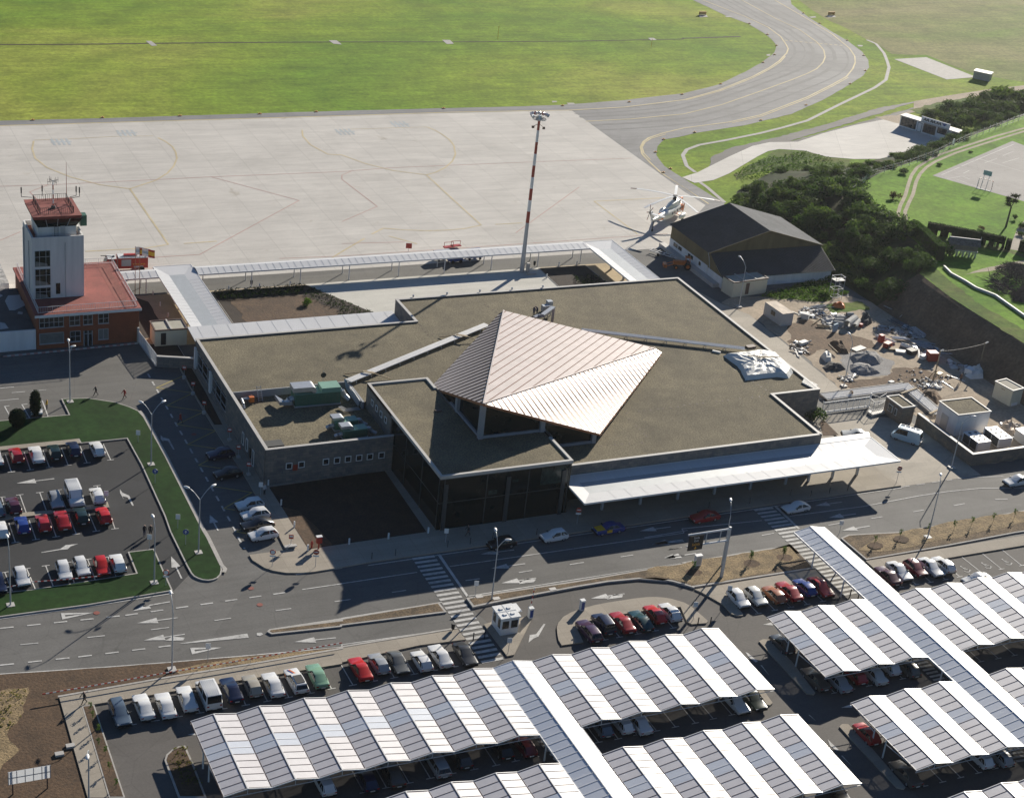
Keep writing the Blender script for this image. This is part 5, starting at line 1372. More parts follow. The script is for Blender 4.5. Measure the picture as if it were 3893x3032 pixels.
def corr(parent, a, b, c, d, m, n):
 """corrugated sheet: a-b along the eave, d-c along the ridge; ribs run up the slope"""
 mb = MB()
 a, b, c, d = map(Vector, (a, b, c, d))
 nn = (b - a).cross(d - a).normalized()
 if nn.z < 0: nn = -nn
 for k in range(n):
  for j, (t0, t1) in enumerate(((k / n, (k + .5) / n), ((k + .5) / n, (k + 1) / n))):
   h0, h1 = (0, .07) if j == 0 else (.07, 0)
   mb.face([a.lerp(b, t0) + nn * h0, a.lerp(b, t1) + nn * h1, d.lerp(c, t1) + nn * h1, d.lerp(c, t0) + nn * h0])
 return mb.build('roof', m, parent)
corr(hg, (hx0 - .35, hy0 - .35, 4.95), (hx0 - .35, hy1 + .5, 4.95), (xm, hy1 + .5, 8.6), (xm, hy0 - .35, 8.6), 'corrugated', 60)
corr(hg, (hx1 + .35, hy0 - .35, 4.95), (hx1 + .35, hy1 + .5, 4.95), (xm, hy1 + .5, 8.6), (xm, hy0 - .35, 8.6), 'corrugated_light', 60)
corr(hg, (hx0 - .1, 243.3, 2.05), (hx1 + .1, 243.3, 2.05), (hx1 - .1, hy0 - .02, 4.9), (hx0 + .1, hy0 - .02, 4.9), 'corrugated', 80)
MB().bar((hx0 - .35, hy0 - .38, 4.95), (xm, hy0 - .38, 8.62), .1, .22).bar((hx1 + .35, hy0 - .38, 4.95), (xm, hy0 - .38, 8.62), .1, .22).build('barge_board', 'ochre_panel', hg)
for yv, w_ in ((261.2, 1.5), (259.5, 1.3), (255.9, .8), (254.9, .8), (251.9, .7)):
 fo = MB().box(hx0 - .06, hx0 + .02, yv - w_ / 2, yv + w_ / 2, 1.35, 2.05).build('window', 'window_glass', hg)
MB().box(hx0 - 1.3, hx0 - .02, 244.5, hy1 + 1.5, 0, .75).build('plinth', 'coping', hg)
MB().tube([(hx0 - .12, 249.6, 4.9), (hx0 - .12, 249.0, 4.2), (hx0 - .12, 248.2, 2.2)], .06).build('downpipe', 'alu', hg)

# ================================================================== SMALL BUILDINGS
def cabin(name, label, A, B, depth, h_, wall, roof='slab_roof', door=None, over=0.12, cat='cabin', rim=True):
 """box building: A to B is the near long side on the ground, depth goes away from the camera side"""
 a, b = Vector(A[:2]), Vector(B[:2])
 d = (b - a).normalized(); n = Vector((-d.y, d.x))
 c = (a + b) / 2 + n * depth / 2
 L = (b - a).length
 t = thing(name, label, cat, (c.x, c.y, 0), math.atan2(d.y, d.x))
 MB().box(-L / 2, L / 2, -depth / 2, depth / 2, 0, h_).build('wall', wall, t, local=True)
 if rim:
  r = MB()
  wall_run(r, [(-L / 2 - over, -depth / 2 - over), (L / 2 + over, -depth / 2 - over), (L / 2 + over, depth / 2 + over), (-L / 2 - over, depth / 2 + over)], .22, h_, h_ + .2)
  r.build('coping', rim if isinstance(rim, str) else 'coping', t, local=True)
 MB().box(-L / 2 - over + .2, L / 2 + over - .2, -depth / 2 - over + .2, depth / 2 + over - .2, h_, h_ + .08).build('roof', roof, t, local=True)
 if door:
  for (u0, u1, z0, z1, m, nm) in door:
   MB().box(-L / 2 + u0, -L / 2 + u1, -depth / 2 - .04, -depth / 2 + .02, z0, z1).build(nm, m, t, local=True)
 return t
t = cabin('equipment_hut', 'cream equipment hut with a dark door between the brick offices and the terminal', (59.5, 239.1), (64.5, 239.0), 3.6, 2.7, 'cream', door=[(.9, 1.7, .3, 2.3, 'black', 'door')], rim='gutter')
MB().box(-.12, .12, -1.9, 1.9, 2.7, 2.98).build('roof_rib', 'coping', t, local=True)
t = cabin('equipment_hut', 'cream equipment hut with a brown door at the front corner of the hangar', (165.23,239.62), (173,240.41), 3.3, 2.85, 'cream', door=[(2.9, 3.7, .3, 2.5, 'gutter', 'door')], rim='gutter')
for u in (-1.3, 1.3): MB().box(u - .1, u + .1, -1.75, 1.75, 2.85, 3.1).build('roof_rib', 'coping', t, local=True)
MT['grey_sheet'] = M('grey_sheet', (0.42, 0.43, 0.43), 0.6, var=0.08)
MT['rusty_sheet'] = M('rusty_sheet', (0.45, 0.36, 0.27), 0.7, var=0.35, scale=1.2, stretch=(1, .4, 1))
t = cabin('site_cabin', 'pale grey site cabin with a rust streaked roof beside the rubble of the works yard', (167.08,231.74), (167.38,226.32), 2.4, 2.3, 'grey_sheet', 'rusty_sheet', [(2.1, 3.3, 1.0, 1.8, 'window_glass', 'window')], rim=False, over=.2)
t = cabin('site_cabin', 'cream steel container hut below the earth bank at the right edge', (188.14,193.57), (188.76,189.85), 2.6, 2.75, 'cream', 'slab_roof', [(1.4, 2.2, 2.2, 2.3, 'wood', 'vent')])
MB().box(1.85, 2.0, -.9, .5, 0.0, .5).build('step', 'white_paint', t, local=True)
t = cabin('plant_house', 'white plastered plant house with gravel roof and grey door inside the yard wall', (172.1, 187.9), (172.05, 183.0), 6.3, 3.6, 'plaster', 'gravel', [(1.2, 2.9, .05, 2.4, 'alu', 'door')])
t = cabin('gatehouse', 'small brown stone gatehouse with two windows beside the white sliding gate', (165.5, 192.8), (165.6, 188.6), 2.5, 2.75, 'brown_stone', 'gravel', over=0.05)
for u, w_ in ((-.6, .95), (.75, .4)):
 fo = MB()
 fo.box(u - w_ / 2 - .08, u + w_ / 2 + .08, -1.32, -1.25, .95, 2.15)
 fo = fo.build('window', 'white_paint', t, local=True)
 MB().box(u - w_ / 2, u + w_ / 2, -1.35, -1.3, 1.03, 2.07).build('pane', 'window_glass', fo, local=True)
t = thing('equipment_box', 'pale cabinet cut by the right edge inside the yard wall', 'cabinet', (185.0, 178.2, 0))
MB().box(181.6, 187, 176.6, 180, 0, 1.7).build('casing', 'grey_sheet', t)
MB().box(181.5, 187.1, 176.5, 180.1, 1.7, 1.8).build('lid', 'white_metal', t)
t = thing('equipment_box', 'small concrete box hut on the grass beside the far concrete pad', 'hut', (*(323.43,366.81), 0), .0)
c = (323.43,366.81)
MB().obox(c, 4.6, 3.0, 0, 2.0, -.9).build('wall', 'kerb', t)
MB().obox(c, 5.0, 3.4, 2.0, 2.2, -.9).build('roof', 'coping', t)

# far office with the name board
A = Vector((268.1, 329.9)); B_ = Vector((275.7, 313.4)); d = (B_ - A).normalized(); n = Vector((-d.y, d.x)); L = (B_ - A).length
fo_ = thing('flying_office', 'long pale single storey cabin with dark windows and a name board on its roof', 'building', (*A, 0), math.atan2(d.y, d.x))
MB().box(0, L, 0, 2.6, 0, 2.7).build('wall', 'white_metal', fo_, local=True)
MB().box(-.15, L + .15, -.3, 2.75, 2.7, 2.9).build('roof', 'coping', fo_, local=True)
S = L / 17.2
for u0, u1, z0, z1, nm in ((.3, 4.3, .35, 2.6, 'window'), (6.2, 9.4, .35, 2.6, 'window'), (9.8, 12.2, 1.2, 2.6, 'window'), (13.6, 15.8, 1.2, 2.6, 'window')):
 w_ = MB().box(u0 * S, u1 * S, -.06, .02, z0, z1).build(nm, 'window_glass', fo_, local=True)
 m_ = MB()
 k = 0
 while u0 + k < u1 + .01:
  m_.box((u0 + k) * S - .04, (u0 + k) * S + .04, -.09, -.05, z0, z1); k += 1.07
 m_.build('mullion', 'mullion', w_, local=True)
for u0 in (4.7, 12.4, 16.0):
 dd = MB().box(u0 * S, (u0 + 1.1) * S, -.07, .02, .1, 2.4).build('door', 'mullion', fo_, local=True)
 MB().box((u0 + .1) * S, (u0 + 1.0) * S, -.1, -.06, .2, 2.3).build('door_leaf', 'white_metal', dd, local=True)
bd = MB().box(5.2 * S, 12.6 * S, .1, .25, 2.9, 4.1).build('name_board', 'white_metal', fo_, local=True)
lt = MB()
def slant_A(mb, u):
 mb.face([(u, .06, 3.15), (u + .28, .06, 3.15), (u + .75, .06, 3.85), (u + .45, .06, 3.85)])
 mb.face([(u + .45, .06, 3.85), (u + .75, .06, 3.85), (u + .95, .06, 3.15), (u + .68, .06, 3.15)])
 mb.face([(u + .3, .055, 3.32), (u + .75, .055, 3.32), (u + .72, .055, 3.46), (u + .4, .055, 3.46)])
for u in (5.7, 6.4, 7.4, 8.05, 8.9, 9.55):
 slant_A(lt, u * S)
lt.build('lettering', 'mullion', bd, local=True)
MB().face([(10.5 * S, .05, 3.85), (11.9 * S, .05, 3.85), (11.2 * S, .05, 3.15)]).build('emblem', 'blue_paint', bd, local=True)
for u in (5.8, 12.0):
 MB().bar((u * S, .3, 4.0), (u * S, 1.8, 2.9), .06, .06).build('brace', 'alu', fo_, local=True)

# stone walls, gate and fences
t = thing('stone_wall', 'brown coursed stone yard wall with a pale coping by the road on the right', 'wall', (168.4, 174.2, 0))
MB().box(168.3, 168.7, 174.4, 188.0, 0, 1.9).box(168.3, 220, 174.0, 174.4, 0, 1.9).build('stonework', 'brown_stone', t)
MB().box(168.25, 168.75, 174.45, 188.0, 1.9, 2.0).box(168.25, 220, 173.95, 174.45, 1.9, 2.0).build('coping', 'coping', t)
t = thing('stone_wall', 'low stone planter wall with a white coping at the left corner of the terminal', 'wall', (60.5, 231.2, 0))
MB().hexa([(58.1, 232.0, 0), (63.2, 230.2, 0), (63.2, 230.6, 0), (58.1, 232.4, 0)], [(58.1, 232.0, 1.75), (63.2, 230.2, 1.75), (63.2, 230.6, 1.75), (58.1, 232.4, 1.75)]).build('stonework', 'stone', t)
MB().hexa([(58.0, 231.95, 1.75), (63.2, 230.15, 1.75), (63.2, 230.65, 1.75), (58.0, 232.45, 1.75)], [(58.0, 231.95, 1.87), (63.2, 230.15, 1.87), (63.2, 230.65, 1.87), (58.0, 232.45, 1.87)]).build('coping', 'coping', t)
t = thing('metal_fence', 'pale steel mesh fence from the brick offices to the terminal planter', 'fence', (57.8, 236.5, 0))
MB().box(57.2, 57.5, 241.0, 241.4, 0, 2.6).build('post', 'coping', t)
railing(t, 'mesh_panel', [(57.4, 241.0), (58.0, 232.2)], 0.2, 1.9, 'mesh_white', .16, .035)
MB().hexa([(57.35, 241, 0), (57.6, 241, 0), (58.15, 232.3, 0), (57.9, 232.3, 0)], [(57.35, 241, .25), (57.6, 241, .25), (58.15, 232.3, .25), (57.9, 232.3, .25)]).build('kerb_wall', 'coping', t)
t = thing('sliding_gate', 'long white sliding gate between the terminal and the gatehouse', 'gate', (158, 193.5, 0))
ga, gb = (154.93,194.65), (164.13,194.87)
railing(t, 'gate_leaf', [ga, gb], 0.25, 1.7, 'white_paint', .2, .035)
MB().bar((*ga, .2), (*gb, .2), .12, .2).bar((*ga, 1.95), (*gb, 1.95), .1, .1).build('rail', 'white_paint', t)
MB().cone((*ga, 0), (*ga, 2.2), .1, .1, 8).build('post', 'white_paint', t)
MB().cone((*gb, 0), (*gb, 2.6), .1, .1, 8).build('post', 'white_paint', t)
t = thing('metal_fence', 'white framed fence pen against the gatehouse wall', 'fence', (*(164.77,193.6), 0))
railing(t, 'mesh_panel', [(163.79,194.38),(163.59,193.01),(166.09,193.3)], 0.35, 1.6, 'white_paint', .5, .03)
railing(t, 'mesh_panel', [(165.26,196.04),(166.07,195.01),(168.16,195.98)], 0.1, 1.5, 'white_paint', .6, .025)
MB().prism([(162.63,192.95),(162.74,191.81),(165.53,192.3),(165.92,193.06),(163.42,192.77),(163.58,193.86)], 0, .4).build('kerb_wall', 'coping', t)
# chain link fences round the garden
def wire_fence(label, pts, z, h_, group=None):
 t = thing('wire_fence', label, 'fence', (*pts[0], z), 0, group)
 mb = MB()
 for a, b in zip(pts, pts[1:]):
  L = math.hypot(b[0] - a[0], b[1] - a[1]); n = max(1, int(L / 3))
  for k in range(n):
   p = lerp(a, b, k / n)
   MB().bar((*p, z), (*p, z + h_), .07, .07).bar((*p, z + h_), (p[0] - .35, p[1] - .2, z + h_ + .3), .06, .06).build('fence_post', 'alu', t)
  for zz in (.3, .8, 1.3, h_ - .1):
   mb.bar((*a, z + zz), (*b, z + zz), .015, .015)
 mb.build('wire', 'post_grey', t)
 return t
wire_fence('thin wire fence on posts along the track above the flying office hedge', [(212.34,271.53),(223.36,280.76),(228.39,282.64),(237.63,286.15),(247.54,290.81),(263.59,300.13),(278.62,307.37),(293.36,314.54)], 6, 1.6)
wire_fence('thin wire fence along the lawn above the wooded slope', [(212.58,271.02),(211.15,263.38),(209.93,257.31),(209.43,251.33)], 6, 1.5)
t = thing('garden_wall', 'low pale stone wall along the garden edge above the earth bank', 'wall', (207, 222, 5.95))
gw = [(206.34,232.58),(205.44,229.21),(205.81,225.69),(205.78,222.29)] + [(207.23,218.58),(206.41,209.57),(205.48,195.54)]
mb = MB()
for a, b in zip(gw, gw[1:]):
 mb.bar((*a, 6.15), (*b, 6.15), .35, .5)
mb.build('stonework', 'coping', t)
t = thing('garden_fence', 'dark boarded fence panel along the hedge at the far corner of the lawn', 'fence', (212, 273, 5.95))
mb = MB()
fa, fb = (212.34,271.53), (223.18,280.78)
for k in range(16):
 p, q = lerp(fa, fb, k / 16), lerp(fa, fb, (k + .8) / 16)
 mb.hexa([(*p, 5.95), (*q, 5.95), (q[0] + .08, q[1] + .08, 5.95), (p[0] + .08, p[1] + .08, 5.95)], [(*p, 7.1), (*q, 7.1), (q[0] + .08, q[1] + .08, 7.1), (p[0] + .08, p[1] + .08, 7.1)])
mb.build('boards', 'grey_sheet', t)

# ================================================================== VEHICLES
def loft(mb, secs):
 """secs: list of rings (same count) running along the body"""
 i = len(mb.v)
 n = len(secs[0])
 for s in secs: mb.v += [tuple(p) for p in s]
 for a in range(len(secs) - 1):
  for k in range(n):
   l = (k + 1) % n
   mb.f.append((i + a * n + k, i + a * n + l, i + (a + 1) * n + l, i + (a + 1) * n + k)); mb.m.append(mb.cur)
 mb.f.append(tuple(i + k for k in range(n))); mb.m.append(mb.cur)
 mb.f.append(tuple(i + (len(secs) - 1) * n + k for k in reversed(range(n)))); mb.m.append(mb.cur)

CAR = {  # length, width, height, hood z, windscreen base x, roof front x, roof rear x, rear glass base x, deck z (fractions of L and H)
 'hatchback': (3.75, 1.60, 1.40, .60, .20, .03, -.35, -.47, .62),
 'saloon':    (4.35, 1.68, 1.38, .60, .18, .03, -.20, -.345, .655),
 'estate':    (4.40, 1.68, 1.43, .60, .20, .05, -.41, -.485, .60),
 'coupe':     (4.20, 1.68, 1.28, .58, .16, .00, -.22, -.46, .64),
 'jeep':      (3.95, 1.70, 1.78, .58, .19, .10, -.42, -.49, .56),
 'van':       (4.75, 1.90, 2.15, .52, .32, .20, -.45, -.495, .52),
 'old_van':   (4.55, 1.80, 2.10, .50, .42, .32, -.46, -.495, .50),
}
def make_car(kind):
 L, W, H, hz, wx, rf, rr, rb, dz = CAR[kind]
 t = thing('parked_car', 'parked car', 'car')
 zb = 0.22
 hood, deck = hz * H, dz * H
 belt = hood + 0.04 * H
 boxy = kind in ('van', 'old_van')
 cols = [(.50, hood * .70, hood * .78, .40, .46, .36), (.485, hood * .84, hood * .90, .46, .48, .40), (.40, hood * .90, hood * .97, .485, .49, .42), (wx, belt - .03, belt, .49, .495, .42),
   (rf, belt, H * .985, .50, .49, .355 if not boxy else .44), ((rf + rr) / 2, belt, H, .50, .49, .365 if not boxy else .45), (rr, belt, H * .975, .50, .485, .35 if not boxy else .44),
   (rb, belt - .02 if rb > -.44 else belt - .05, deck, .49, .48, .40 if rb > -.44 else .43)]
 if rb > -.44:
  cols += [(-.46, deck - .06, deck - .01, .48, .47, .41), (-.485, deck - .14, deck - .05, .46, .46, .39)]
 cols += [(-.50, deck * .80, deck * .88, .42, .45, .38)]
 secs = []
 for x, zbelt, ztop, wb, ws, wt in cols:
  X = x * L; b, s, tt = wb * W, ws * W, wt * W
  zl = zb if abs(x) < .47 else zb + .1
  secs.append([(X, -b * .94, zl), (X, -s, zl + .2), (X, -s * 1.01, zbelt * .8), (X, -s * .97, zbelt), (X, -tt, ztop - .03), (X, -tt * .82, ztop),
     (X, tt * .82, ztop), (X, tt, ztop - .03), (X, s * .97, zbelt), (X, s * 1.01, zbelt * .8), (X, s, zl + .2), (X, b * .94, zl)])
 mb = MB()
 loft(mb, secs)
 body = mb.build('body', 'white_paint', t, local=True, smooth=True)
 bm = bmesh.new(); bm.from_mesh(body.data); bmesh.ops.recalc_face_normals(bm, faces=bm.faces); bm.to_mesh(body.data); bm.free()
 body.material_slots[0].link = 'OBJECT'
 body.material_slots[0].material = MT['white_paint']
 def pane(name, q, off=.012, sh=.1):
  q = [Vector(p) for p in q]
  c = sum(q, Vector()) / len(q)
  n = (q[1] - q[0]).cross(q[-1] - q[0]).normalized()
  if n.dot(c - Vector((0, 0, H * .6))) < 0: n = -n
  q = [p.lerp(c, sh) + n * off for p in q]
  return MB().face(q).build(name, 'car_glass', t, local=True)
 s = {c[0]: k for k, c in enumerate(cols)}
 a, b2 = secs[3], secs[4]
 pane('windscreen', [a[3], a[8], b2[7], b2[4]])
 a, b2 = secs[7], secs[6]
 pane('rear_window', [a[3], a[8], b2[7], b2[4]])
 for i3, i4 in ((3, 4), (8, 7)):
  f0, f1, m0, r1, r0 = secs[3], secs[4], secs[5], secs[6], secs[7]
  if kind == 'old_van' or (kind == 'van'):
   pane('side_window', [f0[i3], m0[i3], m0[i4], f1[i4]], sh=.14)
   if kind == 'van': pane('side_window', [m0[i3], secs[6][i3], r1[i4], m0[i4]], sh=.14)
  else:
   pane('side_window', [f0[i3], m0[i3], m0[i4], f1[i4]], sh=.09)
   pane('side_window', [m0[i3], r0[i3], r1[i4], m0[i4]], sh=.12)
 for x in (.31 * L, -.29 * L):
  for sgn in (-1, 1):
   yv = sgn * (W / 2 - .13)
   w_ = MB()
   w_.cone((x, yv - .1, .29), (x, yv + .1, .29), .29, .29, 12)
   w_.mi(1).cone((x, yv + sgn * .1, .29), (x, yv + sgn * .115, .29), .17, .17, 10)
   w_.build('wheel', ['tyre', 'hub'], t, local=True)
 for sgn in (-1, 1):
  MB().box(.485 * L, .498 * L, sgn * W * .36 - .17, sgn * W * .36 + .17, hood * .72, hood * .86).build('headlight', 'lamp_glass', t, local=True)
  MB().box(-.505 * L, -.485 * L, sgn * W * .38 - .13, sgn * W * .38 + .13, deck * .70, deck * .84).build('tail_light', 'tail_red', t, local=True)
  MB().box((wx - .05) * L, (wx - .015) * L, sgn * W * .5 - .02, sgn * (W * .5 + .16) , belt - .02, belt + .11).build('mirror', 'black', t, local=True) if sgn > 0 else \
   MB().box((wx - .05) * L, (wx - .015) * L, -(W * .5 + .16), -W * .5 + .02, belt - .02, belt + .11).build('mirror', 'black', t, local=True)
 MB().box(.47 * L, .515 * L, -W * .45, W * .45, .28, .46).build('bumper', 'black', t, local=True)
 MB().box(-.515 * L, -.47 * L, -W * .45, W * .45, .28, .46).build('bumper', 'black', t, local=True)
 MB().box(-.522 * L, -.512 * L, -.25, .25, .47, .59).build('number_plate', 'plate', t, local=True)
 if kind == 'van':
  r = MB()
  for k in range(7): r.box(-.43 * L, .16 * L, -.6 + k * .2 - .03, -.6 + k * .2 + .03, H - .01, H + .015)
  r.build('roof_rib', 'white_paint', body, local=True)
 if kind == 'old_van':
  r = MB()
  for k in range(5): r.box(-.4 * L + k * .8, -.4 * L + k * .8 + .09, -.75, .75, H - .02, H + .1)
  for yv in (-.75, .7): r.box(-.42 * L, .3 * L, yv, yv + .05, H - .02, H + .1)
  r.build('roof_rack', 'alu', t, local=True)
 return t
PROTO = {k: make_car(k) for k in CAR}
PAINT = {}
def paint(name, col, rough=.28, metal=0.0):
 PAINT[name] = M('paint_' + name, col, rough, metal, var=.04, scale=.8, coat=.35, kind='obj')
for n_, c_ in (('white', (.70, .70, .69)), ('off-white', (.62, .62, .58)), ('red', (.36, .016, .018)), ('bright red', (.50, .018, .014)), ('dark red', (.16, .014, .024)), ('maroon', (.075, .016, .030)), ('purple', (.055, .020, .055)),
   ('navy', (.010, .018, .055)), ('blue', (.018, .045, .22)), ('black', (.010, .011, .013)), ('dark green', (.010, .028, .024)), ('teal', (.010, .050, .055)), ('light green', (.20, .36, .24)),
   ('silver', (.33, .34, .35)), ('grey', (.13, .135, .13)), ('dark grey', (.05, .052, .055)), ('beige', (.36, .33, .27)), ('orange brown', (.36, .13, .055)), ('pale blue', (.34, .48, .56)), ('steel blue', (.10, .14, .19)), ('taupe', (.10, .085, .07))):
 paint(n_, c_)
used = set()
def car(kind, colour, p, deg, label, group, dz=0.0):
 if kind in used:
  o = copy_tree(PROTO[kind])
 else:
  o = PROTO[kind]; used.add(kind)
 o.name = 'parked_van' if 'van' in kind else ('parked_jeep' if kind == 'jeep' else 'parked_car')
 o.location = (p[0], p[1], dz)
 o.rotation_euler = (0, 0, R_(deg + random.uniform(-1.5, 1.5)))
 o['label'] = label; o['group'] = group
 o['category'] = 'van' if 'van' in kind else ('jeep' if kind == 'jeep' else 'car')
 for ch in o.children:
  if ch.name.startswith('body'): ch.material_slots[0].material = PAINT[colour]
 return o
UP, DN, LF = 90, -90, 180
def row(group, where, items, first=0):
 n = len(items)
 for k, (kind, colour, p, deg, extra) in enumerate(items):
  kn = {'old_van': 'van'}.get(kind, kind)
  car(kind, colour, p, deg, '%s %s%s, %s from left %s' % (colour, kn, (' ' + extra) if extra else '', ORD[k], where), group)

row('cars in the top row of the left car park', 'in the left car park top row', [
 ('saloon', 'white', (30.37,208.17), UP, 'cut by the frame'), ('hatchback', 'red', (33.07,208.02), UP, ''), ('saloon', 'white', (35.67,207.59), UP, ''),
 ('hatchback', 'dark green', (38.09,207.76), UP, ''), ('hatchback', 'navy', (40.72,208.05), UP, ''), ('hatchback', 'white', (43.78,207.34), UP, 'with red tail lights')])
row('cars above the island of the left car park', 'above the left car park island', [
 ('hatchback', 'steel blue', (28.34,194.58), UP, 'cut by the frame'), ('hatchback', 'maroon', (30.46,194.83), UP, ''), ('hatchback', 'silver', (35.79,194.85), DN, ''),
 ('van', 'white', (38.25,195.25), DN, ''), ('hatchback', 'white', (41.14,194.78), UP, '')])
row('cars below the island of the left car park', 'below the left car park island', [
 ('hatchback', 'white', (28.03,189.19), UP, 'cut by the frame'), ('hatchback', 'blue', (30.67,189.75), UP, ''), ('hatchback', 'red', (33.24,189.61), UP, ''),
 ('saloon', 'red', (35.67,189.71), UP, ''), ('hatchback', 'dark green', (38.1,190.19), UP, ''), ('hatchback', 'bright red', (40.84,189.66), UP, '')])
row('cars in the bottom row of the left car park', 'in the left car park bottom row', [
 ('hatchback', 'navy', (25.72,177.09), DN, 'cut by the frame'), ('hatchback', 'white', (28.52,177.84), DN, ''), ('hatchback', 'white', (33.54,177.96), DN, ''),
 ('hatchback', 'white', (35.71,178.31), DN, ''), ('hatchback', 'bright red', (38.07,177.8), DN, ''), ('hatchback', 'white', (40.08,178.02), UP, 'with a roof spoiler')])
car('hatchback', 'white', (38.12,221.15), DN - 8, 'white hatchback parked behind the dark conical tree, a person at its door', 'cars by the terminal')
car('hatchback', 'navy', (59.69,202.27), LF + 6, 'dark blue hatchback in the shaded zigzag bays, nearer the control tower of the two', 'cars by the terminal')
car('hatchback', 'black', (59.17,196.72), LF + 6, 'black hatchback in the shaded zigzag bays, next to the four car group', 'cars by the terminal')
for k, (kind, c_, p, lb) in enumerate((('hatchback', 'white', (59.66,187.9), 'white hatchback, rearmost of the four beside the footway corner'), ('hatchback', 'white', (59.61,185.26), 'white hatchback between another white one and the black car by the footway'),
        ('coupe', 'black', (59.22,182.91), 'black coupe squeezed between white cars beside the footway corner'), ('hatchback', 'white', (59.17,180.19), 'white hatchback nearest the bulb of the footway corner'))):
 car(kind, c_, p, LF + 4, lb, 'cars by the terminal')
car('hatchback', 'black', (88.47,170.46), LF + 3, 'black car standing at the kerb in the shade of the glass hall', 'cars on the road')
car('hatchback', 'white', (96.1,170.39), LF + 3, 'white three door hatchback at the kerb in the shade', 'cars on the road')
tx_ = car('saloon', 'blue', (104.22,170.3), LF + 3, 'blue taxi with yellow bonnet and front door at the terminal kerb', 'cars on the road')
yb = MB().hexa([(.82, -.66, .86), (2.05, -.60, .80), (2.05, .60, .80), (.82, .66, .86)], [(.82, -.66, .885), (2.05, -.60, .825), (2.05, .60, .825), (.82, .66, .885)]).build('bonnet', 'yellow_paint', tx_, local=True)
MB().box(-.1, .7, .845, .875, .42, .86).build('door', 'yellow_paint', tx_, local=True)
car('saloon', 'red', (118.95,169.8), LF + 3, 'red saloon at the kerb below the entrance canopy', 'cars on the road')
car('coupe', 'white', (133.35,168.88), LF + 3, 'white coupe on the road beside the second zebra crossing', 'cars on the road')
car('saloon', 'white', (171.74,167.39), LF + 2, 'white saloon with dark windows driving in at the right edge', 'cars on the road')
car('saloon', 'off-white', (155.57,186.25), LF - 25, 'white car half hidden behind the end of the entrance canopy', 'cars on the road')
car('old_van', 'pale blue', (163.24,183.5), 128, 'pale blue panel van with a roof rack parked below the gatehouse', 'cars on the road')

row('cars along the footway in the lower left', 'in the lower left footway row', [
 ('estate', 'steel blue', (33.72,148.62), DN, ''), ('saloon', 'white', (36.38,148.97), UP, ''), ('saloon', 'white', (38.67,148.54), UP, ''), ('saloon', 'white', (41.17,149.07), UP, ''),
 ('van', 'white', (43.55,149), UP, ''), ('saloon', 'navy', (46.2,149.32), UP, ''), ('hatchback', 'beige', (48.62,149.38), UP, ''), ('saloon', 'white', (50.88,148.95), UP, '')])
ry = car('estate', 'white', (53.56,148.95), UP, 'white rally estate with orange and blue stripes and a dark roof panel', 'cars along the footway in the lower left')
MB().box(-1.6, -.1, -.5, .5, 1.44, 1.46).build('roof_panel', 'black', ry, local=True)
MB().hexa([(1.0, -.3, .885), (1.9, .15, .85), (1.9, .35, .85), (1.0, -.05, .885)], [(1.0, -.3, .905), (1.9, .15, .87), (1.9, .35, .87), (1.0, -.05, .905)]).build('stripe', 'orange_paint', ry, local=True)
MB().hexa([(1.0, -.02, .885), (1.9, .38, .85), (1.9, .5, .85), (1.0, .15, .885)], [(1.0, -.02, .905), (1.9, .38, .87), (1.9, .5, .87), (1.0, .15, .905)]).build('stripe', 'blue_paint', ry, local=True)
MB().box(1.0, 1.6, .845, .86, .45, .72).build('stripe', 'orange_paint', ry, local=True)
car('saloon', 'light green', (56.14,149.17), UP, 'old light green saloon at the end of the lower left row', 'cars along the footway in the lower left')
row('cars left of the toll booth crossing', 'of six before the toll booth crossing', [
 ('saloon', 'bright red', (61.25,149.1), UP, ''), ('hatchback', 'silver', (63.67,149.52), UP, ''), ('coupe', 'grey', (65.88,149.25), DN, 'with a tail spoiler'), ('hatchback', 'white', (68.61,148.64), UP, ''), ('saloon', 'white', (71.1,148.98), UP, ''), ('saloon', 'dark grey', (74.05,148.58), DN, '')])
row('cars on the curved island', 'of the six on the curved island', [
 ('estate', 'purple', (90.58,148.95), UP, ''), ('jeep', 'navy', (92.92,149.72), UP, ''), ('saloon', 'red', (95.45,149.5), UP, ''), ('coupe', 'teal', (97.94,149.31), UP, ''), ('hatchback', 'bright red', (100.29,150), UP, ''), ('hatchback', 'white', (102.41,149.92), UP, '')])
row('cars beside the gantry post', 'of the six in front of the gantry post', [
 ('hatchback', 'white', (112.62,150.33), DN, ''), ('hatchback', 'off-white', (115.09,150.15), DN, ''), ('hatchback', 'orange brown', (117.75,149.91), UP, ''),
 ('saloon', 'red', (120.15,150.09), UP, ''), ('hatchback', 'blue', (122.71,150.32), UP, ''), ('saloon', 'bright red', (124.89,149.86), DN, '')])
row('cars by the wheelchair bays', 'of the five beside the wheelchair bays', [
 ('saloon', 'maroon', (135.55,149.85), UP, ''), ('saloon', 'white', (137.83,150.43), DN, ''), ('hatchback', 'dark red', (140.5,150.47), DN, ''), ('saloon', 'white', (142.86,150.13), DN, 'with blue sides'), ('hatchback', 'white', (145.01,150.21), UP, '')])
car('saloon', 'white', (147.19,145.82), LF + 5, 'white car half under the right roof beside the wheelchair bays', 'cars under the car park roofs')
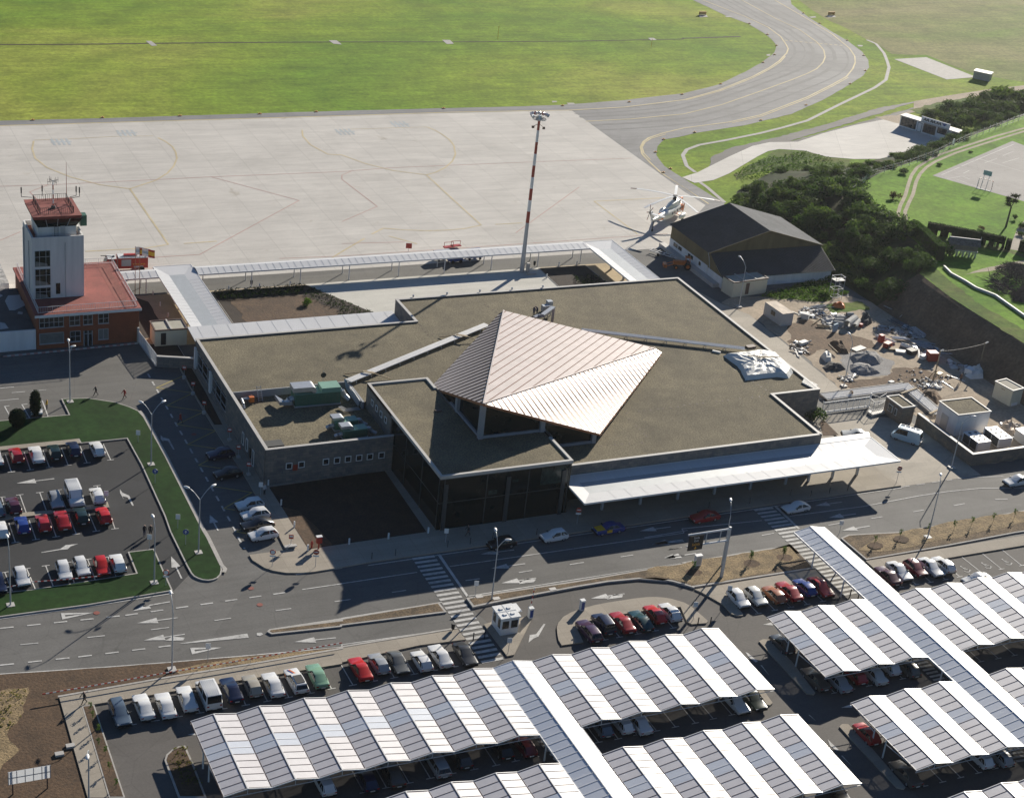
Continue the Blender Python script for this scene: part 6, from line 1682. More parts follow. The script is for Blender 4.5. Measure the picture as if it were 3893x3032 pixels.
for kind, c_, p, deg, lb in (
 ('hatchback', 'dark grey', (112.65,139.96), UP, 'dark car at the left end post of the upper right roof'), ('saloon', 'taupe', (112.64,132.49), UP, 'brown saloon parked out from under the upper right roof'),
 ('saloon', 'silver', (114.98,131.4), UP, 'silver saloon right of the brown one under the upper right roof'), ('hatchback', 'red', (117.83,131.99), UP, 'red car in the shade of the upper right roof'),
 ('saloon', 'off-white', (120.25,131.47), UP, 'off-white saloon right of the red car under the upper right roof'), ('hatchback', 'white', (123.02,132.35), UP, 'white car behind the roof edge left of the striped crossing'),
 ('hatchback', 'grey', (125.2,131.33), UP, 'grey car next to the striped crossing under the upper right roof'), ('hatchback', 'red', (112.41,121.65), UP, 'red hatchback at the left end of the lower right roof'),
 ('saloon', 'taupe', (112.48,114.26), UP, 'dark brown saloon in the shade below the lower right roof'), ('hatchback', 'white', (122.64,114.2), UP, 'white car under the lower right roof'),
 ('hatchback', 'silver', (125.08,113.76), UP, 'silver car under the lower right roof beside the crossing'), ('saloon', 'white', (100.71,131.31), DN, 'white car at the right end of the first left roof'),
 ('coupe', 'dark green', (103.09,131.3), DN, 'dark green coupe at the right end of the first left roof'), ('hatchback', 'navy', (55.35,130.57), UP, 'dark blue car deep in the shade of the lower aisle, leftmost'),
 ('saloon', 'taupe', (58.24,130.76), UP, 'brown saloon deep in the shade of the lower aisle'), ('estate', 'silver', (63.38,130.83), UP, 'silver estate deep in the shade of the lower aisle'),
 ('hatchback', 'dark grey', (66.17,131.22), UP, 'dark grey car in the lower aisle right of the silver estate'), ('hatchback', 'black', (71.03,131.39), UP, 'black car in the lower aisle two bays from the crossing'),
 ('hatchback', 'dark red', (73.66,131), UP, 'dark red car in the lower aisle beside the crossing'), ('hatchback', 'steel blue', (83.41,131.67), UP, 'blue grey car under the first roof right of the walkway'),
 ('hatchback', 'white', (85.91,131.52), UP, 'white hatchback under the first roof right of the walkway'), ('saloon', 'white', (87.84,131.1), UP, 'white saloon under the first roof, further right of the walkway'),
 ('hatchback', 'white', (50.9,131.26), UP, 'white hatchback showing under the front edge of the first left roof'), ('hatchback', 'black', (103.02,113.96), DN, 'dark car at the bottom right end of the second left roof')):
 car(kind, c_, p, deg, lb, 'cars under the car park roofs')
for k in CAR:
 if k not in used: drop(PROTO[k])

# ---- fire engine behind the brick offices
ft = thing('fire_engine', 'red airport fire engine with a white roof and ladders behind the brick offices', 'fire engine', (62.0, 270.6, 0), R_(176))
ft.scale = (.9, .9, .85)
MB().box(-4.1, 1.5, -1.25, 1.25, .75, 2.9).build('body', 'red_paint', ft, local=True)
MB().hexa([(1.75, -1.25, .75), (4.1, -1.2, .75), (4.1, 1.2, .75), (1.75, 1.25, .75)], [(1.75, -1.2, 2.8), (3.5, -1.1, 2.8), (3.5, 1.1, 2.8), (1.75, 1.2, 2.8)]).build('cab', 'red_paint', ft, local=True)
MB().box(-4.0, 1.4, -1.15, 1.15, 2.9, 2.98).build('roof', 'white_paint', ft, local=True)
MB().box(1.8, 3.4, -1.05, 1.05, 2.8, 2.86).build('cab_roof', 'white_paint', ft, local=True)
MB().face([(3.96, -1.05, 1.7), (3.96, 1.05, 1.7), (3.56, .98, 2.7), (3.56, -.98, 2.7)]).build('windscreen', 'car_glass', ft, local=True)
for s in (-1, 1):
 MB().box(2.0, 3.2, s * 1.22 - .02, s * 1.22 + .02, 1.75, 2.6).build('side_window', 'car_glass', ft, local=True)
 MB().box(-.9, .9, s * 1.27 - .02, s * 1.27 + .02, 1.3, 2.7).build('shutter', 'alu', ft, local=True)
 MB().box(-3.2, -1.4, s * 1.27 - .02, s * 1.27 + .02, .9, 1.25).build('shutter', 'alu', ft, local=True)
 st = MB()
 for k in range(8): st.hexa([(-3.6 + k * .3, s * 1.28, 1.5), (-3.48 + k * .3, s * 1.28, 1.5), (-3.48 + k * .3, s * 1.26, 1.5), (-3.6 + k * .3, s * 1.26, 1.5)], [(-3.45 + k * .3, s * 1.28, 1.75), (-3.33 + k * .3, s * 1.28, 1.75), (-3.33 + k * .3, s * 1.26, 1.75), (-3.45 + k * .3, s * 1.26, 1.75)])
 st.build('hazard_stripe', 'yellow_paint', ft, local=True)
 for x in (-2.9, 2.6):
  MB().cone((x, s * 1.2 - .18, .55), (x, s * 1.2 + .18, .55), .55, .55, 14).build('wheel', 'tyre', ft, local=True)
MB().box(-2.2, .3, -.35, .35, 2.98, 3.35).build('hose_reel', 'red_paint', ft, local=True)
la = MB()
for yv in (.55, .95): la.bar((-3.8, yv, 3.1), (1.2, yv, 3.15), .07, .07)
for k in range(12): la.bar((-3.7 + k * .42, .55, 3.12), (-3.7 + k * .42, .95, 3.12), .04, .04)
la.build('ladder', 'alu', ft, local=True)
MB().bar((2.2, 0, 2.95), (4.6, 0, 3.2), .12, .12).cone((2.2, 0, 2.8), (2.2, 0, 3.1), .25, .2, 8).build('monitor', 'dark_post', ft, local=True)
for yv in (-.8, .8): MB().cone((-3.8, yv, 2.98), (-3.8, yv, 3.3), .12, .1, 8).build('beacon', 'orange_paint', ft, local=True)

# ---- rescue helicopter on the apron: nose towards +X +Y
hl = thing('helicopter', 'white and orange rescue helicopter parked on the apron behind the hangar', 'helicopter', (174.2, 278.6, 0), R_(38))
secs = []
for x, w_, z0, z1 in ((5.9, .12, 1.5, 1.9), (5.5, .62, 1.05, 2.3), (4.6, .95, .85, 2.75), (3.4, 1.05, .75, 3.0), (0, 1.05, .72, 3.05), (-3.0, 1.05, .75, 3.05), (-4.6, .9, 1.05, 3.0), (-6.5, .55, 1.7, 2.9), (-9.2, .32, 2.2, 2.85), (-10.4, .22, 2.35, 2.9)):
 h_ = (z0 + z1) / 2
 secs.append([(x, w_ * math.cos(a), h_ + (z1 - z0) / 2 * math.sin(a)) for a in [k * math.pi / 6 + math.pi / 12 for k in range(12)]])
mb = MB(); loft(mb, [[(p[0], math.copysign(abs(p[1]) ** .8 * 1.02, p[1]), p[2]) for p in s] for s in secs])
hb = mb.build('fuselage', 'white_paint', hl, local=True, smooth=True)
mb = MB(); loft(mb, [[(x, w_ * math.cos(k * math.pi / 4), 3.0 + h_ * max(-.1, math.sin(k * math.pi / 4))) for k in range(8)] for x, w_, h_ in ((3.2, .3, .5), (2.4, .75, .95), (.5, .8, 1.15), (-1.6, .7, 1.0), (-3.6, .35, .5))])
mb.build('engine_housing', 'white_paint', hl, local=True, smooth=True)
for s in (-1, 1):
 MB().cone((2.6, s * .42, 3.75), (3.5, s * .42, 3.7), .3, .26, 10).build('engine_intake', 'orange_paint', hl, local=True)
 sp = MB().ball((0.4, s * 2.15, 1.15), 1.75, .5, .55, 12, 8)
 sp.build('sponson', 'white_paint', hl, local=True, smooth=True)
 MB().bar((.3, s * .95, 1.5), (.3, s * 1.9, 1.3), .9, .16).build('sponson_strut', 'orange_paint', hl, local=True)
 for k, x in enumerate((2.6, 1.5, .2, -1.2, -2.3)):
  MB().box(x - .25, x + .25, s * 1.09 - .03, s * 1.09 + .03, 1.9, 2.4).build('cabin_window', 'car_glass', hl, local=True)
 MB().hexa([(3.0, s * 1.08 - .02, 1.0), (3.7, s * 1.05 - .02, 1.0), (3.7, s * 1.05 + .02, 1.0), (3.0, s * 1.08 + .02, 1.0)], [(3.3, s * 1.06 - .02, 2.7), (4.0, s * 1.02 - .02, 2.7), (4.0, s * 1.02 + .02, 2.7), (3.3, s * 1.06 + .02, 2.7)]).build('orange_band', 'orange_paint', hl, local=True)
 MB().cone((.7, s * 2.0, .32), (.7, s * 2.3, .32), .32, .32, 10).build('wheel', 'tyre', hl, local=True)
MB().hexa([(4.7, -.8, 2.1), (5.4, -.5, 2.0), (5.4, .5, 2.0), (4.7, .8, 2.1)], [(3.9, -.7, 3.0), (4.6, -.45, 2.75), (4.6, .45, 2.75), (3.9, .7, 3.0)]).build('windscreen', 'car_glass', hl, local=True)
MB().hexa([(-10.9, -.1, 2.4), (-9.6, -.12, 2.4), (-9.6, .12, 2.4), (-10.9, .1, 2.4)], [(-11.9, -.06, 4.7), (-11.0, -.07, 4.7), (-11.0, .07, 4.7), (-11.9, .06, 4.7)]).build('tail_fin', 'white_paint', hl, local=True)
MB().hexa([(-11.6, -.08, 4.1), (-10.7, -.08, 4.1), (-10.7, -2.7, 4.1), (-11.4, -2.7, 4.1)], [(-11.6, -.08, 4.2), (-10.7, -.08, 4.2), (-10.7, -2.7, 4.2), (-11.4, -2.7, 4.2)]).build('stabiliser', 'white_paint', hl, local=True)
MB().cone((-9.6, 0, .3), (-9.6, .001, 2.4), .08, .1, 8).cone((-9.6, -.12, .25), (-9.6, .12, .25), .25, .25, 10).build('tail_wheel', 'tyre', hl, local=True)
bd_ = MB()
for (xa, wa, ha, ra), (xb, wb, hb2, rb2) in (((-7.6, .47, 2.37, .57), (-5.9, .70, 2.16, .76)), ((2.2, 1.09, 1.9, 1.17), (3.2, 1.09, 1.9, 1.17))):
 loft(bd_, [[(x, w_ * math.cos(k * math.pi / 8), h_ + r_ * math.sin(k * math.pi / 8)) for k in range(16)] for x, w_, h_, r_ in ((xa, wa, ha, ra), (xb, wb, hb2, rb2))])
bd_.build('orange_band', 'orange_paint', hl, local=True)
tr_ = MB().cone((-11.6, .1, 4.5), (-11.6, .35, 4.5), .22, .18, 8).build('tail_rotor', 'dark_post', hl, local=True)
for k in range(5):
 a_ = k * 2 * math.pi / 5 + .35
 p0, p1, p2 = Vector((-11.6 + .2 * math.cos(a_), .32, 4.5 + .2 * math.sin(a_))), Vector((-11.6 + 1.2 * math.cos(a_), .32, 4.5 + 1.2 * math.sin(a_))), Vector((-11.6 + 1.6 * math.cos(a_), .32, 4.5 + 1.6 * math.sin(a_)))
 MB().bar(p0, p1, .06, .16).mi(1).bar(p1, p2, .06, .16).build('tail_blade', ['dark_post', 'red_stripe'], tr_, local=True)
rh = MB().cone((.5, 0, 4.0), (.5, 0, 4.75), .45, .3, 10).cone((.5, 0, 4.75), (.5, 0, 4.95), .55, .45, 10).build('rotor_hub', 'dark_post', hl, local=True)
hub_w = Vector((174.2, 278.6)) + Vector(_rot((.5, 0), math.cos(R_(38)), math.sin(R_(38))))
for k in range(5):
 a_ = R_(130 - 38 + 72 * k)
 d = Vector((math.cos(a_), math.sin(a_), 0)); n = Vector((-d.y, d.x, 0)) * .27
 bl = MB()
 pr = None
 for j in range(8):
  r = .5 + 9.1 * j / 7
  c = Vector((.5, 0, 4.8 - .75 * (j / 7) ** 2)) + d * r
  q = (c - n, c + n)
  if pr is not None:
   bl.mi(1 if j == 7 else 0)
   u = Vector((0, 0, .06))
   bl.hexa([pr[0], q[0], q[1], pr[1]] if False else [pr[1], pr[0], q[0], q[1]], [pr[1] + u, pr[0] + u, q[0] + u, q[1] + u])
  pr = q
 bl.build('rotor_blade', ['white_paint', 'white_paint' if k in (1,) else 'gutter'], rh, local=True)

# ---- baggage tractor and carts under the walkway
t = thing('baggage_tractor', 'blue baggage tractor standing under the apron walkway', 'tractor', (*(120.76,264.28), 0), R_(8))
MB().box(-1.3, 1.3, -.7, .7, .35, 1.0).build('chassis', 'blue_paint', t, local=True)
MB().box(-.6, .3, -.65, .65, 1.0, 1.2).build('seat', 'black', t, local=True)
MB().box(.35, .45, -.6, .6, 1.0, 1.9).build('windscreen', 'car_glass', t, local=True)
for x in (-.85, .85):
 for s in (-1, 1): MB().cone((x, s * .65 - .12, .32), (x, s * .65 + .12, .32), .32, .32, 10).build('wheel', 'tyre', t, local=True)
for p, lb in (((124.81,265.14), 'dark blue baggage cart right of the tractor under the walkway'), ((118.81,265.6), 'grey baggage cart left of the tractor under the walkway')):
 t = thing('baggage_cart', lb, 'cart', (*p, 0), R_(5), 'baggage carts under the walkway')
 gm = 'blue_paint' if 'blue' in lb else 'alu'
 MB().box(-1.6, 1.6, -.75, .75, .45, .6).build('deck', gm, t, local=True)
 MB().box(-1.6, -1.52, -.75, .75, .6, 1.7).box(1.52, 1.6, -.75, .75, .6, 1.7).box(-1.6, 1.6, -.8, .8, 1.7, 1.78).build('frame', gm, t, local=True)
 MB().box(-1.5, 1.5, .68, .74, .6, 1.65).build('curtain', 'black', t, local=True)
 for x in (-1.1, 1.1):
  for s in (-1, 1): MB().cone((x, s * .65 - .08, .24), (x, s * .65 + .08, .24), .24, .24, 10).build('wheel', 'tyre', t, local=True)
t = thing('boat_trailer', 'white metal trailer frame by the corner of the hangar', 'trailer', (*(162.29,260.56), 0), R_(-57))
mb = MB()
for s in (-.5, .5): mb.bar((-2.6, s, .5), (2.2, s, .5), .12, .12)
for x in (-2.4, -1, .4, 1.8): mb.bar((x, -.9, .6), (x, .9, .6), .12, .1)
mb.bar((2.2, -.5, .5), (3.4, 0, .5), .1, .1).bar((2.2, .5, .5), (3.4, 0, .5), .1, .1)
mb.build('frame', 'white_metal', t, local=True)
for s in (-1, 1): MB().cone((-.5, s * .85 - .09, .3), (-.5, s * .85 + .09, .3), .3, .3, 10).build('wheel', 'tyre', t, local=True)
t = thing('tractor', 'orange farm tractor with a loader in the shade beside the hangar', 'tractor', (*(162.82,254.11), 0), R_(160))
MB().box(-.6, 1.7, -.4, .4, .8, 1.5).build('bonnet', 'orange_paint', t, local=True)
MB().box(-1.4, -.6, -.5, .5, .8, 1.3).build('seat', 'black', t, local=True)
mb = MB()
for x in (-1.4, -.6):
 for s in (-.5, .5): mb.bar((x, s, 1.3), (x, s, 2.3), .07, .07)
mb.box(-1.5, -.5, -.6, .6, 2.3, 2.38)
mb.build('roll_frame', 'orange_paint', t, local=True)
for x, r in ((-1.0, .7), (1.2, .42)):
 for s in (-1, 1):
  w_ = MB().cone((x, s * .75 - .16, r), (x, s * .75 + .16, r), r, r, 14).mi(1).cone((x, s * .75 + s * .165, r), (x, s * .75 + s * .18, r), r * .5, r * .5, 10)
  w_.build('wheel', ['tyre', 'orange_paint'], t, local=True)
MB().bar((1.6, -.6, 1.0), (3.0, -.6, .5), .12, .14).bar((1.6, .6, 1.0), (3.0, .6, .5), .12, .14).box(2.9, 3.5, -.8, .8, .2, .8).build('loader', 'orange_paint', t, local=True)

# ================================================================== ROOF PLANT
def pipe_run(label, a, b, n, z, w_=1.25):
 t = thing('pipe_run', label, 'pipes', (*lerp(a, b, .5), z - .5), 0, 'lagged pipe runs on the terminal roof')
 a, b = Vector(a), Vector(b)
 d = (b - a).normalized(); s = Vector((-d.y, d.x))
 for k in range(n):
  o_ = s * (w_ * ((k + .5) / n - .5))
  MB().cone((a.x + o_.x, a.y + o_.y, z), (b.x + o_.x, b.y + o_.y, z), w_ / n * .46, w_ / n * .46, 8).build('pipe', 'white_metal', t, smooth=True)
 mb = MB()
 L = (b - a).length
 k = 1.0
 while k < L:
  c = a + d * k
  p, q = c - s * w_ * .6, c + s * w_ * .6
  mb.bar((p.x, p.y, z - .16), (q.x, q.y, z - .16), .08, .08)
  for e in (p, q): mb.bar((e.x, e.y, 5.36), (e.x, e.y, z - .1), .07, .07)
  k += 3.2
 mb.build('support', 'post_grey', t)
 return t
pipe_run('bundle of white lagged pipes running from the plant deck up to the copper roof', (80.82,210.09), (109.46,224.96), 6, 5.9)
pipe_run('bundle of white lagged pipes running from the copper roof to the white tarpaulin', (124.08,220.1), (147.73,208.14), 6, 5.9, 1.1)
t = thing('pipe_run', 'lagged pipes dropping along the right wall of the plant deck', 'pipes', (80.6, 207, 4.3), 0, 'lagged pipe runs on the terminal roof')
for k in range(5):
 MB().tube([(80.75 - k * .06, 210.9, 5.85), (80.75 - k * .06, 210.2 - k * .1, 5.5 - k * .18), (80.75 - k * .06, 204.6, 5.3 - k * .18)], .07, 8).build('pipe', 'galv', t, smooth=True)
for (x, yv), lb in (((103.54,221.24), 'timber trestle over the pipes nearer the copper roof'), ((84.57,211.72), 'timber trestle over the pipes nearer the plant deck')):
 t = thing('timber_trestle', lb, 'trestle', (x, yv, 5.4))
 MB().bar((x - 3.2, yv + 1.5, 5.5), (x - .5, yv + .3, 6.15), .12, .12).bar((x + .5, yv - .3, 6.15), (x + 3.0, yv - 1.6, 5.5), .12, .12).bar((x - .7, yv + .5, 6.2), (x + .7, yv - .5, 6.2), .5, .08).build('boards', 'wood', t)

def air_unit(label, A, L, W, H, big=False, ang=0.0):
 t = thing('air_handling_unit', label, 'air handler', (*A, 4.3), ang, 'green air handling units on the plant deck')
 z = .25
 MB().box(-.1, L + .1, -.1, W + .1, .05, z).build('base_frame', 'alu', t, local=True)
 MB().box(0, L, 0, W, z, H).build('casing', 'green_paint', t, local=True)
 ribs = MB()
 n = int(L / .55)
 for k in range(1, n): ribs.box(L * k / n - .02, L * k / n + .02, -.03, .0, z, H)
 ribs.build('casing_rib', 'green_paint', t, local=True)
 top = MB()
 top.box(L * .58, L, .02, W - .02, H, H + (.75 if big else .12)).box(0, L * .58, .02, W - .02, H, H + .05)
 top.build('casing_top', 'green_top', t, local=True)
 # silver hood with a rounded end
 hd = MB()
 hx0, hx1 = (-.3, L * .46) if big else (-.35, L * .42)
 h0, h1 = H + .12, H + (1.05 if big else .75)
 prof = [(hx0, h0 + .25), (hx0, h1), (hx1 - .5, h1)] + [(hx1 - .5 + .5 * math.sin(a), h1 - .5 + .5 * math.cos(a)) for a in (.4, .8, 1.2, 1.57)] + [(hx1, h0), (hx1 - .5, h0), (hx1 - .6, h0 + .25)]
 i = [(p[0], .1, p[1]) for p in prof]; j = [(p[0], W - .05, p[1]) for p in prof]
 hd.face(i[::-1]).face(j)
 for k in range(len(prof)):
  l = (k + 1) % len(prof)
  hd.face([i[k], i[l], j[l], j[k]])
 hd.build('hood', 'galv', t, local=True)
 # ducts
 dc = MB()
 r = .42 if big else .3
 dc.cone((L, W * .5, H * .8), (L + .5, W * .5, H * .8), r, r, 10).cone((L + .5, W * .5, H * .8), (L + .9, W * .45, H * .45), r, r * .95, 10).cone((L + .9, W * .45, H * .45), (L + 1.5, W * .2, .35), r * .95, r * .85, 10)
 dc.build('duct', 'galv', t, local=True, smooth=True)
 dc = MB()
 dc.cone((0, W * .4, H * .55), (-.6, W * .4, H * .5), r, r, 10).cone((-.6, W * .4, H * .5), (-1.0, W * .5, .4), r, r, 10)
 if big:
  dc.hexa([(-1.6, .1, .5), (-.4, .0, .5), (-.4, .55, .5), (-1.6, .65, .5)], [(-1.6, .1, 1.05), (-.4, .0, 1.05), (-.4, .55, 1.05), (-1.6, .65, 1.05)]).hexa([(-2.2, .3, .5), (-1.5, .1, .5), (-1.5, .75, .5), (-2.3, 2.6, .5)], [(-2.2, .3, 1.05), (-1.5, .1, 1.05), (-1.5, .75, 1.05), (-2.3, 2.6, 1.05)])
 dc.build('duct', 'galv', t, local=True, smooth=True)
 return t
air_unit('large green air handling unit with a silver hood at the back of the plant deck', (71.6, 206.4), 6.7, 2.2, 2.0, True, -.03)
air_unit('small green air handling unit, the farther of two at the right of the plant deck', (74.79,198.21), 3.4, 1.5, 1.35, False, .02)
air_unit('small green air handling unit nearest the stone front wall of the plant deck', (75.12,195.52), 3.5, 1.5, 1.35, False, .02)
t = thing('pipe_run', 'thin silver pipes bent in steps between the air handling units', 'pipes', (79, 203.5, 4.3), 0, 'lagged pipe runs on the terminal roof')
for k in range(4):
 MB().tube([(77.6 + k * .15, 204.9 + k * .05, 4.6), (77.9 + k * .2, 203.3 + k * .25, 4.6), (80.4, 203.4 + k * .25, 4.6)], .05).build('pipe', 'galv', t)
t = thing('steel_ladder', 'steel ladder on the back wall of the plant deck', 'ladder', (67.5, 210.3, 4.3))
mb = MB()
for x in (-.3, .3): mb.bar((67.5 + x, 209.5, 4.3), (67.5 + x, 210.85, 6.1), .07, .07)
for k in range(7): mb.bar((67.2, 209.5 + .19 * k, 4.5 + .25 * k), (67.8, 209.5 + .19 * k, 4.5 + .25 * k), .05, .05)
mb.build('rails', 'galv', t)
t = thing('fan_box', 'orange fan box with a silver elbow duct on the plant deck', 'fan', (66.0, 209.5, 4.3))
MB().box(65.7, 66.4, 209.0, 209.7, 4.5, 5.3).build('casing', 'orange_paint', t)
MB().tube([(65.7, 209.4, 5.0), (64.6, 209.4, 5.0), (64.5, 208.0, 4.9), (64.5, 207.6, 4.4)], .2, 8).build('duct', 'galv', t, smooth=True)
c = (65.25,196.18)
t = thing('roof_hatch', 'flat dark roof hatch in the front corner of the plant deck', 'hatch', (*c, 4.3))
MB().obox(c, 2.6, 1.7, 4.3, 4.75).build('lid', 'corrugated', t)
c = (77.45,211.53)
t = thing('dish_antenna', 'round dark antenna disc on a thin pole above the plant deck', 'antenna', (*c, 5.36))
MB().cone((*c, 5.36), (*c, 7.2), .035, .035, 6).build('pole', 'alu', t)
MB().cone((c[0], c[1] - .05, 6.55), (c[0], c[1] - .12, 6.55), .42, .42, 14).build('disc', 'dark_post', t)
t = thing('duct_unit', 'silver duct and fan unit on the roof behind the copper ridge', 'duct', (*(121.23,227.31), 5.36))
p0, p1, p2, p3 = (118.31,225.86), (119.29,226.26), (119.65,225.64), (122.66,227.88)
MB().bar((*p0, 5.9), (*p1, 6.0), .6, .5).bar((*p1, 6.0), (*p2, 6.3), .6, .5).bar((*p2, 6.3), (*p3, 6.5), .75, .5).build('duct', 'galv', t)
c = (121.88,229.06)
MB().obox(c, 1.3, .9, 5.45, 6.5).obox((c[0] + 1.0, c[1] + .8), .9, .9, 5.45, 6.9).build('fan_casing', 'alu', t)
mb = MB()
for q in (.2, .5, .8):
 e = lerp(p2, p3, q); mb.bar((*e, 5.36), (*e, 6.3), .1, .1)
mb.build('support', 'alu', t)
c = (121.19,225)
t = thing('copper_strip', 'bright copper strip standing at the edge of the copper roof', 'strip', (*c, 5.36))
MB().obox(c, .45, .06, 5.36, 7.6).build('sheet', 'copper', t)

def mound(name, label, cat, poly, z0, h_, m, rough=.25, rings=5, kind=None, seed=1, power=.7):
 """heaped surface over an outline, sealed to the ground"""
 rnd = random.Random(seed)
 poly = rough_edge(poly, .05, .8)
 if area2(poly) < 0: poly = poly[::-1]
 cx, cy = sum(p[0] for p in poly) / len(poly), sum(p[1] for p in poly) / len(poly)
 mb = MB()
 rs = []
 for j in range(rings + 1):
  t = j / rings
  rs.append([(p[0] + (cx - p[0]) * t * .97, p[1] + (cy - p[1]) * t * .97, z0 - .05 if j == 0 else z0 + h_ * (math.sin(t * math.pi / 2) ** power) * (1 + rough * (2.2 * noise.noise((p[0] * (1 - t) * 1.1 + cx * t, p[1] * (1 - t) * 1.1 + cy * t + t * 4, seed)) + rnd.uniform(-.35, .35)))) for p in poly])
 n = len(poly)
 for j in range(rings):
  for k in range(n):
   l = (k + 1) % n
   mb.face([rs[j][k], rs[j][l], rs[j + 1][l], rs[j + 1][k]])
 mb.face(rs[-1])
 o = mb.build(name, m, None, origin=(cx, cy, z0))
 return tag(o, label, cat, kind=kind)
tp = [(143.2,207.31),(151.01,207.75),(152.62,206.02),(151.65,199.38),(149.56,197.51),(147.82,198.44),(142,198.35),(143.18,201.72),(143.48,203.4)]
mound('tarpaulin', 'crumpled white tarpaulin over a heap at the right edge of the terminal roof', 'tarpaulin', tp, 5.36, 1.2, 'tarp', .13, 8, power=.4)
c = (147.38,203.13)
t = thing('timber', 'two planks weighing down the white tarpaulin', 'planks', (*c, 6.6))
MB().bar((*(145.43,203.76), 6.85), (*(149.8,202.28), 6.85), .15, .08).bar((*(146.6,202.81), 6.87), (*(150.48,202.2), 6.87), .15, .08).build('plank', 'wood', t)
t = thing('timber', 'stack of pale boards at the right corner of the terminal roof', 'boards', (*(151.5,194.86), 5.36))
for k in range(7):
 a, b = (150.99,196.1), (151.71,193.41)
 MB().bar((a[0] + k * .2 - .3, a[1] + .2 * k - .5, 5.5), (b[0] + k * .2 - .3, b[1] + .2 * k - .5, 5.5), .14, .2).build('board', 'tarp', t)
t = thing('roof_debris', 'dark pallets lying beside the tarpaulin on the roof', 'pallet', (*(149.75,209.44), 5.36))
MB().obox((149.71,209.38), 1.6, .9, 5.36, 5.6, .1).build('pallet', 'gutter', t)
t = thing('roof_debris', 'rolled white sheet left on the roof beside the pipe run', 'roll', (*(142.78,208.69), 5.36))
MB().bar((*(142.31,209.12), 5.5), (*(143.32,208.26), 5.5), .35, .25).build('roll', 'tarp', t)

# ================================================================== LAMPS, SIGNS AND STREET FURNITURE
def lamp(base, heads, z, label, group, top=None):
 """curved arm street lamp; heads are the lantern places at height z"""
 t = thing('street_lamp', label, 'street lamp', (*base, 0), 0, group)
 bx, by = base
 MB().obox(base, .9, .9, 0, .2).build('footing', 'coping', t)
 MB().cone((bx, by, .2), (bx, by, z - 1.1), .10, .06, 8).build('pole', 'post_grey', t)
 for hx, hy in heads:
  v = Vector((hx - bx, hy - by))
  if v.length < .5: v = Vector((0, 1.2))
  if v.length > 2.4: v = v * (2.4 / v.length)
  mb = MB()
  pts = [(bx + v.x * q, by + v.y * q, z - 1.1 + 1.1 * math.sin(q * math.pi / 2 * 1.15)) for q in (0, .12, .3, .5, .7, .85)]
  mb.tube(pts, .045, 6)
  mb.build('arm', 'post_grey', t)
  u = v.normalized()
  c = Vector((bx, by)) + v
  e = Vector((pts[-1][0], pts[-1][1]))
  hd = MB()
  ang = math.atan2(u.y, u.x)
  hb_ = MB().ball((0, 0, 0), .48, .2, .14, 10, 6)
  hd.v = [(c.x + _rot(p, math.cos(ang), math.sin(ang))[0], c.y + _rot(p, math.cos(ang), math.sin(ang))[1], z + p[2] + .02) for p in hb_.v]
  hd.f, hd.m = hb_.f, hb_.m
  hd.build('lantern', 'white_metal', t, smooth=True)
 return t
G1 = 'street lamps along the roads'
lamp((50.02,202.26), [(48.99,204.16), (52.67,204.18)], 8.8, 'double armed lamp on the lawn strip nearer the control tower', G1)
lamp((50.33,178.67), [(49.05,180.26), (52.57,180.06)], 8.8, 'double armed lamp on the rounded tip of the lawn strip', G1)
lamp((43.25,223.12), [(43.73,226.82), (43.76,223.28)], 8.8, 'double headed lamp at the top corner of the lawn facing the brick offices', G1)
lamp((43.43,173.29), [(43.88,173.22)], 8.8, 'single lamp on the lower lawn by the entry arrow', G1)
lamp((26.4,172.87), [(26.48,172.74)], 8.8, 'single lamp in the lower left lawn at the frame edge', G1)
lamp((41.11,155.45), [(41.52,158.73)], 8.8, 'lamp standing in the bare earth beside the striped tape', G1)
lamp((27.47,134.37), [(26.09,128.94)], 8.8, 'lamp rising from the bottom edge beside the sloping footway', G1)
lamp((82.05,158.97), [(82.95,162.42), (83.2,158.7)], 8.8, 'double headed lamp in the planted strip beside the first crossing', G1)
lamp((115,158.48), [(116.78,161.99)], 8.8, 'lamp rising behind the exit gantry', G1)
lamp((164.89,174.18), [(166.29,173.73)], 8.8, 'lamp at the kerb corner below the stone yard wall', G1)
lamp((148.04,157.62), [(151.15,161.95)], 8.8, 'lamp in the planted strip right of the glazed walkway', G1)
lamp((164.28,235.51), [(164.2,237.76)], 8.8, 'lamp in front of the cream hut beside the hangar', G1)
lamp((164.63,202.63), [(164.77,204.22)], 8.8, 'lamp among the rubble at the edge of the works yard', G1)

def wood_pole(label, base, h_, brace=True):
 t = thing('timber_pole', label, 'pole', (*base, 0), 0, 'timber poles in the works yard')
 MB().cone((*base, 0), (*base, h_), .12, .09, 8).build('pole', 'wood', t)
 if brace:
  mb = MB()
  for a in (-2.5, -.4, 1.7): mb.bar((base[0] + 1.2 * math.cos(a), base[1] + 1.2 * math.sin(a), 0), (*base, 2.0), .1, .1)
  mb.build('brace', 'wood', t)
 MB().bar((*base, h_ - .1), (base[0] + .7, base[1] + .1, h_ + .1), .3, .12).build('cable_bracket', 'coping', t)
 return t
wood_pole('braced timber cable pole in the middle of the works yard', (181.75,201.06), 5.6)
wood_pole('timber cable pole at the foot of the earth bank', (193.73,203.96), 4.6, False)
t = thing('overhead_cable', 'thin cable sagging between the timber poles of the yard', 'cable', (*(187.68,202.58), 0))
a, b = (*(181.75,201.06), 5.5), (*(193.73,203.96), 4.5)
MB().tube([(a[0] + (b[0] - a[0]) * q, a[1] + (b[1] - a[1]) * q, a[2] + (b[2] - a[2]) * q - 1.0 * q * (1 - q)) for q in [k / 8 for k in range(9)]], .025, 4).build('cable', 'dark_post', t)

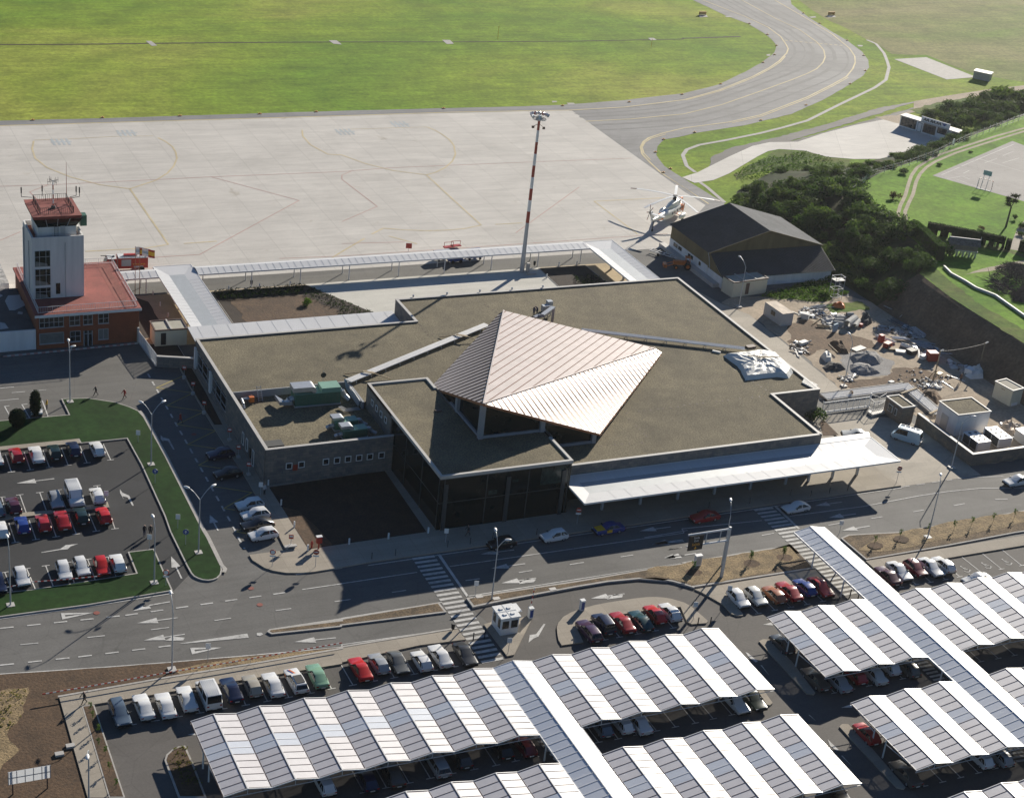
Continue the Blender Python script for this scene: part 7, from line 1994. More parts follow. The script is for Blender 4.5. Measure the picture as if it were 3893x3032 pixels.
# apron light mast
mx_, my_ = 131.3, 257.7
t = thing('light_mast', 'tall red and white banded floodlight mast behind the terminal', 'mast', (mx_, my_, 0))
MB().cone((mx_, my_, 0), (mx_, my_, 9.6), .42, .33, 12).build('pole', 'post_grey', t)
pb = MB()
zz = [9.6 + (29.0 - 9.6) * k / 9 for k in range(10)]
for k in range(9):
 pb.mi(k % 2).cone((mx_, my_, zz[k]), (mx_, my_, zz[k + 1]), .33 - k * .012, .318 - k * .012, 12)
pb.build('banded_pole', ['red_stripe', 'white_paint'], t)
hr = MB()
n = 14
for k in range(n):
 a, b = 2 * math.pi * k / n, 2 * math.pi * (k + 1) / n
 for r in (.6, 1.2):
  hr.bar((mx_ + r * math.cos(a), my_ + r * math.sin(a), 28.9), (mx_ + r * math.cos(b), my_ + r * math.sin(b), 28.9), .1, .12)
 if k % 2 == 0: hr.bar((mx_, my_, 28.9), (mx_ + 1.2 * math.cos(a), my_ + 1.2 * math.sin(a), 28.9), .08, .1)
hr.cone((mx_, my_, 28.7), (mx_, my_, 29.5), .5, .35, 10)
hd_ = hr.build('head_frame', 'galv', t)
for k in range(9):
 a = R_(-8 + 196 * k / 8)
 c = Vector((mx_ + 1.45 * math.cos(a), my_ + 1.45 * math.sin(a), 29.5))
 d = Vector((math.cos(a), math.sin(a), -.45)).normalized()
 MB().cone(c - d * .26, c + d * .18, .13, .36, 12).mi(1).cone(c + d * .18, c + d * .2, .33, .33, 12).build('floodlight', ['galv', 'lamp_glass'], hd_)
for a in (.6, 2.2):
 MB().cone((mx_ + math.cos(a), my_ + math.sin(a), 29.4), (mx_ + math.cos(a), my_ + math.sin(a), 30.0), .09, .09, 6).build('warning_light', 'red_paint', hd_)
for a in (2.6, 5.9):
 MB().bar((mx_ + .2 * math.cos(a), my_ + .2 * math.sin(a), 27.9), (mx_ + .9 * math.cos(a), my_ + .9 * math.sin(a), 27.4), .08, .08).obox((mx_ + .95 * math.cos(a), my_ + .95 * math.sin(a)), .4, .3, 27.1, 27.5).build('winch_arm', 'gutter', hd_)
MB().obox((mx_ + .9, my_ - .5), .5, .5, 0, 1.9).build('control_box', 'coping', t)
MB().box(mx_ + .4, mx_ + 2.2, my_ - 1.6, my_ - 1.2, 0, .3).build('footing', 'coping', t)

def text_mesh(s, size, m, parent, loc, name='lettering', rot=(math.pi / 2, 0, 0)):
 cu = bpy.data.curves.new(name, 'FONT')
 cu.body = s; cu.size = size; cu.align_x = 'CENTER'; cu.extrude = .004
 o = bpy.data.objects.new(name, cu)
 COL.objects.link(o)
 dg = bpy.context.evaluated_depsgraph_get()
 me = bpy.data.meshes.new_from_object(o.evaluated_get(dg))
 bpy.data.objects.remove(o); bpy.data.curves.remove(cu)
 me.materials.clear(); me.materials.append(MT[m])
 q = bpy.data.objects.new(name, me)
 COL.objects.link(q)
 q.parent = parent; q.location = loc; q.rotation_euler = rot
 return q

gx, gy = 113.5, 156.0
t = thing('exit_gantry', 'grey steel gantry with a dark exit sign hanging over the road', 'gantry', (gx, gy, 0))
MB().cone((0, 0, 0), (0, 0, 7.75), .24, .17, 12).build('post', 'post_grey', t, local=True)
MB().cone((0, 0, 0), (0, 0, .1), .4, .4, 12).build('footing', 'post_grey', t, local=True)
MB().cone((0, 0, 7.45), (-6.2, 0, 7.45), .13, .11, 10).cone((0, 0, 5.75), (-6.2, 0, 5.75), .13, .11, 10).build('arm', 'white_metal', t, local=True, smooth=True)
MB().cone((-1.3, 0, 5.75), (-1.3, 0, 7.45), .07, .07, 8).cone((-3.4, 0, 5.75), (-3.4, 0, 7.45), .07, .07, 8).build('strut', 'post_grey', t, local=True)
sg = MB().box(-6.15, -4.0, -.32, -.22, 5.25, 7.4).build('sign_panel', 'black', t, local=True)
text_mesh('Saída', .42, 'plate', sg, (-5.05, -.33, 6.95))
text_mesh('Exit', .42, 'plate', sg, (-5.05, -.33, 6.5))
MT['sign_orange'] = M('sign_orange', (.72, .34, .02), .5, var=.05, kind='obj')
text_mesh('Salida', .52, 'sign_orange', sg, (-5.05, -.33, 5.95))
MB().face([(-5.3, -.335, 5.6), (-4.8, -.335, 5.6), (-5.05, -.335, 5.35)]).face([(-5.1, -.335, 5.6), (-5.0, -.335, 5.6), (-5.0, -.335, 5.82), (-5.1, -.335, 5.82)]).build('arrow', 'sign_orange', sg, local=True)

FACE = Vector((-.35, -.94, 0))
def road_sign(base, h_, kind, label, group='road signs', r=.38, face=None):
 f = (face or FACE).normalized(); s = Vector((-f.y, f.x, 0))
 t = thing('road_sign', label, 'road sign', (*base, 0), 0, group)
 b = Vector((*base, 0))
 MB().cone(b, b + Vector((0, 0, h_)), .035, .035, 6).build('pole', 'post_grey', t)
 c = b + Vector((0, 0, h_ - r)) + f * .06
 pl = MB()
 if kind in ('noentry', 'prohibit', 'stop', 'blue'):
  col = {'noentry': 'red_paint', 'prohibit': 'red_paint', 'stop': 'red_stripe', 'blue': 'blue_paint'}[kind]
  p = pl.cone(c, c + f * .03, r, r, 16).build('plate', col, t)
  q = MB()
  if kind == 'prohibit': q.cone(c + f * .03, c + f * .035, r * .72, r * .72, 16)
  elif kind == 'noentry': q.face([c + f * .04 + s * (u * r * .65) + Vector((0, 0, v * r * .18)) for u, v in ((-1, -1), (1, -1), (1, 1), (-1, 1))])
  elif kind == 'stop': q.face([c + f * .04 + s * (u * r * .7) + Vector((0, 0, v * r * .16)) for u, v in ((-1, -1), (1, -1), (1, 1), (-1, 1))])
  else:
   q.face([c + f * .04 + Vector((0, 0, v * r)) + s * (u * r) for u, v in ((-.12, -.6), (.12, -.6), (.12, .1), (-.12, .1))]).face([c + f * .04 + Vector((0, 0, v * r)) + s * (u * r) for u, v in ((-.45, .05), (.45, .05), (0, .65))])
  q.build('symbol', 'white_paint', p)
  if kind == 'stop' or kind == 'prohibit':
   MB().face([c + s * (u * .36) + Vector((0, 0, -r - .2 + v * .12)) for u, v in ((-1, -1), (1, -1), (1, 1), (-1, 1))]).build('sub_plate', 'white_paint', t)
 else:
  w_, hh, col = {'bus': (.3, .3, 'red_paint'), 'panel': (.28, .36, 'white_paint'), 'redboard': (.55, .5, 'red_paint'), 'wide': (1.5, .35, 'white_paint')}[kind]
  c = b + Vector((0, 0, h_ - hh)) + f * .05
  p = MB().hexa([c - s * w_ - Vector((0, 0, hh)), c + s * w_ - Vector((0, 0, hh)), c + s * w_ - Vector((0, 0, hh)) - f * .04, c - s * w_ - Vector((0, 0, hh)) - f * .04], [c - s * w_ + Vector((0, 0, hh)), c + s * w_ + Vector((0, 0, hh)), c + s * w_ + Vector((0, 0, hh)) - f * .04, c - s * w_ + Vector((0, 0, hh)) - f * .04]).build('plate', col, t)
  if kind == 'bus':
   MB().face([c + f * .01 + s * (u * .22) + Vector((0, 0, v)) for u, v in ((-1, -.05), (1, -.05), (1, .2), (-1, .2))]).build('symbol', 'white_paint', p)
   MB().obox(base, .5, .5, 0, .4).build('footing', 'coping', t)
 return t
road_sign((44.63,172.36), 2.4, 'prohibit', 'red ringed white sign at the corner of the lower lawn')
road_sign((58.26,173.29), 2.6, 'prohibit', 'red ringed white sign on the bulb of the footway corner')
road_sign((63.42,171.79), 2.7, 'stop', 'red sign above a white plate beside the red hydrant cabinet')
road_sign((153.2,172.16), 2.9, 'stop', 'red sign above a white plate at the right end of the entrance footway')
road_sign((100.91,173.16), 2.7, 'stop', 'red sign above a white plate in the shade left of the entrance canopy')
road_sign((49.27,196.96), 2.4, 'blue', 'round blue arrow sign on the lawn strip below the double lamp')
road_sign((49.25,180.88), 2.4, 'blue', 'round blue arrow sign on the lawn strip near its tip')
for p, lb in (((61.08,227.37), 'red and white stop post on a block, nearest the planter wall'), ((60.98,221.88), 'red and white stop post, second along the zigzag bays from the planter wall'), ((60.94,215.49), 'red and white stop post, third along the zigzag bays'), ((62.19,206.53), 'red and white stop post beside the tall narrow windows'),
   ((62,201.37), 'red and white stop post above the dark blue parked car'), ((61.98,196.34), 'red and white stop post beside the black parked car')):
 road_sign(p, 2.1, 'bus', lb, 'red stop posts along the zigzag bays')
for p, h_, k_, lb in (((61.97,190.69), 2.1, 'panel', 'narrow white panel sign at the corner of the stone wing'), ((41.91,193.01), 2.2, 'panel', 'narrow panel sign at the end of the car park island'), ((44.71,181.1), 2.2, 'panel', 'narrow panel sign at the top of the lower lawn'),
    ((49.77,208.86), 2.0, 'panel', 'small panel sign on the lawn beside the upper corner of the car park'), ((49.3,185.01), 2.2, 'panel', 'panel sign in the middle of the lawn strip'), ((80.37,160.26), 2.4, 'panel', 'white backed panel sign at the tip of the planted strip'), ((81.67,173.21), 2.2, 'panel', 'white panel sign before the glass hall'),
    ((111.23,150.61), 2.6, 'panel', 'panel sign on a dark pole beside the white hatchback by the gantry'), ((104.79,148.19), 2.8, 'panel', 'panel sign on a dark pole at the point of the curved island'), ((136.16,161.95), 2.0, 'panel', 'small panel sign at the kerb beside the glazed walkway'),
    ((45.32,155.82), 2.6, 'panel', 'dark red marker post in the verge behind the striped tape'), ((79.37,147.97), 2.3, 'panel', 'panel sign at the point of the toll booth island')):
 road_sign(p, h_, k_, lb)
road_sign((61.9,177.15), 1.9, 'bus', 'red marker post on the footway beside the planted court', 'road signs')
road_sign((114.14,270.6), 1.6, 'redboard', 'square red board on the apron edge behind the walkway', 'road signs')
c = (61.75,176.82)
t = thing('bench', 'pale stone bench across the end of the parking bays', 'bench', (*c, .13))
MB().obox(c, 1.6, .5, .35, .5).build('seat', 'coping', t)
MB().obox((c[0] - .5, c[1]), .2, .4, .13, .35).obox((c[0] + .5, c[1]), .2, .4, .13, .35).build('leg', 'coping', t)

# hydrant cabinet and column
c = (65.18,175.82)
t = thing('hydrant_cabinet', 'red hydrant cabinet with a white top on a post', 'cabinet', (*c, .13))
MB().obox(c, .7, .45, 1.0, 1.9).build('box', 'red_paint', t)
MB().obox(c, .78, .52, 1.9, 1.98).build('lid', 'white_paint', t)
MB().obox(c, .16, .16, .13, 1.0).build('leg', 'red_paint', t)
c = (64.36,176.15)
t = thing('hydrant', 'red hydrant column beside the red cabinet', 'hydrant', (*c, .13))
MB().cone((*c, .13), (*c, 1.0), .12, .12, 10).cone((*c, 1.0), (*c, 1.2), .15, .06, 10).build('column', 'red_paint', t)
MB().cone((c[0] - .22, c[1], .8), (c[0] + .22, c[1], .8), .06, .06, 8).build('outlet', 'red_paint', t)

def bollard(p, h_=.75, z=.13, m='white_paint', r=.12):
 o = MB().cone((*p, z), (*p, z + h_ * .62), r, r, 10).cone((*p, z + h_ * .62), (*p, z + h_ * .75), r * .6, r * .6, 10).cone((*p, z + h_ * .75), (*p, z + h_), r * 1.05, r * .9, 10).build('bollard_lamp', m, None, origin=(*p, z))
 return o
for p in [(63.84,187.46),(63.8,181.63),(63.7,175.72),(63.76,193.02),(69.31,175.85),(74.72,175.86),(80.32,175.93)]:
 tag(bollard(p, .85), 'short white bollard lamp round the court before the stone wing', 'bollard', 'white bollard lamps round the planted court')
for p in [(76.89,258.96),(82.33,259.04),(87.77,259.05),(64.03,259.18),(64.1,254.45),(64.3,249.97)]:
 tag(bollard(p, .7, 0.02), 'short white bollard lamp by the left soil beds behind the terminal', 'bollard', 'white bollard lamps behind the terminal')
for p in [(139.57,259.23),(134.8,254.38),(143.3,259.22)]:
 tag(bollard(p, .7, 0.02), 'short white bollard lamp by the right soil bed behind the terminal', 'bollard', 'white bollard lamps by the right bed')
for p in [(70.91,171.74),(74.14,171.79),(81.47,171.98),(84.66,171.95),(88.1,172.44),(94.28,171.95)] + [(121.25,172.49),(127.73,172.14),(134.95,172.74),(137.83,171.8),(141.15,171.92),(144.26,171.86)]:
 o = MB().cone((*p, .13), (*p, .95), .06, .05, 8).cone((*p, .95), (*p, 1.05), .075, .06, 8).build('kerb_post', 'dark_post', None, origin=(*p, .13))
 tag(o, 'thin dark post along the kerb of the entrance footway', 'post', 'dark posts along the entrance kerb')
for p in [(76.46,151.68),(77.9,151.61)] + [(128.07,147.63),(128.67,146.71),(104.97,147.27),(106.62,147)]:
 o = MB().cone((*p, 0), (*p, 1.0), .08, .07, 8).cone((*p, 1.0), (*p, 1.1), .09, .07, 8).build('crossing_post', 'dark_post', None, origin=(*p, 0))
 tag(o, 'thin dark post by a crossing beside the car park roofs', 'post', 'dark posts by the crossings')
for p, lb in (((74.84,154.17), 'dark litter bin at the end of the footway beside the toll crossing'), ((81.15,259.89), 'dark litter bin on a walkway post beside the left soil bed'), ((134.73,259.66), 'dark litter bin on a walkway post beside the light mast')):
 t = thing('litter_bin', lb, 'bin', (*p, .02))
 MB().cone((*p, .35), (*p, 1.0), .2, .24, 10).build('bucket', 'black', t)
 MB().cone((*p, 1.0), (*p, 1.06), .26, .2, 10).build('rim', 'dark_post', t)
 MB().cone((*p, .02), (*p, .4), .05, .05, 6).build('stand', 'dark_post', t)

# toll booth, ticket machines, barrier
t = thing('toll_booth', 'white toll booth with a panelled roof on the triangular island', 'booth', (81.1, 152.9, .14))
x0, x1, y0, y1 = 79.9, 82.2, 151.5, 154.1
MB().box(x0, x1, y0, y1, .14, 2.45).build('wall', 'white_paint', t)
rf = MB().box(x0 - .15, x1 + .15, y0 - .15, y1 + .15, 2.45, 2.62).build('roof', 'white_paint', t)
for u in (.28, .72):
 for v in (.25, .72):
  MB().obox((x0 + (x1 - x0) * u, y0 + (y1 - y0) * v), .45, .35, 2.62, 2.74, .1).build('roof_vent', 'white_metal', rf)
MB().box((x0 + x1) / 2 - .06, (x0 + x1) / 2 + .06, y0 - .1, y1 + .1, 2.62, 2.65).box(x0 - .1, x1 + .1, (y0 + y1) / 2 - .06, (y0 + y1) / 2 + .06, 2.62, 2.652).build('roof_channel', 'alu', rf)
for xa, xb in ((x0 + .15, x0 + 1.0), (x0 + 1.3, x1 - .15)):
 MB().box(xa, xb, y0 - .03, y0 + .03, 1.05, 2.1).build('window', 'window_glass', t)
MB().box(x0 - .03, x0 + .03, y0 + .3, y0 + .9, .95, 2.15).box(x0 - .03, x0 + .03, y1 - 1.0, y1 - .3, .95, 2.15).build('window', 'window_glass', t)
MB().box(x1 + .15, x1 + .8, y1 - 1.6, y1 + .2, 2.4, 2.5).build('awning', 'white_paint', t)
for c, lb in (((85.11,154.14), 'white and blue ticket machine at the corner of the toll booth island'), ((92.12,154.01), 'white and blue ticket machine on the curved island')):
 t = thing('ticket_machine', lb, 'ticket machine', (*c, .14), 0, 'ticket machines in the toll lanes')
 MB().obox(c, .55, .5, .14, 1.5).build('casing', 'white_paint', t)
 MB().box(c[0] - .2, c[0] + .2, c[1] - .28, c[1] - .25, .3, 1.3).build('front_panel', 'blue_paint', t)
 MB().obox(c, .62, .58, 1.5, 1.58).build('hood', 'white_paint', t)
c = (85.36,154.86)
t = thing('lane_barrier', 'raised red and white barrier behind the ticket machine', 'barrier', (*c, .14))
br = MB()
for k in range(8): br.mi(k % 2).bar((c[0] + k * .03, c[1], .9 + k * .38), (c[0] + (k + 1) * .03, c[1], .9 + (k + 1) * .38), .09, .09)
br.build('arm', ['red_paint', 'white_paint'], t)
MB().obox(c, .35, .35, .14, 1.0).build('drive_box', 'blue_paint', t)
c = (111.77,159.32)
t = thing('utility_cabinet', 'pale grey utility cabinet in the mulch beside the exit gantry', 'cabinet', (*c, .24))
MB().obox(c, .9, .5, .3, 1.75).build('casing', 'white_metal', t)
MB().obox(c, 1.0, .6, 1.75, 1.83).build('lid', 'white_metal', t)
MB().box(c[0] - .35, c[0] + .35, c[1] - .27, c[1] - .25, .5, 1.6).build('door', 'alu', t)
for c, lb in (((80.78,159.97), 0), ((82.7,159.01), 0), ((90.55,159.12), 0), ((26.47,144.09), 0), ((27.79,145.1), 0)):
 o = MB().obox(c, .9, .6, 0, .26).build('inspection_cover', 'coping', None, origin=(*c, 0))
 tag(o, 'small square concrete inspection cover in a bed or bare earth', 'cover', 'concrete inspection covers')

# notice board seen from behind
a, b = Vector((*(20.54,139.12),)), Vector((*(24.61,139.06),))
d = (b - a).normalized(); nn = Vector((-d.y, d.x))
t = thing('notice_board', 'large pale board on posts seen from behind in the lower left corner', 'board', (*((a + b) / 2), 0))
mb = MB()
mb.face([(*a, 1.4), (*b, 1.4), (*b, 3.0), (*a, 3.0)])
MT['weathered'] = M_sheet = M('weathered', (.74, .75, .76), .5, .0, var=.15, scale=1.2)
nt = M_sheet.node_tree                                    # thin sheet, glowing faintly with the sun behind it
tl = nt.nodes.new("ShaderNodeBsdfTranslucent"); tl.inputs[0].default_value = (.62, .64, .66, 1)
mx = nt.nodes.new("ShaderNodeMixShader"); mx.inputs[0].default_value = .45
nt.links.new(nt.nodes["Principled BSDF"].outputs[0], mx.inputs[1]); nt.links.new(tl.outputs[0], mx.inputs[2])
nt.links.new(mx.outputs[0], nt.nodes["Material Output"].inputs[0])
pn = mb.build('panel', 'weathered', t)
mb = MB()
for q in (0, .2, .4, .6, .8, 1): mb.bar((*(a.lerp(b, q) - nn * .03), 1.4), (*(a.lerp(b, q) - nn * .03), 3.0), .07, .07)
mb.bar((*(a - nn * .04), 2.2), (*(b - nn * .04), 2.2), .06, .08)
mb.build('batten', 'alu', pn)
for q in (.1, .93): MB().bar((*(a.lerp(b, q) + nn * .12), 0), (*(a.lerp(b, q) + nn * .12), 3.0), .12, .12).build('post', 'gutter', t)

def tape(label, pts, z):
 t = thing('barrier_tape', label, 'tape', (*pts[0], 0), 0, 'red and white warning tapes')
 mb = MB()
 k = 0
 for a, b in zip(pts, pts[1:]):
  L = math.hypot(b[0] - a[0], b[1] - a[1]); n = max(1, int(L / .35))
  for j in range(n):
   p, q = lerp(a, b, j / n), lerp(a, b, (j + 1) / n)
   mb.mi(k % 2).bar((*p, z), (*q, z), .04, .12); k += 1
 mb.build('tape', ['red_paint', 'white_paint'], t)
 for p in pts[1:-1] or pts:
  MB().cone((*p, 0), (*p, z + .1), .02, .02, 5).build('stake', 'alu', t)
tape('long red and white tape stretched over the bare earth beside the road', [(26.53,153.83),(31.4,153.87),(40.78,154.07),(45.05,154.04),(49.78,154.09),(60.82,154.29)], .8)
tape('short red and white tape before the bottom row of the left car park', [(22.98,175.6),(25.7,175.85),(29.41,176.41),(33.73,175.91),(37.42,175.65)], .6)

MT['pale_orange'] = M('pale_orange', (.75, .40, .12), .6, var=.1, kind='obj')
# flags, taxiway boards, edge lights
def flag(label, base, h_, cols):
 t = thing('flagpole', label, 'flag', (*base, 0), 0, 'flags beside the brick offices')
 MB().cone((*base, 0), (*base, h_), .06, .04, 8).build('pole', 'copper_edge', t)
 mb = MB()
 n = 10
 for k in range(n):
  for j in range(len(cols)):
   def P_(u, v): return (base[0] + .05 + 2.4 * u, base[1] + .25 * math.sin(u * 7) * u - .3 * u, h_ - 1.5 + 1.4 * v - .55 * u * u)
   mb.mi(j).face([P_(k / n, j / len(cols)), P_((k + 1) / n, j / len(cols)), P_((k + 1) / n, (j + 1) / len(cols)), P_(k / n, (j + 1) / len(cols))])
 mb.build('flag_cloth', cols, t)
flag('white and pale blue flag on a rusty pole', (61.17,259.74), 8.6, ['white_paint', 'blue_stencil', 'white_paint'])
flag('red and yellow flag on a rusty pole', ((61.48,259.34)[0] + .4, (61.48,259.34)[1] + .3), 8.4, ['red_paint', 'yellow_paint', 'yellow_paint', 'red_paint'])
for c, lb in (((272.79,436.22), 'orange taxiway board left of the taxiway bend'), ((318.84,435.5), 'orange taxiway board right of the taxiway')):
 t = thing('taxiway_board', lb, 'board', (*c, 0))
 MB().obox(c, 2.4, .3, .25, 1.1).build('panel', 'pale_orange', t)
 MB().obox(c, 2.5, .4, .15, .25).build('frame', 'black', t)
 MB().obox((c[0] - 1, c[1]), .12, .12, -.02, .2).obox((c[0] + 1, c[1]), .12, .12, -.02, .2).build('leg', 'black', t)
for c in [(61.43,353.63),(76.09,354.03),(92.83,353.74),(110.78,353.62),(124.03,353.97)] + [(155.15,353.92),(185.92,353.45),(204.84,354.82),(199.03,326.65),(192.29,318.25),(190.08,307.34),(187.05,305.14)] + [(283.25,426.22),(282.03,414.1),(277.84,402.58),(271.51,393.55),(263.16,386.2),(238.67,367.69),(209.65,330.76),(232.45,337.86),(252.63,348.5),(277.76,365.36),(290.72,376.81),(300.4,391.44),(305.55,407.26),(308.38,426.1),(310.19,438.03),(222.65,359.84)]:
 o = MB().obox(c, .7, .35, -.02, .14).cone((*c, .14), (*c, .3), .12, .08, 8).build('edge_light', 'pale_orange', None, origin=(*c, 0))
 tag(o, 'small orange edge light beside the taxiway or apron', 'edge light', 'edge lights of the taxiway')
for c, h_ in (((194.85,412.51), 3.2), ((237.08,402.86), 2.0)):
 o = MB().cone((*c, -.05), (*c, h_), .07, .05, 6).cone((*c, h_), (*c, h_ + .25), .16, .05, 8).build('marker_pole', 'yellow_paint', None, origin=(*c, 0))
 tag(o, 'thin yellow marker pole in the airfield grass', 'pole', 'yellow marker poles')
for c, lb in (((122.13,270.65), 'low red barrow behind the walkway roof'), ((123.71,271.03), 'red framed trolley behind the walkway roof')):
 t = thing('trolley', lb, 'trolley', (*c, 0))
 MB().obox(c, 2.0, .9, .3, .45, .1).build('deck', 'red_paint', t)
 mb = MB()
 for dx in (-.9, .9): mb.bar((c[0] + dx, c[1], .4), (c[0] + dx, c[1], 1.3), .07, .07)
 mb.bar((c[0] - .9, c[1], 1.3), (c[0] + .9, c[1], 1.3), .07, .07).build('handle', 'red_paint', t)

# ================================================================== AIR CONDITIONERS IN THE YARD, PIPE TROUGH, DEBRIS
def chiller(label, A, B, wdt, h_):
 a, b = Vector(A), Vector(B)
 d = (b - a).normalized(); L = (b - a).length
 t = thing('chiller', label, 'chiller', (*a, 0), math.atan2(d.y, d.x), 'white chillers in the yard')
 MB().box(0, L, 0, wdt, .15, h_).build('casing', 'white_metal', t, local=True)
 for u0, u1 in ((.08, .48), (.52, .92)):
  MB().box(L * u0, L * u1, -.03, .02, .25, h_ - .15).build('coil', 'corrugated', t, local=True)
 for u in (.2, .5, .8):
  for v in (.28, .72):
   MB().cone((L * u, wdt * v, h_), (L * u, wdt * v, h_ + .06), .3, .3, 14).mi(1).cone((L * u, wdt * v, h_ + .06), (L * u, wdt * v, h_ + .07), .24, .24, 14).build('fan', ['alu', 'corrugated'], t, local=True)
 return t
chiller('white six fan chiller nearest the stone yard wall corner', (172.1, 181.2), (172.1, 177.4), 2.5, 1.75)
chiller('white six fan chiller farther right, next to the cut off cabinet', (176.6, 181.6), (176.5, 177.6), 2.4, 1.75)
t = thing('pipe_trough', 'concrete trough with pale lagged pipes bending round the gatehouse', 'trough', (*(174.93,198.6), 0))
tp = [(158.31,199.28), (175.06,199.65), (174.17,189.54)]
mb = MB()
for a, b in zip(tp, tp[1:]):
 d = (Vector(b) - Vector(a)).normalized(); n = Vector((-d.y, d.x))
 for o_, h_ in ((1.1, .55), (-1.1, .4)):
  mb.bar((a[0] + n.x * o_, a[1] + n.y * o_, h_ / 2), (b[0] + n.x * o_, b[1] + n.y * o_, h_ / 2), .22, h_)
mb.build('trough_wall', 'kerb', t)
for k in range(6):
 o_ = -.8 + k * .32
 pts = []
 for j, p in enumerate(tp):
  ds = []
  if j: ds.append((Vector(p) - Vector(tp[j - 1])).normalized())
  if j < 2: ds.append((Vector(tp[j + 1]) - Vector(p)).normalized())
  d = sum(ds, Vector((0, 0))).normalized(); n = Vector((-d.y, d.x)); s_ = 1 / max(.5, n.dot(Vector((-ds[0].y, ds[0].x))))
  pts.append((p[0] + n.x * o_ * s_, p[1] + n.y * o_ * s_, .4))
 MB().tube(pts, .12, 8).build('pipe', 'white_metal', t)
for a, b in (((172.13,197.15), (176.17,198.34)), ((172.26,189.69), (175.09,190.75))):
 o = MB().bar((*a, .62), (*b, .62), .35, .08).build('plank', 'wood', None, origin=(*lerp(a, b, .5), .5))
 tag(o, 'pale plank laid across the pipe trough', 'plank', 'planks over the pipe trough')

mound('gravel_pile', 'pale grey gravel heap in the middle of the works yard', 'gravel', [(172.42,212.41),(175.08,213.64),(177.43,213.32),(178.62,212.63),(178.02,210.09),(176.28,208.7),(174.67,209.18),(173.14,209.34),(171.75,209.92)], 0, 1.1, 'grey_pile', .15, 5, seed=3)
mound('gravel_pile', 'darker grey sand heap in front of the pale gravel heap', 'gravel', [(170.5,209.6),(172.76,210.29),(174.27,208.82),(174.15,206.55),(174.18,205.55),(171.47,205.26),(169.98,206.28),(169.42,207.82)], 0, .8, 'grey_pile', .2, 4, seed=4)
mound('sack_heap', 'white plastic covered heap beside the gravel', 'sacks', [(167.37,213.73),(168.58,214.66),(169.2,214.24),(169.11,212.79),(167.95,211.28),(167,211.62)], 0, 1.0, 'tarp', .2, 4, seed=5, power=.4)
mound('tarpaulin', 'bright red tarpaulin heap below the scaffold tower', 'tarpaulin', [(182.53,232.84),(183.82,233.44),(184.67,233.28),(185.06,232.21),(184.32,231.01),(183.36,231.36),(182.53,232.01)], 0, .8, 'orange_paint', .25, 4, seed=6, power=.5)
mound('scrap_heap', 'dark heap with white and red rags beside the gravel', 'scrap', [(165.09,209.86),(167,211.18),(168.55,210.87),(169.68,209.48),(168.95,208.2),(166.6,207.98),(164.98,208.6)], 0, .7, 'rubber_roof', .4, 4, seed=7)
mound('scrap_heap', 'grey rubble heap with pipes behind the site cabin', 'rubble', [(177.18,227.78),(179.72,229.24),(181.87,229.16),(182.68,228.03),(181.22,226.36),(178.51,225.6),(176.21,225.4)], 0, .6, 'rubble', .5, 4, seed=8)
mound('scrap_heap', 'plastic sheeting heap by the timber pole under the bank', 'rubbish', [(189.96,203.35),(191.87,203.89),(194.02,204.07),(193.19,201.75),(191.44,199.97),(188.97,200.19),(188.8,201.44)], 0, 1.1, 'tarp', .35, 4, seed=9)
mound('scrap_heap', 'rusty scrap frames heaped right of the white plant house', 'scrap', [(181.56,183.42),(184.23,185.56),(185.36,185.58),(184.98,183.19),(183.18,180.62),(181.24,180.53),(181.11,181.9)], 0, .9, 'rusty_sheet', .6, 3, seed=10)
mound('scrap_heap', 'dark scrap heap beside the concrete pipes', 'scrap', [(183.87,225.86),(185.91,227.42),(186.57,226.32),(185.58,224.25),(183.82,223.31),(182.83,224.14)], 0, 1.2, 'rubber_roof', .4, 4, seed=11)
mound('earth_mound', 'low earth bund winding through the works yard', 'earth', [(172.6,218.65),(174.22,219.24),(174.37,216.78),(173.14,213.44),(171.6,214.05),(171.97,216.36)], 0, .9, 'bank_earth', .2, 3, seed=12)
mound('earth_mound', 'dark earth heap with roots beyond the stone gatehouse', 'earth', [(175.83,197.92),(178.68,198.78),(179.84,197.35),(178.95,194.92),(176.65,193.13),(175.13,194.03),(174.57,195.59)], 0, .7, 'bank_earth', .4, 4, seed=13)
def cpipe(label, a, b, r, z=None):
 t = thing('concrete_pipe', label, 'pipe', (*lerp(a, b, .5), 0), 0, 'concrete pipes in the works yard')
 a_, b_ = Vector((*a, z or r)), Vector((*b, z or r))
 mb = MB()
 mb.cone(a_, b_, r, r, 14, caps=False).cone(a_, b_, r * .82, r * .82, 14, caps=False)
 for e, s in ((a_, -1), (b_, 1)):
  o_, i_ = mb.ring(e, b_ - a_, r, 14), mb.ring(e, b_ - a_, r * .82, 14)
  for k in range(14): mb.face([o_[k], o_[(k + 1) % 14], i_[(k + 1) % 14], i_[k]])
 mb.build('barrel', 'concrete_pipe', t)
cpipe('largest pale concrete pipe in the yard, lying towards the camera', (179.24,223.24), (182.3,225.2), .75)
cpipe('upright leaning concrete pipe right of the largest one', (180.56,222.67), (182.8,224.78), .5)
cpipe('upper of three grey pipes lying behind the largest', (179.61,226.99), (181.28,226.68), .35)
cpipe('middle of three grey pipes lying behind the largest', (178.43,225.93), (180.22,225.59), .4)
cpipe('lower of three grey pipes lying left of the largest', (177.72,225.11), (179.13,224.21), .4)
cpipe('short grey pipe at the back of the rubble', (182.24,227.63), (183.5,227.39), .45)
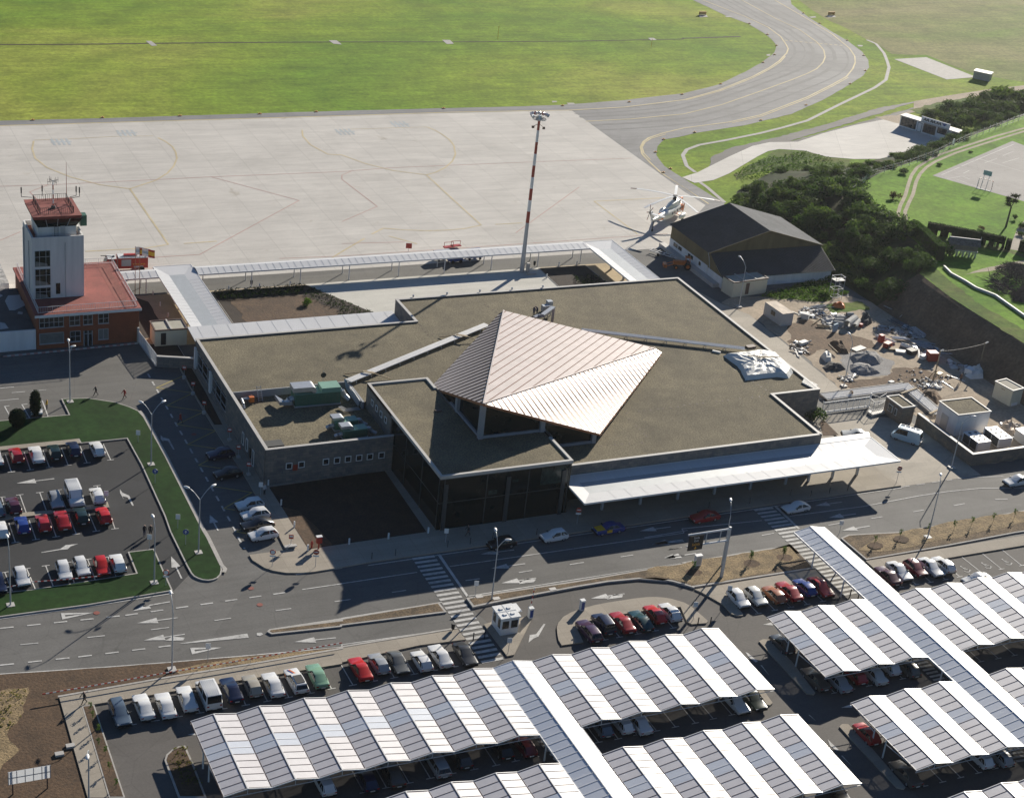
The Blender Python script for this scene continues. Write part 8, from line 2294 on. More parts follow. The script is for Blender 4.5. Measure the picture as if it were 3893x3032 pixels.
def crate(label, p, sx, sy, h_, m, ang=0.2, cat='crate', name='crate', group='crates and boxes in the works yard'):
 t = thing(name, label, cat, (*p, 0), ang, group)
 MB().box(-sx / 2, sx / 2, -sy / 2, sy / 2, .02, h_).build('box', m, t, local=True)
 mb = MB()
 for k in range(4): mb.box(-sx / 2 - .02, sx / 2 + .02, -sy / 2 - .02, sy / 2 + .02, h_ * (k + .5) / 4 - .02, h_ * (k + .5) / 4 + .02)
 mb.build('slat', m, t, local=True)
crate('red barrel box standing beside the white pipes', (182.09,216.77), .8, .8, 1.4, 'red_paint')
crate('red crate beside the red barrel box', (181.98,214.66), 1.5, 1.0, .9, 'red_stripe', .4)
crate('stack of red brick pallets under the earth bank', (186.73,208.31), 1.7, 1.4, 1.6, 'red_stripe', -.2, 'pallet')
crate('small red box beside the concrete pipes', (182.38,223.27), .6, .5, .6, 'red_paint', .5)
crate('flat pale slab stack on the ground left of the pallets', (183.04,212.19), 1.8, 1.2, .35, 'coping', -.5, 'slabs')
crate('brown slab lying beside the red crate', (182.46,213.51), 1.9, 1.2, .3, 'wood', -.4, 'slabs')
crate('pale boards flat on the ground above the gravel heap', (176.21,215.06), 2.8, 1.3, .15, 'coping', .3, 'boards')
crate('white box beside the red pallets', (185.71,209.11), 1.3, .8, .7, 'white_metal', .1, 'box')
crate('black tub beside the white pipes', (184.77,211.39), 1.6, 1.3, .8, 'black', .2, 'tub')
crate('blue and white radiator panel leaning in the rubble', (176.3,222.55), 1.3, .3, 1.4, 'blue_stencil', .4, 'panel')
crate('grey box leaning against the site cabin rubble', (173.99,228.7), 1.2, 1.4, 1.0, 'grey_sheet', .8, 'box')
crate('white sacks on a pallet at the edge of the yard track', (167.25,218.95), 1.8, .9, .5, 'tarp', .3, 'sacks')
crate('yellow sheet lying on the sand of the yard', (184.75,203.34), 1.2, .7, .1, 'yellow_paint', .4, 'sheet')
crate('pale rigid sheet lying on the plastic heap', (190.23,202.22), 1.7, 1.3, 1.0, 'white_metal', .5, 'sheet')
def long_bits(label, a, b, n, m, r=.07, spread=.6, z=.15, group='long pipes and bars in the works yard'):
 t = thing('pipe_bundle', label, 'pipes', (*lerp(a, b, .5), 0), 0, group)
 d = (Vector(b) - Vector(a)).normalized(); nn = Vector((-d.y, d.x))
 for k in range(n):
  o_ = nn * (spread * (k / max(1, n - 1) - .5)) + d * random.uniform(-.5, .5)
  e = nn * random.uniform(-.3, .3)
  MB().cone((a[0] + o_.x, a[1] + o_.y, z + .04 * (k % 3)), (b[0] + o_.x + e.x, b[1] + o_.y + e.y, z + .05 * (k % 2)), r, r, 6).build('bar', m, t)
long_bits('white plastic pipe bundle in the middle of the yard', (185.11,217.41), (187.69,216.43), 4, 'white_metal', .14, .7, .3)
long_bits('white and blue boards in a long pile', (182.73,218.65), (184.71,215.33), 4, 'tarp', .12, .7, .25)
long_bits('long white roll at the end of the pile', (184.65,215.04), (186.2,212.91), 3, 'tarp', .2, .7, .25)
long_bits('dark blue steel bars along the foot of the bank, left', (189.94,224.55), (190.83,219.41), 7, 'steel_sections', .07, 1.8, .3)
long_bits('blue grey steel sections along the foot of the bank, right', (191.65,220.53), (191.7,217.36), 6, 'galv', .09, 1.2, .3)
long_bits('aluminium lengths lying above the yard', (192.18,230.39), (193.7,225.96), 2, 'galv', .08, .6, .5)
long_bits('pale pole lying up the bank', (191.38,224.44), (196.3,227.62), 1, 'galv', .08, .2, .6)
long_bits('long battens left of the concrete pipes', (174.28,224.82), (177.1,223.97), 3, 'wood', .08, .6, .2)
long_bits('batten lying beside the grey rubble', (173.13,225.52), (176.71,227.54), 1, 'wood', .09, .2, .2)
long_bits('scaffold tubes behind the rubble', (178.15,232.32), (181.88,232.46), 5, 'galv', .06, 1.0, .2)
long_bits('timber length along the earth bund', (171.17,216.52), (171.03,213.43), 1, 'wood', .16, .3, .5)
long_bits('row of pale blocks under the bank', (187.63,215.06), (190.4,212.67), 6, 'galv', .12, 2.0, .25)
# small loose pieces, all alike from this distance
rnd = random.Random(11)
zones = [([(177.99,229.24),(183.36,228.56),(179.57,223.49),(175.19,224.33)], 45), ([(184.4,222.56),(193.59,222.07),(193.09,217.09),(189.51,216.54),(183.82,219.52)], 60), ([(188.02,215.6),(191.54,213.98),(189.52,209.23),(185.58,211.22)], 40), ([(175.73,232.94),(181.23,232.91),(177.83,228.3),(172.5,228.66)], 22), ([(179.33,202.22),(183.39,200.76),(181.49,198.47),(178.32,199.15)], 26), ([(189.6,207.18),(191.29,204.63),(189.55,202.82),(188.51,204.9)], 26), ([(166.02,206.27),(168.66,205.43),(167.23,203.78),(165.28,204.75)], 16), ([(165.17,220.12),(169.5,219.87),(165.84,215.21),(163.24,215.74)], 10), ([(183.43,185.74),(186.49,183.67),(182.46,179.18),(180.51,180.96)], 22), ([(170,201.44),(182.57,206.77),(188.7,201.74),(172.6,193.29)], 12)]
bit_mesh = {}
first_bit = {}
for poly, n in zones:
 for _ in range(n):
  u, v = rnd.random(), rnd.random()
  p = lerp(lerp(poly[0], poly[1], u), lerp(poly[3], poly[2], u), v)
  mk_ = rnd.choice(['white_metal', 'tarp', 'rubble', 'galv', 'wood', 'rubble', 'black', 'coping', 'grey_sheet', 'rusty_sheet', 'rubber_roof', 'bank_earth'])
  kb = (mk_, rnd.randint(0, 2))
  if kb not in bit_mesh:
   mb = MB()
   sx, sy, sz = (rnd.uniform(.3, .6), rnd.uniform(.25, .5), rnd.uniform(.12, .35)) if kb[1] else (rnd.uniform(1.0, 1.9), .14, .1)
   pts = [(x * sx * rnd.uniform(.7, 1.2), y_ * sy * rnd.uniform(.7, 1.2), z_) for x, y_ in ((-1, -1), (1, -1), (1, 1), (-1, 1)) for z_ in (0,)]
   mb.hexa(pts, [(p_[0] * rnd.uniform(.6, 1), p_[1] * rnd.uniform(.6, 1), sz * rnd.uniform(.6, 1.3)) for p_ in pts])
   o = mb.build('building_debris', mk_)
   bit_mesh[kb] = o.data
  else:
   o = bpy.data.objects.new('building_debris', bit_mesh[kb]); COL.objects.link(o)
  o.location = (p[0], p[1], .0); o.rotation_euler = (rnd.uniform(-.12, .12), rnd.uniform(-.12, .12), rnd.random() * 6.28)
  s_ = rnd.uniform(.6, 1.3); o.scale = (s_, s_, s_)
  tag(o, 'small loose piece of building debris scattered in the works yard', 'debris', 'loose debris in the works yard')

# fine rubble that nobody could count
rb_ = MB()
for poly, n in zones:
 for _ in range(n * 7):
  u, v = rnd.random(), rnd.random()
  p = lerp(lerp(poly[0], poly[1], u), lerp(poly[3], poly[2], u), v)
  s = rnd.uniform(.08, .3); a = rnd.random() * 6.3
  q = [(p[0] + s * rnd.uniform(.6, 1.5) * math.cos(a + t), p[1] + s * rnd.uniform(.5, 1.2) * math.sin(a + t)) for t in (0, 1.6, 3.1, 4.7)]
  rb_.mi(rnd.choice((0, 0, 1, 2, 3))).hexa([(*c, -.02) for c in q], [(c[0] * .75 + p[0] * .25, c[1] * .75 + p[1] * .25, s * rnd.uniform(.3, .9)) for c in q])
o = rb_.build('rubble', ['rubble', 'tarp', 'bank_earth', 'grey_sheet'])
tag(o, 'fine pale rubble and scraps strewn over the works yard', 'rubble', kind='stuff')
# small vents along the back parapet of the roof
for c in [(102.05,238.33),(108.02,238.24),(114.04,238.36),(119.93,238.26),(125.66,238.13)]:
 o = MB().cone((*c, 5.36), (*c, 5.8), .12, .12, 8).cone((*c, 5.8), (*c, 5.95), .2, .12, 8).build('roof_vent', 'galv', None, origin=(*c, 5.36))
 tag(o, 'small metal vent by the back edge of the terminal roof', 'vent', 'vents along the back roof edge')
# scaffold tower
c = (185.33,235.89)
t = thing('scaffold_tower', 'small scaffold tower with a board platform below the trees', 'scaffold', (*c, 0))
mb = MB()
for dx in (-1.0, 1.0):
 for dy in (-.7, .7): mb.bar((c[0] + dx, c[1] + dy, 0), (c[0] + dx, c[1] + dy, 4.4), .07, .07)
for z in (.4, 2, 3.6, 4.3):
 for dy in (-.7, .7): mb.bar((c[0] - 1, c[1] + dy, z), (c[0] + 1, c[1] + dy, z), .06, .06)
 for dx in (-1, 1): mb.bar((c[0] + dx, c[1] - .7, z), (c[0] + dx, c[1] + .7, z), .06, .06)
for k in range(8): mb.bar((c[0] - .2, c[1] - .75, .3 + k * .45), (c[0] + .2, c[1] - .75, .3 + k * .45), .05, .05)
mb.bar((c[0] - 1, c[1] - .7, .4), (c[0] + 1, c[1] - .7, 2), .05, .05).build('frame', 'post_grey', t)
MB().box(c[0] - 1.1, c[0] + 1.1, c[1] - .75, c[1] + .75, 3.62, 3.7).build('platform', 'coping', t)

# ================================================================== PEOPLE
def person(label, p, rz, top, legs, pose='stand', z=0.0, hair='hair_dark', shoes='black', long_coat=False, h_=1.74):
 """one continuous skinned body; clothing follows from height"""
 V, E, Rr = [], [], []
 def v(x, y_, z_, r, par=None):
  V.append((x, y_, z_)); Rr.append(r)
  if par is not None: E.append((par, len(V) - 1))
  return len(V) - 1
 lean = .0
 st = .0
 drop_ = 0.0
 if pose == 'walk': st = .30
 if pose == 'bend': lean = .38
 if pose == 'crouch': lean = .45; drop_ = .42
 hip = v(0, 0, .92 - drop_, .15)
 ch = v(lean * .5, 0, 1.22 - drop_ - lean * .1, .165, hip)
 nk = v(lean, 0, 1.46 - drop_ - lean * .25, .075, ch)
 hd = v(lean * 1.15 + .02, 0, 1.56 - drop_ - lean * .3, .10, nk)
 hc = v(lean * 1.25 + .02, 0, 1.68 - drop_ - lean * .35, .085, hd)
 for s in (-1, 1):
  f = s * st
  sh = v(lean * .85, s * .19, 1.40 - drop_ - lean * .22, .075, nk)
  el = v(lean * .8 - f * .5 + .03 + lean * .3, s * .26, 1.12 - drop_ - lean * .25, .052, sh)
  wr = v(lean * .8 - f * .75 + .14 + lean * .5, s * .25, .90 - drop_ - lean * .25, .04, el)
  v(lean * .8 - f * .8 + .18 + lean * .5, s * .24, .80 - drop_ - lean * .25, .036, wr)
  tj = v(0, s * .095, .84 - drop_, .105, hip)
  kn = v(f * .55 + (.28 if pose == 'crouch' else .02), s * .10, .48 - drop_ * .35, .072, tj)
  an = v(f * 1.1 - (.05 if s * st < 0 else 0), s * .10, .09 + (.06 if f < 0 else 0), .05, kn)
  v(f * 1.1 + .14, s * .11, .04, .045, an)
 me = bpy.data.meshes.new('person')
 me.from_pydata(V, E, [])
 o = bpy.data.objects.new('person', me)
 COL.objects.link(o)
 md = o.modifiers.new('skin', 'SKIN'); md.use_smooth_shade = True
 for k, sv in enumerate(me.skin_vertices[0].data):
  sv.radius = (Rr[k], Rr[k]); sv.use_root = (k == 0)
 sb = o.modifiers.new('sub', 'SUBSURF'); sb.levels = 1; sb.render_levels = 1
 dg = bpy.context.evaluated_depsgraph_get()
 m2 = bpy.data.meshes.new_from_object(o.evaluated_get(dg))
 o.modifiers.clear()
 o.data = m2
 bpy.data.meshes.remove(me)
 m2.materials.clear()
 for mm in (top, legs, 'skin', shoes, hair): m2.materials.append(MT[mm])
 zc = .55 - drop_ * .4 if long_coat else .88 - drop_
 nz = 1.50 - drop_ - lean * .28
 for pl in m2.polygons:
  c = pl.center
  hand = abs(c.y) > .17 and c.z < .86 - drop_ - lean * .25 and c.z > .5 - drop_
  if c.z > nz: pl.material_index = 4 if (c.z > nz + .18 or c.x < lean * 1.2 - .03) and c.z > nz + .08 else 2
  elif hand: pl.material_index = 2
  elif c.z > zc: pl.material_index = 0
  elif c.z < .1: pl.material_index = 3
  else: pl.material_index = 1
 o.location = (p[0], p[1], z); o.rotation_euler = (0, 0, rz)
 s_ = h_ / 1.77
 o.scale = (s_, s_, s_)
 tag(o, label, 'person', 'people')
 return o
MT['cloth_dark'] = M('cloth_dark', (.02, .022, .026), .9, var=.15, kind='obj')
MT['cloth_navy'] = M('cloth_navy', (.015, .025, .075), .9, var=.15, kind='obj')
MT['cloth_red'] = M('cloth_red', (.36, .022, .014), .9, var=.12, kind='obj')
MT['cloth_yellow'] = M('cloth_yellow', (.50, .30, .02), .9, var=.12, kind='obj')
MT['cloth_white'] = M('cloth_white', (.55, .55, .55), .9, var=.08, kind='obj')
MT['cloth_beige'] = M('cloth_beige', (.35, .26, .17), .9, var=.1, kind='obj')
MT['cloth_brown'] = M('cloth_brown', (.13, .06, .03), .9, var=.1, kind='obj')
person('person in dark clothes walking across the road before the brick offices', (47.22,224.43), 3.0, 'cloth_dark', 'cloth_dark', 'walk')
person('person in a long red coat walking beside the dark clothed one', (50.99,222.57), 3.4, 'cloth_red', 'cloth_dark', 'walk', long_coat=True)
person('person in a long red coat in the shade of the zigzag bays', (56.92,213.37), 2.2, 'cloth_red', 'cloth_dark', 'walk', long_coat=True)
person('person in a yellow jacket at the door of the white car', (39.67,221.56), 2.6, 'cloth_yellow', 'cloth_dark')
person('person in grey standing in the left car park, left of the pair', (44.85,184.38), -1.2, 'cloth_dark', 'cloth_navy')
person('person in black standing in the left car park, right of the pair', (45.59,184.19), -1.8, 'cloth_dark', 'cloth_brown', long_coat=True)
person('person in black walking at the corner of the lower left footway', (30.59,151.8), 3.3, 'cloth_dark', 'cloth_dark', 'walk', .14)
person('person in a white shirt at the corner of the stone wing', (62.5,190.69), -1.0, 'cloth_white', 'cloth_dark', 'stand', .13)
person('person in dark clothes striding before the glass hall', (85.14,173.95), 3.0, 'cloth_dark', 'cloth_dark', 'walk', .13)
person('worker in beige crouching on the pipe trough', (163.94,199.33), -2.5, 'cloth_beige', 'cloth_beige', 'crouch', .05)
person('worker in a brown jacket walking below the earth bank', (186.15,199.52), -2.4, 'cloth_brown', 'cloth_dark', 'walk')
person('worker in blue overalls on the roof, back to the camera', (119.14,227.81), .6, 'cloth_navy', 'cloth_navy', 'stand', 5.36)
person('worker in dark blue bending over on the roof', (120.08,228.48), -2.8, 'cloth_navy', 'cloth_dark', 'bend', 5.36)

# ================================================================== VEGETATION
def leaf_cloud(mb, n, sampler, size, rnd):
 for _ in range(n):
  c, out = sampler()
  d = Vector((rnd.gauss(0, 1), rnd.gauss(0, 1), rnd.gauss(0, 1))) * .8 + out
  d = d.normalized() if d.length > 1e-4 else Vector((0, 0, 1))
  u = d.orthogonal().normalized()
  a = rnd.random() * 6.28
  w_ = d.cross(u)
  u, w_ = u * math.cos(a) + w_ * math.sin(a), w_ * math.cos(a) - u * math.sin(a)
  s = size * rnd.uniform(.6, 1.4)
  mb.face([c - u * s, c - w_ * s * .45, c + u * s, c + w_ * s * .45])
def crown_sampler(rnd, clumps):
 tot = sum(c[1] ** 2 for c in clumps)
 def f():
  r = rnd.random() * tot
  for c, rad, sz in clumps:
   r -= rad ** 2
   if r <= 0: break
  d = Vector((rnd.gauss(0, 1), rnd.gauss(0, 1), rnd.gauss(0, 1))).normalized()
  q = rnd.random() ** .35
  return Vector(c) + Vector((d.x * rad, d.y * rad, d.z * rad * sz)) * q, d * 1.2
 return f
def make_shrub(m, seed, R=1.9, H=2.4, n=900, leaf=.2, spiky=False):
 rnd = random.Random(seed)
 cl = []
 for k in range(11):
  a = rnd.random() * 6.28; r = R * .62 * rnd.random() ** .5
  cl.append(((r * math.cos(a), r * math.sin(a), H * rnd.uniform(.28, .72)), R * rnd.uniform(.32, .55), rnd.uniform(.7, 1.1 if not spiky else 1.8)))
 mb = MB()
 leaf_cloud(mb, n, crown_sampler(rnd, cl), leaf, rnd)
 o = mb.build('shrub', m)
 return o
SHR = [make_shrub('leaf_gorse', 1), make_shrub('leaf_gorse', 2, 2.2, 2.6, 1000, .22), make_shrub('leaf_broad', 3, 2.0, 2.8, 900, .26), make_shrub('leaf_gorse', 4, 1.6, 3.4, 800, .2, True), make_shrub('leaf_broad', 5, 1.7, 2.0, 700, .2), make_shrub('leaf_rust', 6, 1.5, 1.6, 500, .17)]
sh_used = [False] * len(SHR)
def shrub(k, p, z, s, label, group, rz=None):
 o = SHR[k] if not sh_used[k] else SHR[k].copy()
 if sh_used[k]: COL.objects.link(o)
 sh_used[k] = True
 o.location = (p[0], p[1], z)
 o.rotation_euler = (0, 0, random.random() * 6.28 if rz is None else rz)
 o.scale = (s * random.uniform(.9, 1.2), s * random.uniform(.9, 1.2), s * random.uniform(.62, .95))
 tag(o, label, 'shrub', group)
 return o
def hill(kf, jf):
 k, j = int(kf), int(jf)
 k = min(k, len(toe) - 2); j = min(j, NR - 1)
 a = lerp(rows[j][k], rows[j][k + 1], kf - k); b = lerp(rows[j + 1][k], rows[j + 1][k + 1], kf - k)
 return lerp(a, b, jf - j)
rnd = random.Random(5)
LB = 'dark evergreen shrub massed on the shaded slope between the hangar and the garden lawn'
seg = [math.hypot(crest[k + 1][0] - crest[k][0] + toe[k + 1][0] - toe[k][0], crest[k + 1][1] - crest[k][1] + toe[k + 1][1] - toe[k][1]) / 2 for k in range(len(toe) - 1)]
for k in range(6, 18):
 a_, b_ = toe[k], crest[k]
 Lk = math.hypot(b_[0] - a_[0], b_[1] - a_[1])
 n = int(seg[k] * Lk / (10.2 if k < 12 else 30))
 for _ in range(n):
  kf = k + rnd.random(); jf = rnd.uniform(.2, NR - .05)
  p = hill(kf, jf)
  if p[0] < 191.5 and p[1] < 262: continue
  t_ = rnd.choice([0, 0, 1, 1, 2, 3, 3, 4, 2, 4]) if p[1] < 285 else rnd.choice([0, 1, 4, 0, 1])
  far = p[1] > 285
  shrub(t_, p, p[2] - .35, rnd.uniform(1.0, 1.6) * (.62 if far else 1.0), LB if not far else 'low dark shrub in the hedge between the concrete stand and the garden track', 'shrubs on the slope' if not far else 'hedge shrubs by the track')
for k in range(34):      # crest hedge over the concrete stand
 q = lerp(crest[12 + int(k / 34 * 6.99)], crest[13 + int(k / 34 * 6.99)], (k / 34 * 6.99) % 1)
 shrub(rnd.choice([0, 1, 4]), (q[0] - .8 + rnd.uniform(-.7, .3), q[1] + 1.2 + rnd.uniform(-.4, 1.2)), 5.0, rnd.uniform(.6, .95), 'low dark shrub in the hedge between the concrete stand and the garden track', 'hedge shrubs by the track')
for c, s, t_ in (((292.92,340.62), 1.5, 0), ((290.11,339.93), 1.0, 1), ((296.52,340.99), 1.0, 4), ((284.19,336.76), 1.0, 0), ((282.78,337.53), .8, 1), ((302.83,341.81), 1.6, 1), ((307.32,344.17), 1.7, 0), ((312.84,345.8), 1.9, 2), ((314.24,343.61), 1.6, 1), ((297.44,338.23), 1.5, 0), ((303.69,337.69), 1.6, 1), ((306.56,336.1), 1.6, 0), ((313.07,339.59), 1.7, 1), ((320.01,344.53), 1.7, 0), ((290.28,333.6), 1.5, 1), ((294.03,331.96), 1.5, 0), ((297.81,331.61), 1.5, 1), ((323.18,349.93), 1.2, 4), ((318.58,340.49), 1.8, 1), ((283.76,332.9), 1.2, 0), ((284.7,330.25), 1.2, 1), ((286.56,327.53), 1.4, 0), ((304.51,332.31), 1.4, 1), ((317.74,353.2), 1.2, 4)):
 shrub(t_, c, -.2, s * 1.15, 'dark rounded shrub in the thicket behind the far cabin', 'thicket behind the flying office')
for c, s, t_ in (((193.12,245.56), 1.2, 2), ((189.13,243.91), .8, 4), ((193.07,242.83), 1.0, 2), ((194.29,241.46), 1.1, 0), ((180.18,239.41), .5, 4), ((183.2,239.25), .6, 4), ((177.47,238.42), .45, 4), ((175.41,238.42), .4, 4), ((183.37,236.62), .55, 2), ((173.27,238.81), .4, 4), ((195.74,240.44), 1.2, 0)):
 shrub(t_, c, -.2, s, 'green weedy bush at the back of the works yard', 'weeds behind the yard')
for c in [(176.76,244.91),(178.86,244.93),(181.28,244.89),(183.72,244.85)]:
 o = MB().ball((0, 0, .3), .9, .6, .45, 10, 6).build('tarpaulin', 'blue_paint'); o.location = (c[0], c[1], 0)
 tag(o, 'blue covered bundle along the white hangar wall', 'bundle', 'blue bundles by the hangar wall')

def tree(name, label, base, z, h_, R, m, n, leaf, trunk_r=.16, crown_from=.35, seed=1, group=None, conical=False, cat='tree'):
 rnd = random.Random(seed)
 t = thing(name, label, cat, (*base, z), rnd.random() * 6.28, group)
 tb = MB()
 tb.cone((0, 0, -.2), (.05, .02, h_ * .55), trunk_r, trunk_r * .55, 8).cone((.05, .02, h_ * .55), (.0, .0, h_ * .85), trunk_r * .55, trunk_r * .2, 6)
 cl = []
 for k in range(14):
  f = crown_from + (1 - crown_from) * rnd.random()
  rr = R * ((1 - f) * 1.25 + .08 if conical else math.sqrt(max(.05, 1 - ((f - .66) / .42) ** 2)))
  a = rnd.random() * 6.28; r = rr * .6 * rnd.random() ** .5
  c = (r * math.cos(a), r * math.sin(a), h_ * min(f, .95))
  cl.append((c, (R * .36 if not conical else max(.15, rr * .5)) * rnd.uniform(.7, 1.2), 1.0 if not conical else 1.5))
  if k < 6: tb.cone((.03, .01, h_ * min(.7, f * .75)), c, trunk_r * .35, trunk_r * .12, 5)
 tb.build('trunk', 'bark', t, local=True)
 mb = MB()
 leaf_cloud(mb, n, crown_sampler(rnd, cl), leaf, rnd)
 mb.build('crown', m, t, local=True)
 return t
def topiary(name, label, base, z, rx, h_, m, n, leaf, seed, cat='tree', top=1.0):
 rnd = random.Random(seed)
 t = thing(name, label, cat, (*base, z))
 MB().cone((0, 0, -.1), (0, 0, h_ * .4), .12, .1, 8).build('trunk', 'bark', t, local=True)
 mb = MB()
 mb.ball((0, 0, h_ * .53), rx * .86, rx * .86, h_ * .45, 12, 8)
 mb.mi(1)
 def smp():
  d = Vector((rnd.gauss(0, 1), rnd.gauss(0, 1), rnd.gauss(0, 1))).normalized()
  k = rnd.uniform(.86, 1.04)
  return Vector((d.x * rx * k, d.y * rx * k, h_ * .53 + d.z * h_ * .47 * k)), d * 1.5
 leaf_cloud(mb, n, smp, leaf, rnd)
 mb.build('crown', ['bush_floor', m], t, local=True)
 return t
topiary('conifer_tree', 'dark columnar conifer standing in the lawn in front of the white car', (37.68,219.31), .15, .8, 4.3, 'leaf_conifer', 1100, .14, 21)
topiary('conifer_tree', 'dark round clipped conifer left of the columnar one on the lawn', (34.72,216.66), .15, 1.15, 2.9, 'leaf_conifer', 1200, .14, 22)
for c, h_, R, m, s in (((211.74,268.83), 6.5, 2.4, 'leaf_gorse', 31), ((206.78,264.02), 6.0, 2.4, 'leaf_broad', 32), ((208.45,257.33), 6.0, 2.5, 'leaf_gorse', 33), ((206.64,250.85), 6.0, 2.6, 'leaf_broad', 34), ((207.27,248.21), 5.5, 2.5, 'leaf_broad', 35), ((204.07,241.29), 5.0, 2.3, 'leaf_gorse', 36), ((201.8,243.14), 5.5, 2.5, 'leaf_broad', 37), ((199.98,247.88), 6.0, 2.6, 'leaf_gorse', 38), ((199.44,252), 6.0, 2.6, 'leaf_broad', 39), ((195.51,281), 5.5, 2.4, 'leaf_gorse', 40), ((197.96,276.93), 5.5, 2.4, 'leaf_gorse', 41), ((204.35,275.19), 5.0, 2.3, 'leaf_broad', 42), ((200.54,260.47), 5.5, 2.4, 'leaf_gorse', 43), ((206.44,284.44), 4.5, 2.2, 'leaf_gorse', 44)):
 tree('slope_tree', 'taller bushy tree in the dark thicket on the slope', c, 1.8, h_ * .74, R, m, 1700, .22, .14, .12, s, 'trees on the slope')
# garden
t = thing('palm_lily_tree', 'slender tree with a ragged spiky crown beside the garden path', 'tree', (*(234.73,249.39), 6))
b = (234.73,249.39)
MB().cone((*b, 5.9), (b[0] + .2, b[1] + .1, 10.2), .22, .15, 8).cone((b[0] + .2, b[1] + .1, 10.2), (b[0] - .8, b[1] + .2, 12.0), .11, .07, 6).cone((b[0] + .2, b[1] + .1, 10.2), (b[0] + 1.2, b[1] + .2, 12.3), .11, .07, 6).build('trunk', 'bark', t)
rnd2 = random.Random(3)
mb = MB()
for cx, cy, cz in ((0, 0, 12.6), (-.9, .2, 12.0), (1.2, .2, 12.4), (.5, -.5, 11.6), (-.4, .4, 11.2), (1.0, .5, 11.2), (-1.1, -.2, 10.9)):
 for _ in range(90):
  d = Vector((rnd2.gauss(0, 1), rnd2.gauss(0, 1), rnd2.gauss(.2, .8))).normalized()
  c = Vector((b[0] + cx, b[1] + cy, cz)); e = c + d * rnd2.uniform(.6, 1.1)
  w_ = d.orthogonal().normalized() * .07
  mb.face([c - w_, c + w_, e])
mb.build('crown', 'leaf_hedge', t)
def hedge(label, pts, z, h_, w_, m, n_per_m, holes=(), leaf=.13, seed=2, h2=None):
 rnd = random.Random(seed)
 t = thing('hedge', label, 'hedge', (*pts[0], z))
 mb = MB(); core = MB()
 tot = sum(math.hypot(b[0] - a[0], b[1] - a[1]) for a, b in zip(pts, pts[1:]))
 run = 0
 for a, b in zip(pts, pts[1:]):
  a_, b_ = Vector(a), Vector(b); L = (b_ - a_).length; d = (b_ - a_).normalized(); nn = Vector((-d.y, d.x))
  for _ in range(int(L * n_per_m)):
   s = rnd.random() * L
   hh = h_ + ((h2 - h_) * (run + s) / tot if h2 else 0)
   sd = rnd.choice((0, 0, 1, 1, 2, 2))
   if sd == 2: o_, zz, out = rnd.uniform(-w_ / 2, w_ / 2), hh + rnd.uniform(-.12, .1), Vector((0, 0, 1))
   else:
    o_ = (w_ / 2 + rnd.uniform(-.12, .08)) * (1 if sd else -1); zz = rnd.uniform(0.05, hh); out = Vector((nn.x, nn.y, 0)) * (1 if sd else -1)
   q = (run + s) / tot
   if any(h0 < q < h1 and zz < hz for h0, h1, hz in holes): continue
   c = a_ + d * s + nn * o_
   leaf_cloud(mb, 1, lambda: (Vector((c.x, c.y, z + zz)), out * 1.5), leaf, rnd)
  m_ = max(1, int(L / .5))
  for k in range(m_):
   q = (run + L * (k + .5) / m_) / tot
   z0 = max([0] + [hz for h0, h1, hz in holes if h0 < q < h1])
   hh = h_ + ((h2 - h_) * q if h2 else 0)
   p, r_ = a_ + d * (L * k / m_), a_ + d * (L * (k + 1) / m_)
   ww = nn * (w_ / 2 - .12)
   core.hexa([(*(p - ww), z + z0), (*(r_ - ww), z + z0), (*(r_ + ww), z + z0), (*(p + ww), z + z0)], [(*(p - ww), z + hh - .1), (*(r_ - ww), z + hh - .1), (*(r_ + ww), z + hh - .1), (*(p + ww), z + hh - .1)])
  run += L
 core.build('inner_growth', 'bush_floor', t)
 mb.build('foliage', m, t)
 return t
hedge('tall clipped dark hedge with arched openings behind the stone granary', [(214.62,249.15),(219.91,244.71),(225.9,239.17)], 5.95, 2.3, 1.1, 'leaf_hedge', 260, [(.13, .19, 1.1), (.27, .33, 1.1), (.76, .80, 1.0), (.86, .9, 1.0), (.94, .97, .9)], .12, 2)
hedge('short clipped dark hedge continuing to the garden path', [(225.92,238.91),(226.6,238.14)], 5.95, 2.1, 1.1, 'leaf_hedge', 260, (), .12, 3)
hedge('short dark hedge beyond the garden path at the right edge', [(227.95,237.32),(231.25,235.28)], 5.95, 2.2, 1.1, 'leaf_hedge', 240, (), .12, 4)
hedge('high bright topped hedge falling along the edge of the slope', [(212.27,250.56),(210.76,244.61),(207.71,235.7)], 5.9, 2.2, 1.6, 'leaf_bright', 380, (), .15, 5, 3.0)
for k, (c, s, m, lb) in enumerate((((210.48,238.17), 1.0, 2, 'round dark bush beside the stone granary'), ((233.17,281.9), .62, 0, 'dark round bush on the upper lawn beside the hedge'), ((220.42,267.44), 1.05, 5, 'wide rust coloured bush on the lawn inside the track bend'), ((214.8,263.81), .28, 4, 'tiny round sapling on the lawn'), ((245.53,285.6), .35, 0, 'small dark shrub between the track and the sports court'), ((259.91,292.9), .28, 0, 'smallest shrub up the strip beside the sports court'), ((228.38,249.27), .5, 5, 'low rust coloured plant on the lawn above the clipped hedge'), ((212.42,251.48), .3, 0, 'dark little ball bush at the end of the wheel track'), ((234.49,244.53), .6, 0, 'dark clipped ball beside the garden path, lower'), ((238.16,248.23), .55, 1, 'dark clipped ball beside the garden path, upper'), ((239.77,252.89), .45, 3, 'dark pointed bush behind the spiky tree'))):
 shrub(m, c, 5.9, s, lb, None)
BP = []
BP.append(('large dark pile of cut branches on the grass at the right edge', [(213.22,227.17),(217.09,230.29),(220.08,231.71),(222.08,228.49),(224.02,225.31),(217.27,217.32),(215.35,220.36),(213.04,223.05)], 2.2, 14))
